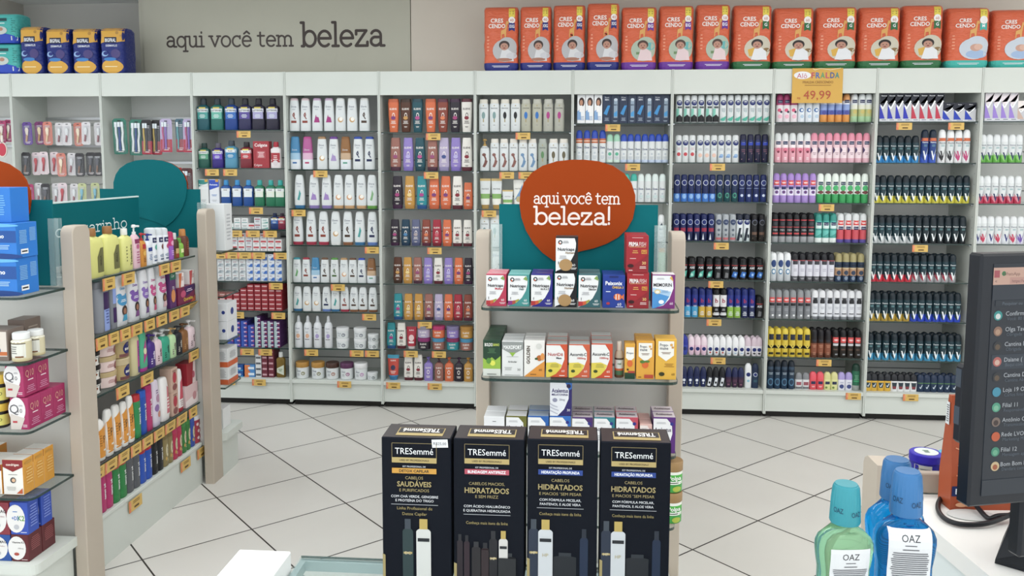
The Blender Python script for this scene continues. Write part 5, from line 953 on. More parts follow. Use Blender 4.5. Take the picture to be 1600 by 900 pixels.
for xl, xr, yt, b_, t_, tx, lb, tc in ((236.5,248,522,'#4a2a86','#4a2a86','seda','purple pump bottle on the third aisle shelf','#e9e2f5'),(247,258.5,519,'#e3c9d2','#d9d3d4','seda','pale-pink pump bottle, black lettering, left of green one','#5a2a3a'),(257.5,271,514,'#23a383','#c9cdcb','seda','green pump bottle on the third aisle shelf','#0f3a32'),(270,280,512,'#b5d9a3','#b8935a','seda','light-green pump bottle on the third aisle shelf','#6a2a5a'),(279.5,289.5,509,'#23242e','#2b2c34','seda','black pump bottle on the third aisle shelf','#d5d0c4'),(288.5,299,505,'#8a5a2c','#6a4522','seda','brown pump bottle on the third aisle shelf','#c4975a'),(298.5,310,500,'#e3ccd3','#dcdadb','seda','pale-pink pump bottle beside the far post','#4a2a38')):
    side(2,'pump',xl,xr,yt,[(0,b_)],t_,[('e',.1,.42,.5,None,tc) if tx == 'x' else ('v',tx,.15,.36,.1,tc,.4),('l',-.4,.2,.4,.2,3,tc)],bot,'pump bottle',lb)
# fourth shelf
pd = [('p',[(-.92,.08),(.92,.08),(.92,.8),(.6,.86),(-.92,.74)],'#dc9018'),('t','P',.25,.52,.18,'#2b1c0f',.9),('r',.35,.25,.8,.04,'#e9dfd0'),('l',-.5,.5,.5,.3,5,'#a86a10')]
for i, (xl, xr, yt) in enumerate(((145,158.5,660),(159,171.5,656),(171.5,183.5,640),(184,196,633),(196,206,628),(206,215.5,619))):
    side(3,'rollover' if i < 2 else 'capdown',xl,xr,yt,[(0,'#e9e8e4')],'#eceae6' if i else '#e2e2e0',pd,'lotion_bottle','bottle','%s of six white-and-orange bottles lettered P from near post' % ORD[i], group='white-and-orange bottles lettered P')
tn = lambda c='#eef0f2', s='tenys pé': [('v',s,.15,.5,.3*.28,c,.42)]
for i, (xl, b_, c_, lb) in enumerate(((216.5,'#1c8a4a','#b8262e','green talc bottle with red cap, fourth aisle shelf'),(225.5,'#1c50b0','#1f5ac0','blue talc bottle with blue cap, fourth aisle shelf'),(234.5,'#b8286c','#b02465','magenta talc bottle, fourth aisle shelf'))): side(3,'talc',xl,xl+9,[617,610,602][i],[(0,b_)],c_,tn(),'talc_bottle','talc bottle',lb)
side(3,'capdown',244,256,594,[(0,'#d9cfe0')],'#cfc4dc',[('e',.2,.6,.5,.09,'#b58aa8'),('e',-.2,.4,.5,.08,'#8f6aa8'),('e',.3,.25,.4,.07,'#cf8a7a'),('l',0,.75,.8,.1,2,'#7a5a8a')],'lotion_bottle','bottle','lilac floral bottle on the fourth aisle shelf')
side(3,'capdown',257,271,590,[(0,'#ece9e8')],'#eae6e6',[('p',[(-.1,.16),(.8,.16),(.8,.7),(.2,.8)],'#cf6a78'),('l',.3,.4,.6,.3,4,'#f2dede')],'lotion_bottle','bottle','white lotion bottle with salmon wave, fourth aisle shelf')
for q in (0, 1):
    o = side(3,'box',271.5,281.5,612,'#c9a896',0,[('e',0,.6,.6,.24,'#b83044'),('e',0,.2,.7,.14,'#8a4a4a'),('l',0,.85,1.2,.14,2,'#7a3a3a')],'soap_carton','carton',['kraft carton with red bows, lower of two','kraft carton with red bows, upper of two'][q],dep=.06)
    if q: o.location.z += o.dimensions.z+.001
side(3,'capdown',282,291,577,[(0,'#e9e4e4')],'#b8283a',[('p',[(-.6,.3),(.6,.3),(.6,.8),(-.2,.7)],'#c8485c'),('l',0,.2,1,.14,3,'#b09090')],'lotion_bottle','bottle','white lotion bottle with red cap, fourth aisle shelf')
o = side(3,'box',292,312,600,'#dcbcbe',0,[('p',[(-1,0),(1,0),(1,.5),(-1,.3)],'#e9dcdc'),('e',.4,.4,.3,.2,'#c48a90')],'carton','carton','pale-pink carton under the red one beside far post',dep=.06)
q = carton('carton', o.dimensions.y if False else .094, .06, .115, '#9c1f2f', [('p',[(.2,0),(1,0),(1,1),(.5,1)],'#d9c4c4'),('e',.5,.4,.3,.16,'#b5586a')]); q.rotation_euler = (0,0,math.pi/2); q.location = (o.location.x, o.location.y, o.location.z+o.dimensions.z+.0005); tag(q, 'red carton stacked on the pale-pink carton beside far post', 'carton')
# bottom shelf: talc bottles three deep
GT = 'talc bottles on the bottom aisle shelf'
for xl, xr, yt, n, b_, c_, nm in ((150,161.5,745,1,'#1f86c0','#b8262e','blue talc bottle with red cap nearest the near post'),(161.5,172,737,2,'#b8286c','#b8286c',['first magenta talc bottle from the near post','second magenta talc bottle from the near post']),(183,193.5,723,2,'#17803c','#b8262e',['first green talc bottle with red cap on bottom aisle shelf','second green talc bottle with red cap on bottom aisle shelf']),(204,214.3,712,2,'#55585e','#5c5f66',['first grey talc bottle on bottom aisle shelf','second grey talc bottle on bottom aisle shelf']),(224,233.5,700,2,'#1d50b8','#b8262e',['first royal-blue talc bottle with red cap, bottom aisle shelf','second royal-blue talc bottle with red cap, bottom aisle shelf']),(243,251.5,690,2,'#16171c','#1a1b20',['first black talc bottle on bottom aisle shelf','second black talc bottle on bottom aisle shelf'])):
    side(4,'talc',xl,xr,yt,[(0,b_)],c_,tn(),'talc_bottle','talc bottle',nm,n,back=2,group=GT)
fl = lambda c: [('e',.15,.5,.55,.2,'#d9cfa8'),('v','baruel',.15,.5,.06,'#4a4a3a',.22),('e',-.3,.25,.3,.06,c),('l',.3,.2,.7,.1,2,'#d9cfa8')]
for xl, xr, yt, n, b_, c_, nm in ((260,267.5,679,2,'#8a7a4a','#7a6a3c',['first tan talc bottle after the black ones','second tan talc bottle after the black ones']),(275,282,670,2,'#b8284f','#c02a5c',['first pink talc bottle with cream label, bottom aisle shelf','second pink talc bottle with cream label, bottom aisle shelf']),(289,295.5,659,2,'#2f7a34','#37883a',['first green talc bottle with cream label, bottom aisle shelf','second green talc bottle with cream label, bottom aisle shelf']),(302,308.5,652,1,'#2f4fa8','#3a5ab5','blue talc bottle with cream label, bottom aisle shelf')):
    side(4,'talc',xl,xr,yt,[(0,b_)],c_,fl('#c9a24a'),'talc_bottle','talc bottle',nm,n,back=1,group=GT)
side(4,'talc',309,318,649,[(0,'#a83348')],'#e3e0e0',[('e',-.4,.7,.3,.06,'#e6cfd0'),('e',.3,.6,.3,.06,'#e9d6d6'),('e',-.2,.45,.3,.06,'#e6cfd0'),('e',.4,.35,.3,.06,'#e9d6d6'),('e',-.3,.2,.3,.06,'#e6cfd0'),('e',.3,.12,.3,.05,'#e9d6d6')],'talc_bottle','talc bottle','red floral talc bottle with white cap beside far post')
# yellow tags along the shelf edges
for sh, L_ in enumerate(([(160,180),(190,211),(248,265),(266,283)], [(149,168),(169,186),(187,204),(205,223),(225,242),(244,261),(264,280),(281,297)], [(181,202),(220,240),(295,311)], [(145,164),(164,184),(185,203),(204,221),(222,239),(240,257),(258,275),(276,293),(295,308)], [(201,222),(282,298),(308,322)])):
    z = (SLV+(.205,))[sh]-.006
    for i, (a, b_) in enumerate(L_):
        y0 = solve_px(a, 1, X=-1.962, z=z); y1 = solve_px(b_, 1, X=-1.962, z=z)
        o = bpy.data.objects.new('price_tag', me if False else tag_mesh((y1-y0)*.97, .052)); col.objects.link(o); o.location = (-1.9635, (y0+y1)/2, z); o.rotation_euler = (random.uniform(-.03,.08), 0, math.pi/2)
        tag(o, '%s of %s yellow price tags under %s of left gondola' % (pos(i, len(L_)), NUM[len(L_)], ['top aisle shelf','second aisle shelf','third aisle shelf','fourth aisle shelf','bottom aisle shelf'][sh]), 'price tag', 'yellow price tags on the left gondola')
o = bpy.data.objects.new('price_tag', tag_mesh(.1, .06)); col.objects.link(o); y0 = solve_px(306, 1, X=-1.95, z=.985); o.location = (-1.959, y0, .978); o.rotation_euler = (.75, 0, math.pi/2)
tag(o, 'yellow price tag tilted outward under the large purple carton', 'price tag')
# ================================================================ NEAR END OF THE LEFT GONDOLA
def endbox(z, x0, x1, ytop, dpx, col_, decF, decS, name, label, Yf=2.79, faces=None, depth=None, cat='carton', decT=(), group=None, zoff=0):
    X0 = solve_px(x0, 0, Y=Yf, z=z); X1 = solve_px(x1, 0, Y=Yf, z=z); H_ = solve_py(ytop, X1, Yf)-z
    D = min(depth or (solve_px(dpx, 1, X=X1, z=z)-Yf), 3.024-Yf)
    o = carton(name, X1-X0-.001, D-.001, H_-.0006, col_, decF, decS, decT, faces); o.location = ((X0+X1)/2, Yf, z); tag(o, label, cat, group); return o
def topz(o): return o.location.z+max(v.co.z for v in o.data.vertices)
EB = '#1478d2'
eF = [('r',0,.62,2,.34,'#0f4f9c'),('T','Sal de fruta Eno',.05,.64,.12,'#f0f5fa',1.9),('e',.3,.94,.8,.05,'#5ab0e6'),('l',.5,.32,.6,.14,3,'#a9d0f0'),('e',.3,.06,.9,.08,'#0f3f86')]
eS = [('r',-.3,.18,.7,.14,'#e9ecee'),('l',-.3,.18,.6,.1,1,'#2a2a2e'),('l',-.4,.6,.7,.4,9,'#8ac4ee'),('l',.5,.66,.6,.4,10,'#8ac4ee')]
b1 = endbox(1.2225,-70,28,404,62,EB,eF,eS,'carton','blue antacid carton, lower of the pair with barcodes'); z_ = topz(b1)+.0006
b2 = endbox(z_,-70,27,349,60,EB,eF,eS,'carton','blue antacid carton, upper of the pair with barcodes'); z_ = topz(b2)+.0006
b3 = endbox(z_,-60,18,293,22,EB,[('l',0,.5,1.6,.6,9,'#6ab0e6')],[],'carton','blue antacid carton on top of the barcoded pair',Yf=2.82,depth=.1)
BRN = '#7a6a60'
b4 = endbox(.9855,-60,14,516,40,BRN,[('r',0,.55,1.9,.8,'#d9cfc4'),('r',0,.24,1.9,.12,'#c4682c'),('t','FERRO',-.1,.7,.1,'#3a302a',1.5),('e',.55,.35,.14,None,'#2f5a86')],[('l',0,.6,1.4,.5,5,'#a99a8c')],'carton','brown-and-cream carton with blue drop, front left shelf')
b5 = endbox(.9855,14,41,500,66,BRN,[('l',0,.5,1.2,.5,4,'#a99a8c')],[('l',0,.6,1.4,.4,4,'#a99a8c')],'carton','larger brown carton behind the pill bottles',Yf=2.93)
def pill(xc, wpx, Yc, ytop, lb):
    X = solve_px(xc, 0, Y=Yc, z=.9855); w = wpx*Yc/1305*1.04; h = solve_py(ytop, X, Yc)-.9855
    o = vessel('pill_bottle','pot',w,h,[(0,'#c9bb8c'),(.1,'#d2c9a4'),(.7,'#ddd8c4')],'#e9ebea',[('r',0,.4,1.7,.5,'#dcdcd2'),('r',0,.64,1.7,.03,'#4a3a24'),('l',-.3,.42,.9,.3,4,'#7a7a74'),('r',.3,.18,.8,.05,'#7a4a1c')]+[('e',-.7+.2*k,.7+.03*(k%2),.12,.03,'#efe9d4') for k in range(8)])
    o.location = (X, Yc, .9855); tag(o, lb, 'pill bottle', 'clear pill bottles on the left gondola end')
pill(35, 29, 2.81, 519, 'nearer clear pill bottle with white lid'); pill(57, 26, 2.9, 514.5, 'farther clear pill bottle with white lid')
for i, (yt, zz) in enumerate(((628,.7355),(583,None))):
    if zz is None: zz = .7355+h_
    X = solve_px(2, 0, Y=2.82, z=zz); h_ = solve_py(yt, X, 2.82)-zz
    o = vessel('vitamin_jar','jar',.062,h_-.001,[(0,'#1c1a18'),(.12,'#d6cf5a'),(.56,'#1c1a18')],'#d9b51c',[('t','ZINCO',0,.36,.12,'#2a3a1c',1.4),('l',0,.2,1,.08,2,'#5a5a1c')]); o.location = (X, 2.82, zz); tag(o, 'black jar with yellow lid at left frame edge, %s of two' % ('lower','upper')[i], 'jar', 'black vitamin jars')
QP = '#a82860'
qF = [('e',-.25,.62,.95,.4,'#e2e0e0'),('p',[(-1,0),(.1,0),(.6,.36),(-1,.5)],'#cfc6be'),('t','Q',-.55,.66,.3,'#5a5a60',1),('t','10',.1,.6,.13,'#5a5a60',1),('r',-.5,.24,.5,.06,'#b8303c'),('l',.2,.76,.5,.06,2,'#8a8a90'),('l',.6,.12,.6,.1,2,'#ecd5df')]
qS = [('t','Q10',-.1,.72,.22,'#d99a8a',1.3),('l',0,.5,1.3,.08,1,'#f0d5e0'),('l',0,.22,1.5,.24,4,'#d58aae')]
qs = []
Yq = 2.79
for i, (dp, lb) in enumerate(((66,'nearest magenta carton with round Q, lower row of three'),(82.5,'middle magenta carton with round Q, lower row of three'),(100,'farthest magenta carton with round Q, lower row of three'))):
    if i == 0: o = endbox(.7355,17.5,46,622,dp,'#9c2258' if i else QP,qF,qS,'carton',lb,group='magenta cartons with round Q'); q0 = o; XR = solve_px(46,0,Y=2.79,z=.7355); Yn = solve_px(66,1,X=XR,z=.7355)
    else:
        o = copy_thing(q0); o.location.y = Yn+.0006; Yn += q0.dimensions.y or .08; tag(o, lb, 'carton', 'magenta cartons with round Q')
    if i == 0: qd = Yn-2.79; 
    if i: Yn = o.location.y+qd
for i, lb in enumerate(('nearer magenta carton with round Q, upper pair','farther magenta carton with round Q, upper pair')):
    o = copy_thing(q0); o.location = (q0.location.x-.012, 2.79+i*(qd+.0008), topz(q0)+.0006); tag(o, lb, 'carton', 'magenta cartons with round Q')
cF = [('p',[(-1,1),(1,1),(1,.8),(0,.66),(-1,.8)],'#8a1f24'),('T','condrigen',0,.87,.07,'#f0e2d6',1.6),('l',0,.58,1,.04,1,'#8a8a84'),('e',0,.42,.28,None,'#3a3f44'),('e',.05,.42,.18,None,'#d9b08a'),('l',-.2,.18,1,.12,3,'#b0b0aa'),('p',[(.3,.04),(.9,.04),(.9,.2)],'#c45a2c')]
cS = [('r',0,.88,1.3,.06,'#c78f2c'),('l',.1,.5,1.3,.5,6,'#e6b860')]
c0 = endbox(.4905,6,38,719,54.5,'#dc9a24',cF,cS,'carton','nearest of three yellow-sided cartons with maroon chevron',faces={'-y':'#e6e4de','+z':'#d6d4cc'},group='yellow-sided cartons with maroon chevron')
cdp = solve_px(54.5,1,X=solve_px(38,0,Y=2.79,z=.4905),z=.4905)-2.79
for i in (1,2):
    o = copy_thing(c0); o.location.y = 2.79+i*(cdp+.0006); tag(o, ['','middle','farthest'][i]+' of three yellow-sided cartons with maroon chevron', 'carton', 'yellow-sided cartons with maroon chevron')
endbox(.4905,-70,4.5,726,4,'#dc9a24',cF,cS,'carton','yellow-sided carton cut by left frame edge, front shelf',faces={'-y':'#e6e4de','+z':'#d6d4cc'},depth=.13)
endbox(.4905,-60,0,697,4,'#d08a24',[],cS,'carton','taller yellow-sided carton behind the chevron row, frame edge',Yf=2.93,faces={'-y':'#e6e4de','+z':'#d6d4cc'},depth=.05)
def half(c, e='#e3e2e0'): return [('e',-.35,.5,1.05,.44,e)]
BLU, MAR = '#2f50b5', '#5f1f26'
vF = half(0)+[('T','Vitamina K2',-.2,.72,.07,'#2a2a2e',1.4),('t','100mcg',.1,.5,.05,'#5a5a60',.8),('e',-.4,.28,.3,.06,'#b04a3c'),('l',.5,.08,.7,.05,1,'#e0d0d0')]
kF = half(0)+[('T','K2',.25,.52,.16,'#5a9c3a',.8),('T','+D3',-.4,.52,.12,'#3a6ac0',.8),('l',-.4,.72,.6,.06,1,'#4a7ac0'),('e',-.3,.24,.3,.08,'#b9bcc2'),('l',.5,.08,.7,.05,1,'#d0d8f0')]
gF = half(0)+[('T','MAG',.2,.74,.1,'#2a2a2e',1),('t','dimalato',.1,.58,.05,'#8a3a4a',1),('e',-.3,.3,.3,.08,'#b9bcc2')]
lS = [('l',0,.55,1.4,.7,8,'#7a90dc')]; mS = [('l',0,.6,1.4,.5,7,'#a05a5c')]
v0 = endbox(.2375,19,46,836,67,MAR,vF,mS,'carton','nearer maroon vitamin carton, bottom of the stack',group='maroon vitamin cartons'); vd = solve_px(67,1,X=solve_px(46,0,Y=2.79,z=.2375),z=.2375)-2.79
o = copy_thing(v0); o.location.y += vd+.002; tag(o, 'farther maroon vitamin carton behind the nearer one', 'carton', 'maroon vitamin cartons')
k0 = endbox(topz(v0)+.0006,17,45,786,62,BLU,kF,lS,'carton','nearer blue vitamin carton standing on the maroon one',group='blue vitamin cartons')
o = copy_thing(k0); o.location.y += vd+.001; tag(o, 'farther blue vitamin carton, behind the nearer one', 'carton', 'blue vitamin cartons')
g0 = endbox(.2375,-12,18,836,20,'#1f4f9c',gF,lS,'carton','blue magnesium carton at left frame edge, lower',depth=.09)
endbox(topz(g0)+.0006,-12,16,786,20,'#8a2f3c',gF,lS,'carton','magnesium carton with maroon edge at left frame edge, upper',depth=.09)
# far end of the left gondola: what shows past the post
def farbox(z, x1, ytop, w, d, c, decF, decS, lb, Yn=4.33):
    X1 = solve_px(x1, 0, Y=Yn, z=z); H_ = solve_py(ytop, X1, Yn)-z
    o = carton('carton', w, d, H_, c, decF, decS); o.location = (X1-w/2, Yn, z); tag(o, lb, 'carton'); return o
farbox(1.2225,352,319,.2,.1,'#e2e5e6',[],[('l',0,.5,1.2,.6,8,'#b9bcc0')],'tall white carton behind the far post, topmost')
o = farbox(.7355,356,503,.14,.13,'#e4e6ea',[('e',.7,.5,.14,None,'#2b3f8c')],[('e',0,.5,.3,None,'#2b3f8c')],'white carton with blue dot behind far post, lower')
q = copy_thing(o); q.location.z = topz(o)+.001; tag(q, 'white carton with blue dot behind far post, upper', 'carton')
o = farbox(.4905,357,573,.14,.13,'#e0e2e3',[('r',0,.1,2,.3,'#d8622c'),('l',.4,.6,.9,.5,7,'#a9acb0')],[('r',0,.1,2,.3,'#d8622c'),('l',0,.6,1.3,.4,6,'#a9acb0')],'white-and-orange carton behind far post, lower')
q = copy_thing(o); q.location.z = topz(o)+.001; tag(q, 'white-and-orange carton behind far post, upper', 'carton')
farbox(.2375,349,640,.12,.1,'#e6e7e7',[('l',.4,.5,.9,.6,6,'#b9bcc0')],[],'plain white carton low behind the far post')
# ================================================================ CENTRE GONDOLA, FRONT END
def cbox(z, x0, x1, ytop, c, decF, label, back=0, depth=.062, decT=(), faces=None, Yf=2.735, name='carton', group=None, gap=.004, cat='carton'):
    X0 = solve_px(x0, 0, Y=Yf, z=z); X1 = solve_px(x1, 0, Y=Yf, z=z); H_ = solve_py(ytop, (X0+X1)/2, Yf)-z
    o = carton(name, X1-X0-.001, depth, H_, c, decF, (), decT, faces); o.location = ((X0+X1)/2, Yf, z); tag(o, label, cat, group)
    for b in range(back):
        q = copy_thing(o); q.location.y += (b+1)*(depth+gap); tag(q, short(('one behind the ' if b == 0 else ORD[b]+' one behind the ')+label), cat, group)
    return o
def sweep(c, bar=None, txt='', sub='', subc='#c0304a', tc='#22242a', cap=None, logo=True):
    """white field swept by a coloured corner, as on the vitamin cartons"""
    white = [(-1,.0),(-.82,.06)]+[(-.82+1.62*math.sin(t)*1.0, .06+.86*(1-math.cos(t))/1.0) for t in [math.pi/2*k/10 for k in range(1,11)]]
    edge = [(-.9,.03),(-.2,.12),(.3,.28),(.66,.5),(.8,.7),(.82,.82),(.7,.96)]
    d = [('p',[(-1,.0)]+[edge[0]]+edge[1:]+[(-1,.96)],'#e4e5e6')]
    if bar: d += [('p',[(-1,.03),(-.6,.06),(-.6,.18),(-1,.18)],bar[0]),('p',[(-.6,.06),(-.3,.1),(-.3,.2),(-.6,.18)],bar[1]),('p',[(-.3,.1),(.05,.2),(.0,.24),(-.3,.2)],bar[2]),('p',[(.4,.86),(.8,.8),(.78,.88),(.66,.95)],'#7fa04a')]
    if logo: d += [('e',-.6,.84,.2,None,'#22242a'),('e',-.6,.84,.1,None,'#e4e5e6'),('e',-.66,.81,.08,None,'#c9552c'),('l',-.1,.85,.6,.08,3,'#7a7c82')]
    d += [('T',txt,-.07,.65,.09,tc,1.5)]
    if sub: d += [('T',sub,.28,.55,.065,subc,.8)]
    d += [('l',-.35,.42,.9,.1,3,'#9a9ca2'),('T','1',-.75,.26,.08,'#2b2c32',.3),('l',-.4,.26,.5,.06,2,'#4a4c52'),('t','60',.62,.2,.07,'#f0f0f0',.4),('l',.6,.1,.7,.06,2,'#e6e6e6')]
    return d
rb = ('#b02a30','#cf5a2c','#9c9a2c'); tp = lambda c: [('l',0,.5,1.4,.5,3,c)]
ZA, ZB, ZC, ZD = 1.2225, .9855, .7355, .4905
cbox(ZA,759.5,791.5,428,'#b8304f',sweep(0,rb,'Nutricaps','Mulher'),'pink-cornered white carton at left end of top shelf',1,faces={'+z':'#e08a98'},decT=tp('#f0c0c8'))
cbox(ZA,793.5,827.5,429,'#3a8f8c',sweep(0,('#8a2a7c','#b04a3c','#9c9a2c'),'Nutricaps','Hair','#2a5a60'),'teal-cornered white carton, second on top shelf',1,faces={'+z':'#7fc2bf'})
cbox(ZA,829.5,863.5,428,'#2a2a86',sweep(0,rb,'Nutricaps','de A a Z','#22242a'),'navy-cornered white carton, third on top shelf',1,faces={'+z':'#4a4296'},decT=tp('#8a86c4'))
hf = sweep(0,None,'Nutricaps','Homem','#8a6a3a')+[('e',-.1,.2,.6,.17,'#a98450'),('e',-.42,.17,.34,None,'#15151a'),('T','2',-.6,.17,.07,'#efe9df',.3)]
h0 = cbox(ZA,866.5,901.5,425,'#16161a',hf,'black-and-gold carton numbered 2, lower of two',1)
cbox(topz(h0)+.0005,868,903,370,'#16161a',hf,'black-and-gold carton numbered 2 on top in front of orange sign')
cbox(ZA,903.5,938,428,'#2f5f66',sweep(0,rb,'Nutricaps','Sênior','#22242a'),'slate-cornered white carton right of the black-and-gold ones',1,faces={'+z':'#5a7f86'})
cbox(ZA,941,976.5,430,'#1c3a94',[('r',0,.95,.8,.06,'#12266a'),('T','Peixonix',0,.76,.12,'#f4f5f8',1.5),('T','ÔMEGA 3',.35,.63,.07,'#e6b83a',1),('l',-.5,.5,.6,.05,1,'#dfe6f5'),('e',.35,.34,.36,.1,'#dd6a2c'),('p',[(.65,.34),(.9,.44),(.9,.24)],'#dd6a2c'),('r',.2,.34,.07,.17,'#f2efe9'),('r',.45,.34,.06,.15,'#f2efe9'),('e',.08,.37,.03,.015,'#15151a'),('e',-.5,.14,.16,.04,'#b0303c'),('t','60',.5,.12,.09,'#f0f0f0',.5),('l',.5,.04,.8,.04,1,'#e0e6f5')],'blue carton with orange striped fish',1,faces={'+z':'#2a4aa8'})
pf = [('l',0,.94,1.2,.03,1,'#e0b8b8'),('T','PRIMA',-.35,.77,.12,'#f2ecea',.85),('t','FISH',.45,.77,.12,'#e6cfcb',.6),('l',0,.69,1.6,.04,1,'#c98a5a'),('r',.6,.56,.5,.11,'#d08a2c'),('t','AaZ',.6,.56,.07,'#7a1f24',.45),('l',-.2,.56,.6,.1,2,'#d9a04a'),('l',-.4,.38,.8,.04,1,'#dcb8b8'),('p',[(-1,.0),(1,.5),(1,.0)],'#8f1c26'),('e',-.6,.18,.28,.05,'#3a1216'),('T','30',.6,.26,.08,'#e0b46a',.4),('l',.5,.14,.7,.08,2,'#e6cfcb'),('l',-.6,.06,.5,.05,1,'#e6cfcb')]
p0 = cbox(ZA,979,1013.5,426,'#a31c28',pf,'dark-red fish-oil carton, lower of two',1)
cbox(topz(p0)+.0005,978,1013,368,'#a31c28',pf,'dark-red fish-oil carton, upper of two',1)
cbox(ZA,1018.5,1054.5,429,'#7a2a78',[('p',[(-1,0),(-.8,.02),(0,.1),(.5,.28),(.85,.6),(.8,.8),(.6,.97),(-1,.97)],'#e4e6ea'),('p',[(-1,.0),(-.7,.02),(.1,.14),(.5,.36),(-1,.5)],'#3f8fd0'),('p',[(-1,.5),(.5,.36),(.66,.5),(-1,.62)],'#a5c8e6'),('T','MEMORIN',-.1,.7,.1,'#1f2026',1.6),('e',-.55,.5,.28,.07,'#d9c48a'),('e',-.55,.49,.18,.04,'#e9e6da'),('l',.1,.5,.8,.08,3,'#6a9cc8'),('l',-.3,.88,.9,.05,2,'#9a9ca2'),('e',-.2,.2,.24,.06,'#e9edf0'),('t','60',.68,.16,.07,'#f0e6f0',.4),('p',[(.5,.9),(.84,.8),(.7,.96)],'#d9a43a')],'white carton with purple corner and blue wave at right end of top shelf',faces={'+z':'#e6e4e6'})
# second shelf
cbox(ZB,754.5,782.5,531,'#1d3f2a',[('r',0,.13,2,.26,'#cfd4cc'),('p',[(-1,.2),(1,.2),(1,.56),(.4,.44),(0,.52),(-.5,.42),(-1,.5)],'#8fb52c'),('T','BOLDO',-.35,.87,.09,'#f2f4ee',.9),('T','SANO',.5,.87,.07,'#c9d84a',.7),('l',0,.7,1,.14,4,'#4f7a52'),('e',.1,.36,.3,None,'#d9dc3a'),('e',-.35,.42,.28,.08,'#4f8a2c'),('l',0,.05,1.4,.04,1,'#3a3f3a')],'dark-green carton with lime fruit at left end of second shelf',3)
cbox(ZB,784,817.5,533,'#dcdedd',[('p',[(-1,.78),(0,.62),(1,.78),(1,.98),(-1,.98)],'#8f9492'),('T','MAXOFORT',0,.83,.11,'#f4f5f4',1.7),('p',[(-.3,.68),(.3,.68),(0,.56)],'#8ab52c'),('l',0,.56,1.5,.03,1,'#a9acaa'),('T','Articular',0,.42,.05,'#5a5f5c',1),('l',-.4,.22,.9,.1,3,'#a9acaa'),('t','30',.6,.2,.07,'#6a6e6c',.4),('l',0,.04,1.6,.03,1,'#8a8e8c')],'white-and-grey carton with green arrow on second shelf',1)
cbox(ZB,818.5,851,532,'#e6e4e0',[('p',[(-1,0),(1,0),(1,.44),(.3,.3)],'#dd8f1f'),('v','GOLDEN',-.6,.6,.1*.9,'#4a3a2a',.62),('e',.45,.84,.28,None,'#cfcfca'),('e',.5,.52,.28,.08,'#b8641c'),('e',.2,.5,.16,.03,'#3a5a24'),('e',.8,.56,.2,.1,'#dd8f3a'),('l',-.1,.07,.7,.04,1,'#5a3a1c'),('t','60',.6,.2,.06,'#5a3a1c',.4)],'white-and-amber carton with vertical lettering, second shelf',1)
sw2 = lambda t, s, sc, tc: [('p',[(-1,0),(-.7,.0),(-.1,.1),(.4,.28),(.72,.55),(.7,.78),(.3,.97),(-1,.97)],'#e6e6e4'),('p',[(-1,0),(-.7,.0),(-.1,.1),(.3,.24),(.5,.38),(-.1,.46),(-1,.44)],'#dcc832'),('T',t,-.12,.7,.095,tc,1.6),('T',s,.2,.59,.06,sc,1),('l',-.2,.36,1,.12,3,'#9a9430'),('e',-.6,.2,.2,.045,'#3a4a1c'),('t','60',.6,.2,.07,'#f4e6e0',.4),('l',.5,.06,.8,.05,1,'#f4e6e0')]
cbox(ZB,853,886.5,538,'#cf4f28',sw2('NutriDê','Mass','#22242a','#b0403a'),'orange-cornered carton left of the two vitamin C ones',2,faces={'+z':'#cfcfca'})
cbox(ZB,888.5,921.5,538,'#cf5a34',sw2('Ascorvit-C','1000mg','#c03a2c','#1f1f24'),'left of two orange-cornered vitamin C cartons',1,faces={'+z':'#c9cac6'})
cbox(ZB,923.5,957,537,'#cf4a24',sw2('Ascorvit-C','1000mg','#c03a2c','#1f1f24'),'right of two orange-cornered vitamin C cartons',2,faces={'+z':'#c9cac6'})
X = solve_px(967, 0, Y=2.76, z=ZB); o = vessel('spray_bottle','slimcap',.03,solve_py(533,X,2.76)-ZB,[(0,'#5a3a20'),(.08,'#3f6a4a'),(.2,'#c05a2c'),(.26,'#c9cdc8'),(.5,'#4a3a28'),(.55,'#b5a48c')],'#cdbfae',[('T','mel',0,.4,.06,'#5a7a4a',.8)]); o.location = (X, 2.76, ZB); tag(o, 'small honey spray bottle with clear cap between cartons', 'spray bottle')
prop = lambda s: [('p',[(-.75,.95),(.75,.95),(.75,.6),(0,.46),(-.75,.6)],'#ebe9e2'),('T','Propo-',-.2,.86,.075,'#5a5f6a',.8),('T','mune',-.2,.78,.075,'#5a5f6a',.8),('e',.5,.86,.13,None,'#d9a04a'),('e',.62,.8,.11,None,'#c98a3a'),('l',0,.66,1,.06,2,'#7a5a3a')]+s
cbox(ZB,975.5,992,537,'#dfa31c',[('p',[(-.8,.9),(.8,.9),(.8,.6),(0,.5),(-.8,.6)],'#ebe9e2'),('T','Propo',0,.74,.06,'#5a5f6a',1.3),('e',0,.44,.55,.1,'#d9641c'),('r',0,.09,2,.18,'#1f3f2a'),('r',.3,.2,1.3,.06,'#b03a2c'),('e',-.4,.27,.2,.03,'#4a3a20')],'slim yellow-and-orange carton on second shelf',depth=.05)
cbox(ZB,993.5,1022,533,'#dfa01c',prop([('e',0,.38,.36,.09,'#d9641c'),('e',-.3,.46,.3,.04,'#4f7a2c'),('e',.2,.47,.3,.03,'#4f7a2c'),('r',.4,.08,1,.09,'#b8432c'),('l',-.6,.06,.5,.04,1,'#4a3a1c')]),'middle yellow carton with orange fruit picture',1)
cbox(ZB,1023.5,1056.5,530,'#e0ac22',prop([('e',-.4,.14,.28,.05,'#3a3a18'),('l',.3,.36,1,.1,3,'#a8781c'),('t','60',.7,.14,.06,'#5a3a10',.3)]),'largest yellow carton at right end of second shelf',depth=.075)
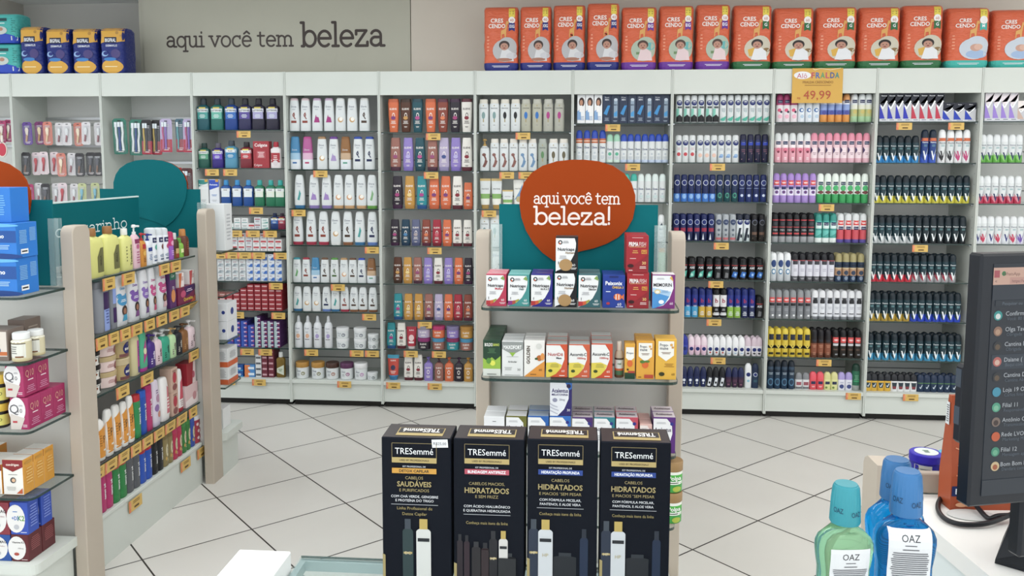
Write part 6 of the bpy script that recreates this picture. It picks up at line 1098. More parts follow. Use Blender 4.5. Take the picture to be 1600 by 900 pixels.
# third shelf
def slab(c, t, tc='#1f2026', sc='#e4e5e7', bar=None): return [('p',[(-1,0),(.0,0),(.45,.25),(.72,.55),(.66,.8),(.2,.96),(-1,.96)],sc),('T',t,-.15,.66,.11,tc,1.5),('l',-.3,.84,.9,.06,2,'#a5a7ac'),('l',-.3,.4,.9,.16,3,'#a5a7ac')]+([('e',.66,.82,.16,None,'#2b2f86')] if bar else [])
cbox(ZC,756,788.5,651,'#dfe1e3',[('T','LISIVMUNE',0,.66,.1,'#3a5a9c',1.7),('l',0,.85,.5,.04,1,'#5a5c62'),('l',0,.5,1.4,.03,1,'#b5443a'),('l',0,.3,1.2,.2,3,'#a5a7ac')],'plain white carton, left end of third shelf',1,faces={'+z':'#d5d7d9'})
cbox(ZC,790.5,823,650,'#6a6a24',slab(0,'Vitamina-E'),'white vitamin E carton with olive corner',1,faces={'+z':'#dadbdc'})
cbox(ZC,824.5,857.5,650,'#1f5fae',slab(0,'Luteinox'),'white carton with blue corner',1,faces={'+z':'#9fb0c4'})
m0 = cbox(ZC,858.5,892,650,'#2a6cc0',slab(0,'Acalentus',bar=1),'white-and-blue carton under the tall melatonin one',0,faces={'+z':'#5a8ac8'})
cbox(topz(m0)+.0005,859,893.5,596,'#2c2468',[('p',[(-1,0),(-.3,0),(.3,.2),(.7,.5),(.72,.75),(.4,.97),(-1,.97)],'#e0e3ea'),('p',[(.2,1),(1,1),(1,.8),(.72,.75),(.5,.93)],'#2a6cc0'),('e',.7,.87,.2,None,'#2b2048'),('T','Acalentus',-.1,.74,.12,'#3a2f6a',1.5),('T','MELATONINA',-.1,.62,.06,'#3a2f6a',1.5),('e',-.55,.46,.22,.06,'#8a8ca6'),('t','20mg',.1,.48,.06,'#5a5c72',.5),('s',[[(-1,.36),(-.7,.3),(-.3,.26)],[(-1,.26),(-.6,.2),(-.2,.16)],[(-1,.16),(-.6,.1),(-.3,.06)]],.03,'#b5b8c8'),('t','30',.7,.18,.07,'#efeff5',.4)],'white-and-indigo melatonin carton standing up on another carton')
for x0, x1, yt, c, bk, lb in ((893.5,926,652,'#4a2a6a',1,'white carton with violet corner, right of the tall one'),(927.5,960.5,652,'#1f7a86',1,'white carton with teal corner on third shelf'),(962,996.5,652,'#c0485a',1,'white carton with coral corner on third shelf'),(1020,1055,652,'#5a2a7a',1,'white carton with purple corner at right end')):
    cbox(ZC,x0,x1,yt,c,slab(0,'Acalentus','#3a2f4a',bar=1),lb,bk,faces={'+z':'#c9bfc6'},decT=[('T','Acalentus',0,.5,.3,'#5a4a56',1.5)])
cbox(ZC,999,1018.5,663,'#d9b0a8',slab(0,'Acal','#6a3a4a','#e6dad6',1),'small pale-coral carton between coral-cornered and purple-cornered ones',1)
for i in (0,1):
    X = solve_px(1048, 0, Y=2.77, z=ZD); zb_ = ZD if i == 0 else ZD+hc
    yt = [765,711][i]; hc = solve_py(yt, X, 2.77)-zb_ if i == 0 else hc; 
    o = vessel('food_can','jar',.072,hc-.001,[(0,'#4a8a2c'),(.04,'#2f9a3a'),(.5,'#3fae34'),(.6,'#e6e8e0')],'#9c7a4a',[('T','Polpa',.2,.5,.14,'#f2f4ee',1.2),('r',.2,.34,1.4,.1,'#e9ece4'),('l',.2,.34,1.2,.07,1,'#2a3a24'),('e',.4,.14,.4,.09,'#a5b52c')]); o.location = (X, 2.77, zb_); tag(o, 'green-and-white tin with brown lid, %s of two' % ('lower','upper')[i], 'tin', 'green tins at right of centre gondola')
# ================================================================ BLACK HAIR KITS ON THE GLASS COUNTER
GO, GT2 = '#b09a5c', '#a8935a'
def kit(x0, x1, yt, rot, band, bandc, lines, script, pics, label, corner, sticker=False, ybase=None):
    """decals come in photograph pixels measured on the front of this carton"""
    Yf, z = 1.42, .9503; X0 = solve_px(x0, 0, Y=Yf, z=1.1); X1 = solve_px(x1, 0, Y=Yf, z=1.1); zt = solve_py(yt, (X0+X1)/2, Yf); H_ = zt-z
    cxp = (x0+x1)/2; hwp = (x1-x0)/2; ppm = hwp*2/(X1-X0); U = lambda x: (x-cxp)/hwp; Vv = lambda y: 1-(y-yt)/(H_*ppm*1.02); hv = lambda p: p/(H_*ppm*1.02)
    d = []
    def fr(xa, xb, ya, yb, c, t=.8):
        for q in (('r',U((xa+xb)/2),Vv(ya),(xb-xa)/hwp,hv(t),c),('r',U((xa+xb)/2),Vv(yb),(xb-xa)/hwp,hv(t),c),('r',U(xa),Vv((ya+yb)/2),t/hwp,hv(yb-ya),c),('r',U(xb),Vv((ya+yb)/2),t/hwp,hv(yb-ya),c)): d.append(q)
    def tx(s, y, h, c, w, bold=True, x=None): d.append(('T' if bold else 't', s, U(x if x else cxl), Vv(y), hv(h), c, w/hwp))
    cxl = cxp-3; y = yt
    fr(cxl-35, cxl+35, y+9, y+40, '#8a7a50'); d.append(('r',U(cxl),Vv(y+36),70/hwp,hv(8.5),GO)); tx('USED BY PROFESSIONALS', y+36, 3, '#4a3f20', 60)
    tx('TRESemmé', y+21, 10.5, '#eceef0', 60, False)
    tx('KIT PROFISSIONAL DE', y+46, 2.7, '#b9bcc2', 44); d.append(('r',U(cxl),Vv(y+53),70/hwp,hv(8.5),bandc)); tx(band, y+53, 4.6, '#1f1c12' if bandc == '#c79024' else '#eef0f4', 60)
    for s, dy, h, c, w in lines: tx(s, y+dy, h, c, w, h > 6)
    for i, (s, dy) in enumerate(script): d.append(('t', s, U(cxl), Vv(y+dy), hv(5), '#a39258', 66/hwp))
    d.append(('r',U(cxl),Vv(y+lines[-1][1]+6.5),74/hwp,hv(.7),'#b9bcc2'))
    for kind, px_, py_, w_, h_, c, c2 in pics:      # printed bottles: x offset, top offset
        xx = cxl+px_; 
        d.append(('r',U(xx),Vv(y+py_+h_/2+h_*.1),w_/hwp,hv(h_*.84),c)); d.append(('e',U(xx),Vv(y+py_+h_*.19),w_/2/hwp,hv(h_*.06),c))
        d.append(('r',U(xx),Vv(y+py_+h_*.07),w_*.55/hwp,hv(h_*.15),c2))
        if kind == 1: d += [('r',U(xx),Vv(y+py_+h_*.5),w_*.8/hwp,hv(h_*.03),GO),('t','DC' if 'DETOX' in band else 'HP',U(xx),Vv(y+py_+h_*.5),hv(5),'#c9bfa0' if c[1] < '8' else '#b5a878',w_*.7/hwp)]
        if kind == 2: d += [('r',U(xx),Vv(y+py_+h_*.3),w_*.8/hwp,hv(h_*.05),'#1f2228'),('t','DC' if 'DETOX' in band else 'HP',U(xx),Vv(y+py_+h_*.52),hv(6),'#b5a878',w_*.6/hwp),('r',U(xx),Vv(y+py_+h_*.85),w_*.9/hwp,hv(h_*.14),bandc)]
    d += [('p',[(-1,Vv(y+corner)),(-.1,Vv(y+corner+14)),(-.1,0),(-1,0)],'#9c8c58')] if corner < 60+90 else [('p',[(-1,Vv(y+corner)),(-.92,Vv(y+corner+2)),(-.92,0),(-1,0)],'#9c8c58')]
    if sticker: d += [('p',[(U(x1-30),Vv(y+2)),(U(x1-5),Vv(y+1)),(U(x1-4),Vv(y+14)),(U(x1-29),Vv(y+15))],'#d9dadc'),('t','R$25,00',U(x1-17),Vv(y+8),hv(4.5),'#4a4c54',20/hwp)]
    vs, fs, wd = text2d('TRESemmé', .022)
    top = [('r',.05,.55,1.3,.34,GO),('r',.05,.28,1.3,.5,'#2b2526')]
    B = MB(); w = X1-X0-.0015; B.box(-w/2, w/2, 0, .076, 0, H_, 'm#0a101c', .0016, {'+z':'#2a2224','-y':'m#070c17'})
    B.decal(d, lambda u, v, e: (u*w/2, -e, v*H_), H_/(w/2), 1)
    B.lay = 0; B.decal([('r',.05,.42,1.36,.56,GO),('r',.05,.5,1.3,.36,'#1d1a1e')], lambda u, v, e: (u*w/2, .076*v, H_+e), .076/(w/2), 1)
    B.decal([('T','TRESemmé',-.05,.5,.26,'#e9e6e2',1.1)], lambda u, v, e: (-u*w/2, .076*(1-v), H_+e), .076/(w/2), 1)
    o = B.obj('hair_kit_carton'); o.location = ((X0+X1)/2, Yf, z); o.rotation_euler = (0,0,rot); tag(o, label, 'carton', 'black hair kit cartons on the glass counter'); return o
CT = '#a3925e'; WH = '#e6e8ec'
kit(596.5,705.5,684,.0,'DETOX CAPILAR','#c79024',[('CABELOS',64,5,CT,32),('SAUDÁVEIS',74,8.5,CT,54),('E PURIFICADOS',84,5,CT,50),('COM CHÁ VERDE, GENGIBRE',95,4.2,WH,76),('E PROTEÍNA DO TRIGO',101.5,4.2,WH,62)],[('Linha Profissional de',114),('Detox Capilar',123)],[(1,-11,132,17,110,'#24383a','#3a424c'),(2,14,131,23,112,'#c9cac6','#b39a4a')],'first black hair-kit carton from left, yellow DETOX CAPILAR band',52+138,True)
kit(708.5,819.5,686,.0,'BLINDAGEM ANTIFRIZZ','#b0485a',[('CABELOS MACIOS,',72,5,CT,58),('HIDRATADOS',83,9,CT,70),('E SEM FRIZZ',93,5,CT,40),('COM ÁCIDO HIALURÔNICO',110,4.2,WH,76),('E QUERATINA HIDROLISADA',117,4.2,WH,80)],[('Conheça mais itens da linha',137)],[(0,-43,157,9,70,'#241a22','#1f2026'),(0,-32,158,9,70,'#2b1a24','#1f2026'),(0,-17,168,14,60,'#201c20','#2b2b30'),(0,-3,170,12,60,'#2b1e22','#1f2026'),(1,10,150,13,90,'#1b1a20','#23242a'),(2,26,149,14,90,'#c9c6c2','#b39a4a'),(0,32,186,28,40,'#202226','#2b2e33')],'second black hair-kit carton, pink-red BLINDAGEM ANTIFRIZZ band',204)
for x0, x1, yt, lb in ((823,934,687,'third black hair-kit carton, left of the two with blue bands'),(937,1047.5,691,'rightmost black hair-kit carton, right of the blue-banded pair')):
    kit(x0,x1,yt,0 if x0 < 900 else -.0,'HIDRATAÇÃO PROFUNDA','#1f3f8c',[('CABELOS',66,5,CT,32),('HIDRATADOS',77,9,CT,70),('E MACIOS ˝SEM PESAR',88,5,CT,72),('COM FÓRMULA MICELAR,',99,4.2,WH,74),('PANTENOL E ALOE VERA',106,4.2,WH,72)],[('Conheça mais itens da linha',122)],[(1,-42,132,16,110,'#222c3f','#3a424c'),(2,-23,132,23,112,'#c2c6ca','#b39a4a'),(0,38,146,13,100,'#10233f','#1f2633'),(0,8,186,36,40,'#151a22','#252b33')],lb,196)
# ================================================================ MOUTHWASH ON THE STAND (close)
def oaz(x0, x1, ytop, Yc, col1, colc, lab, cat_lab, lblv, twist=0, full=.62):
    z = 1.0800; X0 = solve_px(x0, 0, Y=Yc, z=1.15); X1 = solve_px(x1, 0, Y=Yc, z=1.15); W = (X1-X0)/2; X = (X0+X1)/2; h = solve_py(ytop, X, Yc)-z
    R = empty('mouthwash_bottle', (X, Yc, z), twist); B = MB(); n = 3.2; dp = .56
    prof = [(0,.86),(.015,.93),(.06,.95),(.3,.9),(.42,.9),(.5,.97),(.56,1),(.6,.99),(.64,.9),(.675,.7),(.7,.5),(.72,.42),(.74,.4)]
    rings = [ring(v*h, a*W, a*W*dp if a > .6 else a*W*max(dp, .56+.44*(1-a)/.5), n if a > .6 else 2.2, 40) for v, a in prof]
    B.loft(rings, ['L'+col1]); b = B.obj('body', R, .8)
    B = MB(); B.nv = 50
    def F(u, v, e):
        a = interp(prof, v)*W; x = max(-a*.97, min(a*.97, u*W)); return (x, -a*dp*(1-abs(x/a)**n)**(1/n)-e-.0004, v*h)
    B.decal([('r',.02,lblv,1.42,.48,'#cfd2d4'),('t','OΛZ' if False else 'OAZ',.02,lblv+.19,.045,'#2a2b30',.6),('l',.02,lblv+.145,.4,.012,1,'#4a4c52'),('l',.02,lblv+.12,.6,.012,1,'#3a3c42'),('l',.02,lblv+.02,1.25,.17,13,'#55575d'),('l',.02,lblv-.09,1.0,.03,2,'#4a4c52')]+[('r',-.1+.03*k,lblv-.15,.016 if k % 3 else .024,.06,'#22242a') for k in range(12)]+[('l',-.5,lblv-.15,.3,.04,3,'#4a4c52')], F, h/W, 14)
    B.obj('label', R)
    B = MB(); nr = 24; cw = W*.49
    def cr(v, a, rib):
        return [(a*cw*(1+(rib if i % 2 else 0))*math.cos(2*math.pi*i/48), a*cw*(1+(rib if i % 2 else 0))*math.sin(2*math.pi*i/48), v*h) for i in range(48)]
    B.loft([cr(.735,1.03,0),(cr(.745,1.05,.035)),cr(.9,.98,.04),cr(.975,.9,.04),cr(.99,.86,0),cr(.993,.8,0),cr(1.0,.78,0)], ['#'+colc.lstrip('#')])
    B.lay = 0
    def Fc(u, v, e): 
        a = cw*(1.08-.12*(v-.74)/.24)+e; return (a*math.sin(u), -a*math.cos(u), v*h)
    for uu in (-.9, .35, 1.5): B.decal([('t','OAZ',uu,.84 if uu != .35 else .82,.035,'#143a5c',.7)], Fc, h/cw*.8, 1)
    B.obj('cap', R, .5)
    tag(R, cat_lab, 'mouthwash bottle'); return R
oaz(1272,1361,755,1.1,'#a9dcb4','#1f8f9c',0,'pale-green mouthwash bottle with turquoise cap',.35,.12)
oaz(1363.5,1457,735,1.1,'#1a9ae2','#2c6fa8',0,'bright-blue mouthwash bottle in front, white label facing',.43,-.03)
oaz(1350,1440,717,1.168,'#1a9ae2','#2c6fa8',0,'bright-blue mouthwash bottle standing behind the other blue one',.40,.2)
# jar behind the rail
X = solve_px(1446, 0, Y=1.60, z=1.12); o = vessel('ointment_jar','jar',.0575,solve_py(706,X,1.60)-1.1015,[(0,'#23219c')],'#2a1fae',[('r',-.45,.34,.9,.6,'#b9bcb9'),('l',-.45,.34,.7,.4,5,'#5a5f66'),('r',.75,.34,.5,.6,'#b9bcb9')]); o.location = (X, 1.60, 1.1015)
B = MB(); B.loft([ring(0,.021,.021,2,24), ring(.0006,.021,.021,2,24)], ['#cdd6d2']); B.decal([('l',0,.5,1,.5,3,'#3f7a5a')], lambda u, v, e: (u*.014, (v-.5)*.03, .0006+e), 2, 1)
q = B.obj('lid_sticker', CHILD[o.name][1]); q.location = (0,0,solve_py(706,X,1.60)-1.1015+.0002); tag(o, 'blue ointment jar with round white lid sticker behind the rail', 'jar')
X = solve_px(1476, 0, Y=1.6, z=1.12); o = vessel('ointment_jar','jar',.03,.052,[(0,'#2f9ac0')],'#3aa5c4',[]); o.location = (X+.004, 1.602, 1.1015); tag(o, 'small light-blue jar half hidden beside the blue ointment jar', 'jar')
# orange display carton behind the monitor
B = MB(); p = onZ(1484, 797, 1.1); rz = math.radians(4)
w, d, h = .15, .042, .198
bot_ = [(0,0,0),(w,0,0),(w,d,0),(0,d,0)]; top_ = [(.002,.018,h),(w,.018,h),(w,.026,h),(.002,.026,h)]
B.loft([bot_, [(0,0,h*.3),(w,0,h*.3),(w,d,h*.3),(0,d,h*.3)], top_], ['#a8481f'])
def Fo(u, v, e): return ((u+1)/2*w, (0 if v < .3 else .018*(v-.3)/.7)-e, v*h)
B.decal([('r',-.7,.17,.56,.09,'#1c2a5c'),('T','B12',-.76,.17,.05,'#e9ecf5',.4),('e',-.3,.17,.2,.05,'#2b4a9c'),('s',[[(-.8,.66),(-.7,.7),(-.62,.6),(-.55,.72),(-.66,.78),(-.8,.66)],[(-.9,.55),(-.7,.52),(-.5,.6)]],.008,'#e0a074'),('p',[(-.86,.4),(-.62,.44),(-.7,.4),(-.6,.36),(-.84,.37)],'#e9d5c4'),('l',-.6,.3,.6,.05,2,'#d98a5a'),('e',-.75,.05,.14,.02,'#e0a074'),('e',-.62,.06,.1,.025,'#e0a074')], Fo, h/(w/2), 1)
B.decal([('r',0,.84,1.2,.2,'#d9dadb'),('l',0,.84,.9,.16,8,'#3a3c40')], lambda u, v, e: (-e+.0018*v, .022-u*.012*(1.6-v), v*h), h/.02, 1)
o = B.obj('display_carton'); o.location = (p.x, p.y, 1.1002); o.rotation_euler = (0,0,rz); tag(o, 'tapered orange carton marked B12 standing behind the monitor', 'carton')
# ================================================================ MONITOR
pm = onY(1532, 775, 1.08); SC = 1/1200; ang = math.atan2(.266, .964)
R = empty('computer_monitor', (pm.x, pm.y, 1.1002), ang); zs = pm.z-1.1002
sw, shh = .50, .30
BK = '#10151d'
B = MB(); B.box(-.0175, sw+.0175, .0, .024, zs-.0145, zs+shh+.0125, BK, .003); B.obj('screen_housing', R)
B = MB(); B.box(.02, sw-.02, .024, .06, zs+.03, zs+shh-.04, BK, .006); B.obj('rear_cover', R)
B = MB(); B.box(-.0135, .03, .024, .042, zs+.06, zs+.165, '#161b24', .004)
pb_ = B.obj('side_port_block', R)
for zz in (.135, .085): B = MB(); B.box(-.0142, -.0128, .028, .038, zs+zz, zs+zz+.024, '#3a4450'); B.obj('usb_port', pb_)
B = MB(); B.box(0, sw, -.0006, .0, zs, zs+shh, 'E#18212c'); u0 = lambda x: (x-1532)/1004
F = lambda u, v, e: (u, -.0007-e, zs+v)
L = []
PY = lambda y: (775-y)*SC
def rr_(x0, x1, y0, y1, c): L.append(('r',(u0(x0)+u0(x1))/2,(PY(y0)+PY(y1))/2,u0(x1)-u0(x0),PY(y0)-PY(y1),c))
rr_(1532,1532+sw*1004,421,447,'E#c9a594'); rr_(1533,1541,425,436,'E#a8545c'); L.append(('e',u0(1547),PY(430),.003,.003,'E#2f7a4a')); L.append(('t','WhatsApp',u0(1558),PY(430.5),.0042,'E#6a4a44',.03)); rr_(1592,1600,424,437,'E#b8867c')
rr_(1556,1800,436,446,'E#bd9488'); L.append(('t','https://web.whatsapp.com',u0(1588),PY(441.5),.004,'E#6a4a48',.06)); L.append(('t','<',u0(1536),PY(441.5),.004,'E#4a3030')); L.append(('t','x',u0(1593),PY(430),.004,'E#4a3030'))
rr_(1532,1532+sw*1004,447,470,'E#242d38'); rr_(1537,1900,471,479,'E#1c2631'); L.append(('t','Pesquisar ou começar uma nova conversa',u0(1596),PY(475.5),.0042,'E#5a6672',.1)); 
def face_(x, y, c, c2): L.extend([('e',u0(x),PY(y),.0062,.0062,c),('e',u0(x),PY(y)-.001,.0036,.0036,c2)])
face_(1539,457,'E#3f8fa0','E#a5a09c')
names = [('Confirmação Pix/ judicial',494,'E#2f8f8c','E#d5dcda','Você: 80 linha'),('Olga Tavares (Quincimed)',518,'E#8a6a58','E#b09078','Obrigada'),('Cantina Do Rafa',541,'E#23262a','E#5a4a38','Obrigada'),('Daiane ( Quincimed)',565,'E#b0605a','E#d0b0a0','Baqui com a "Sil'),('Cantina Do Rafa',589,'E#23262a','E#5a4a38','Cantina Aba do R'),('Loja 19 Otávio',612,'E#3f8fa8','E#b5b0aa','Carlos foto'),('Filial 11',636,'E#4f9c80','E#7ab898','Responsável'),('Antônio Carlos Casa',659,'E#7a6a60','E#3a2a26','Transmissão'),('Rede LVO Oficial',682,'E#c05a34','E#6a9c4a','Marketing M. Borges'),('Filial 12',706,'E#3f8a70','E#6aae8c','Mensagem apagada'),('Bom Bom Lanchonete',729,'E#c9b58c','E#a05a3a','Dandara comentário')]
for i, (nm, y, c, c2, sub) in enumerate(names):
    if i == 3: rr_(1536,1900,y-11,y+12,'E#27323e')
    face_(1542+i*.8,y,c,c2)
    vs_, fs_, wd_ = text2d(nm, 0); wsc = .0058/.73*wd_
    L.append(('t',nm,u0(1553)+i*.0005+wsc/2,PY(y-3),.0058,'E#b5bcc2'))
    vs_, fs_, wd_ = text2d(sub, 0); L.append(('t',sub,u0(1555)+i*.0005+.0045/.73*wd_/2,PY(y+5),.0045,'E#56616c'))
rr_(1532,1532+sw*1004,750,775,'E#232c36'); rr_(1556,1800,753,766,'E#b0a09c'); rr_(1546,1551,757,763,'E#c9d0d8'); L.append(('t','Pesquisar',u0(1577),PY(760),.0046,'E#6a605e'))
for k in range(len(L)//12+1): B.lay = 0; B.decal(L[k*12:(k+1)*12], lambda u, v, e, k=k: (u, -.0007-e*.15-.00003*k, zs+v), 1, 1)
B.obj('screen', R)
B = MB(); nx, ny = .16, .03
B.box(nx-.04, nx+.04, .061, .085, .05, zs+.12, BK, .004); B.obj('stand_neck', R)
def tl_(px, py, z):
    q = onZ(px, py, z); dx_, dy_ = q.x-pm.x, q.y-pm.y; return (dx_*math.cos(ang)+dy_*math.sin(ang), -dx_*math.sin(ang)+dy_*math.cos(ang), z-1.1)
B = MB(); B.loft([[tl_(*p, z) for p in q] for z, q in ((1.1002,((1554,880),(1750,938),(1745,868),(1566,845))),(1.108,((1555,874),(1749,930),(1744,862),(1567,840))),(1.158,((1577,822),(1740,842),(1736,812),(1584,803))))], [BK]); B.obj('stand_base', R)
tag(R, 'black computer monitor showing a dark chat list on the right counter', 'monitor')
# cable loop
pts = [(1585,805,1.115),(1560,806,1.112),(1545,810,1.108),(1530,796,1.112),(1515,778,1.118),(1497,768,1.116),(1480,770,1.11),(1468,782,1.106),(1466,797,1.106),(1476,810,1.106),(1495,818,1.106),(1520,820,1.106),(1545,817,1.108),(1570,808,1.112),(1600,795,1.12)]
W_ = [onZ(x, y, z) for x, y, z in pts]; sm = []
for i in range(len(W_)-1):
    p0_, p1_, p2_, p3_ = W_[max(i-1,0)], W_[i], W_[i+1], W_[min(i+2,len(W_)-1)]
    for t in [k/5 for k in range(5)]: sm.append(.5*((2*p1_)+(-p0_+p2_)*t+(2*p0_-5*p1_+4*p2_-p3_)*t*t+(-p0_+3*p1_-3*p2_+p3_)*t**3))
B = MB(); B.tube(sm+[W_[-1]], .0042, '#14161c', 10); o = B.obj('cable', None, 1.2); tag(o, 'thick black cable looping beneath the monitor', 'cable')
p = onZ(1518, 806, 1.1); B = MB(); B.loft([ring(0,.038,.022,2,32),ring(.002,.04,.024,2,32),ring(.003,.036,.02,2,32)], ['#d3d4d2']); o = B.obj('cable_grommet', None, .6); o.location = (p.x, p.y, 1.1001); tag(o, 'oval white cable plate on the counter under the cable loop', 'cable plate')
p = onZ(1590, 788, 1.1); B = MB(); B.box(-.05,.05,0,.03,0,.02,'#3a7a4a',.001,{'-y':'#c9b52c'}); B.decal([('r',-.5,.5,.5,.6,'#1f6a4c'),('l',.3,.5,.8,.5,2,'#2a2c30')], lambda u,v,e:(u*.05,-e,v*.02), .4, 1); o = B.obj('small_box'); o.location = (p.x, p.y+.02, 1.1002); tag(o, 'small green-and-yellow box lying behind the monitor stand', 'box')
# ================================================================ NAPPY PACKS ON TOP OF THE SHELVING
def pack(name, w, h, d, key, bands, decs, bulge=.02):
    B = MB(); rings = []; keys = []; zs_ = [0,.02,.06,.12,.25,.4,.5,.6,.75,.88,.94,.975,1]
    zs_ = sorted(set(zs_+[b[0] for b in bands])); 
    for z in zs_:
        a = 1-.06*max(0,(abs(z-.5)-.4)/.1)**2; bb = d/2*(1-(.4 if z > .5 else .05)*max(0,(abs(z-.5)-.42)/.08)**2)*(.94+.06*math.sin(math.pi*z))
        rings.append(ring(z*h, a*w/2*(.975+.025*math.sin(z*21)), bb, 5, 36)); c = bands[0][1]
        for b_, q in bands:
            if z >= b_-1e-6: c = q
        keys.append(key+c)
    B.loft(rings, keys[:-1]); B.nv = 24
    def F(u, v, e):
        a = w/2*(1-.06*max(0,(abs(v-.5)-.4)/.1)**2)*(.975+.025*math.sin(v*21)); bb = d/2*(1-(.4 if v > .5 else .05)*max(0,(abs(v-.5)-.42)/.08)**2)*(.94+.06*math.sin(math.pi*v)); x = max(-a*.96, min(a*.96, u*w/2))
        return (x, -bb*(1-abs(x/a)**5)**(1/5)-e-.001, v*h)
    B.decal(decs, F, h/(w/2), 10); return B.obj(name, None, 1.0)
ORG = '#dd6238'
def photo(kind):
    bg = {'xxg':'#b5b5b8','eg':'#a9b8a4','g':'#c9c2ae','m':'#c3ccd8'}[kind]
    d = [('e',.22,.31,.68,.175,bg),('e',.36,.37,.54,.15,bg)]
    if kind == 'g': d += [('p',[(-.28,.3),(.1,.34),(.2,.2),(-.2,.2)],'#d9a82c'),('e',.7,.3,.2,.03,'#8a6a3a')]
    if kind == 'eg': d += [('e',.62,.37,.25,.06,'#5ab0b0'),('r',-.02,.26,.3,.04,'#6a8a5a')]
    if kind == 'm': d += [('e',.35,.22,.5,.07,'#9ab5d9'),('e',.3,.33,.26,.06,'#c99a86'),('e',.42,.34,.2,.05,'#d9ae9a')]; return d
    body = {'xxg':'#d5d6d9','eg':'#e2c9cc','g':'#e0e2e6'}[kind]; hair = {'xxg':'#3a2a26','eg':'#4a3228','g':'#231a18'}[kind]
    B_ = lambda x: .2+(x-.22)*1.35
    W_ = lambda y: .2+(y-.18)*1.3
    d += [('p',[(B_(.0),.145),(B_(.62),.145),(B_(.56),W_(.24)),(B_(.38),W_(.28)),(B_(.12),W_(.27))],body),('e',.2,W_(.33),.3,.07,hair),('e',.2,W_(.312),.225,.057,'#b98670'),('e',.12,W_(.32),.026,.007,'#2a1c18'),('e',.28,W_(.32),.026,.007,'#2a1c18'),('e',.2,W_(.295),.07,.009,'#8a3a34')]
    if kind == 'g': d += [('e',.22,.16,.3,.03,'#3a3f52')]
    if kind == 'xxg': d += [('e',.2,.17,.45,.025,'#a8705a'),('e',.62,.23,.3,.05,'#c9c9cf')]
    if kind == 'eg': d += [('e',.0,W_(.3),.07,.04,hair),('e',.4,W_(.3),.07,.04,hair)]
    return d
gir = [('p',[(.18,.62),(.24,.62),(.26,.56),(.3,.56),(.3,.62),(.36,.62),(.37,.7),(.42,.86),(.5,.9),(.42,.93),(.34,.91),(.3,.74),(.2,.7)],'#e0a04a')]
gir = [('p',[(.0,.5),(.05,.5),(.06,.56),(.2,.57),(.24,.5),(.29,.5),(.31,.6),(.36,.72),(.46,.73),(.42,.77),(.31,.77),(.24,.65),(.02,.62)],'#e0a34c')]
def cres(kind, n_, sz, foot):
    return [('r',0,.0+.06,2,.12,foot),('l',0,.065,1.3,.035,2,'#dfe0ea')]+gir+photo(kind)+[('T','CRES',-.22,.78,.065,'#f6efe9',.8),('T','CENDO',-.22,.695,.065,'#f6efe9',.95),('r',.62,.9,.34,.14,'#e6cf2c'),('l',.62,.9,.28,.06,2,'#8a6a1c'),('e',.62,.785,.19,None,'#f2efec'),('t',n_,.62,.785,.045,'#c0553a',.26),('p',[(.45,.74),(.79,.74),(.79,.61),(.62,.635),(.45,.61)],foot),('T',sz,.62,.69,.05,'#f4f4f8',.3),('l',-.72,.42,.14,.26,5,'#ee9a78')]
packs = [(755,810,10,'xxg','40','XXG','#1f2a7c'),(812,862,9,'xxg','40','XXG','#1f2a7c'),(864,915,7,'xxg','40','XXG','#1f2a7c'),(917,968,4,'xxg','40','XXG','#1f2a7c'),(971,1027,10,'eg','50','EG','#6a2f9c'),(1030,1085,8,'eg','50','EG','#6a2f9c'),(1088,1142,6,'eg','50','EG','#6a2f9c'),(1146,1207,7,'g','60','G','#1c6a38'),(1210,1273,11,'g','60','G','#1c6a38'),(1276,1341,10,'g','60','G','#1c6a38'),(1344,1409,10,'g','60','G','#1c6a38'),(1412,1476,7,'g','60','G','#1c6a38'),(1481,1549,11,'m','70','M','#1fb0a4'),(1553,1620,14,'m','70','M','#1fb0a4')]
tot = {'xxg':4,'eg':3,'g':5,'m':2}; idx = {}
for x0, x1, yt, kind, n_, sz, foot in packs:
    Yc = YW+.10; z = ZT+.0005; yb = solve_py
    X0, X1 = solve_px(x0, 0, Y=Yc-.08, z=2.5), solve_px(x1, 0, Y=Yc-.08, z=2.5); h = solve_py(yt, (X0+X1)/2, Yc-.08)-z
    o = pack('diaper_pack', X1-X0, h, .17, 'C', [(0,foot),(.12,ORG)], cres(kind, n_, sz, foot)); o.location = ((X0+X1)/2, Yc, z); o.rotation_euler = (random.uniform(-.01,.01),0,random.uniform(-.03,.03))
    i = idx.get(kind, 0); idx[kind] = i+1
    tag(o, '%s of the %s orange diaper packs marked %s atop the shelving' % (pos(i, tot[kind]), NUM[tot[kind]], sz), 'diaper pack', 'orange diaper packs marked '+sz)
BD = [('p',[(-1,1),(1,1),(1,.7),(.3,.66),(-.2,.7),(-1,.64)],'#dba325'),('e',0,.14,.86,.15,'#dba325'),('r',-.02,.72,.96,.13,'#131a3a'),('T','BIGFRAL',-.02,.72,.08,'#eef0f5',.86),('T','DERMAPLUS',.05,.6,.045,'#dfe5f5',.9),('e',-.5,.42,.28,.06,'#8ab0e0'),('e',-.42,.43,.2,.04,'#1c2c7c'),('e',.35,.42,.36,.1,'#4a3f7c'),('e',-.1,.3,.5,.04,'#2f7fc8'),('l',-.05,.14,1.2,.05,1,'#efd9a0'),('e',.5,.88,.12,None,'#b5842c')]
bt = [(30,68,41),(70,109,44),(111,153,44),(156,206,43)]
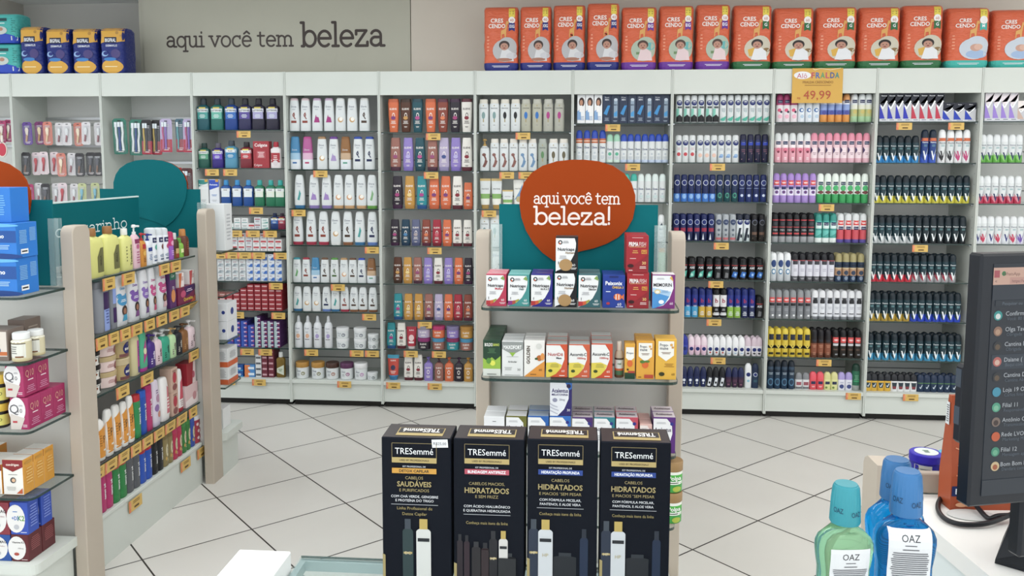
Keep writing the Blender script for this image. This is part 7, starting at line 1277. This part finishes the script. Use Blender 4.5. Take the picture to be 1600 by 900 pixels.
for i, (x0, x1, yt) in enumerate(bt):
    Yc = YW+.10; z = ZT+.0005; X0, X1 = solve_px(x0, 0, Y=Yc-.08, z=2.4), solve_px(x1, 0, Y=Yc-.08, z=2.4); h = solve_py(yt, (X0+X1)/2, Yc-.08)-z
    if i == 3: X1 = solve_px(196, 0, Y=Yc-.08, z=2.4)
    o = pack('diaper_pack', X1-X0-.004, h, .19 if i == 3 else .17, 'C', [(0,'#1c2c7c')], BD); o.location = ((X0+X1)/2, Yc, z); o.rotation_euler = (0,0,random.uniform(-.05,.02) if i < 3 else .0)
    tag(o, '%s of the four yellow-and-navy diaper packs atop the shelving' % pos(i, 4), 'diaper pack', 'yellow-and-navy diaper packs')
for i, (y0, y1) in enumerate(((110,67),(66,20))):
    Yc = YW+.11; z = (ZT+.0005) if i == 0 else zt2+.001; X1 = solve_px(28, 0, Y=Yc-.1, z=2.4); X0 = X1-.27; h = solve_py(y1, X1, Yc-.1)-z; zt2 = z+h
    o = pack('diaper_pack', X1-X0, h, .2, 'C', [(0,'#2348c0'),(.2,'#35b5b0')], [('p',[(-1,.1),(1,.0),(1,.22),(.2,.34),(-1,.3)],'#2348c0'),('r',.2,.78,.6,.1,'#1f4a50'),('l',.2,.66,.6,.06,1,'#e9f5f4'),('e',.1,.42,.4,.14,'#c4cdc9'),('e',.15,.46,.14,.06,'#b98670'),('l',.8,.6,.24,.5,7,'#1f8a86'),('r',.8,.16,.26,.14,'#dfe6e4')])
    o.location = ((X0+X1)/2, Yc, z); tag(o, 'turquoise diaper pack with blue stripe at left edge, %s of two' % ('lower','upper')[i], 'diaper pack', 'turquoise diaper packs')
# ================================================================ PRICE POSTER
q0_, q1_ = onY(1238,107,YW), onY(1315,161,YW); w, h = q1_.x-q0_.x, q0_.z-q1_.z
B = MB(); B.box(-w/2, w/2, -.0015, 0, -h, 0, '#d4a436'); F = lambda u, v, e: (u*w/2, -.0015-e, -h+v*h)
L = [('e',-.6,.8,.34,.11,'#e6e6ea'),('t','Alô',-.62,.79,.15,'#c0506a',.42)]
for i, (ch_, c) in enumerate(zip('FRALDA', ('#c04a5c','#3a6ab5','#4a9c6a','#c0506a','#3a5a9c','#2f8a8c'))): L.append(('T',ch_,-.18+i*.19,.8,.17,c,.17))
L += [('t','FRALDA CRESCENDO',.02,.6,.075,'#8a5a24',1.2),('l',.02,.51,1.3,.03,1,'#8a5a24'),('t','49,99',.0,.24,.26,'#b5482c',1.15),('t','R$',-.72,.14,.06,'#b5482c',.2),('s',[[(-.2,.99),(-.12,.95),(.1,.99),(.5,.95),(.9,1.0)]],.012,'#efe9d0')]
B.decal(L, F, h/(w/2), 1); o = B.obj('price_poster'); o.location = ((q0_.x+q1_.x)/2, YW-.005, q0_.z); o.rotation_euler = (math.radians(-1.0),0,0); tag(o, 'yellow price poster reading 49,99 hanging from shelving top', 'poster')
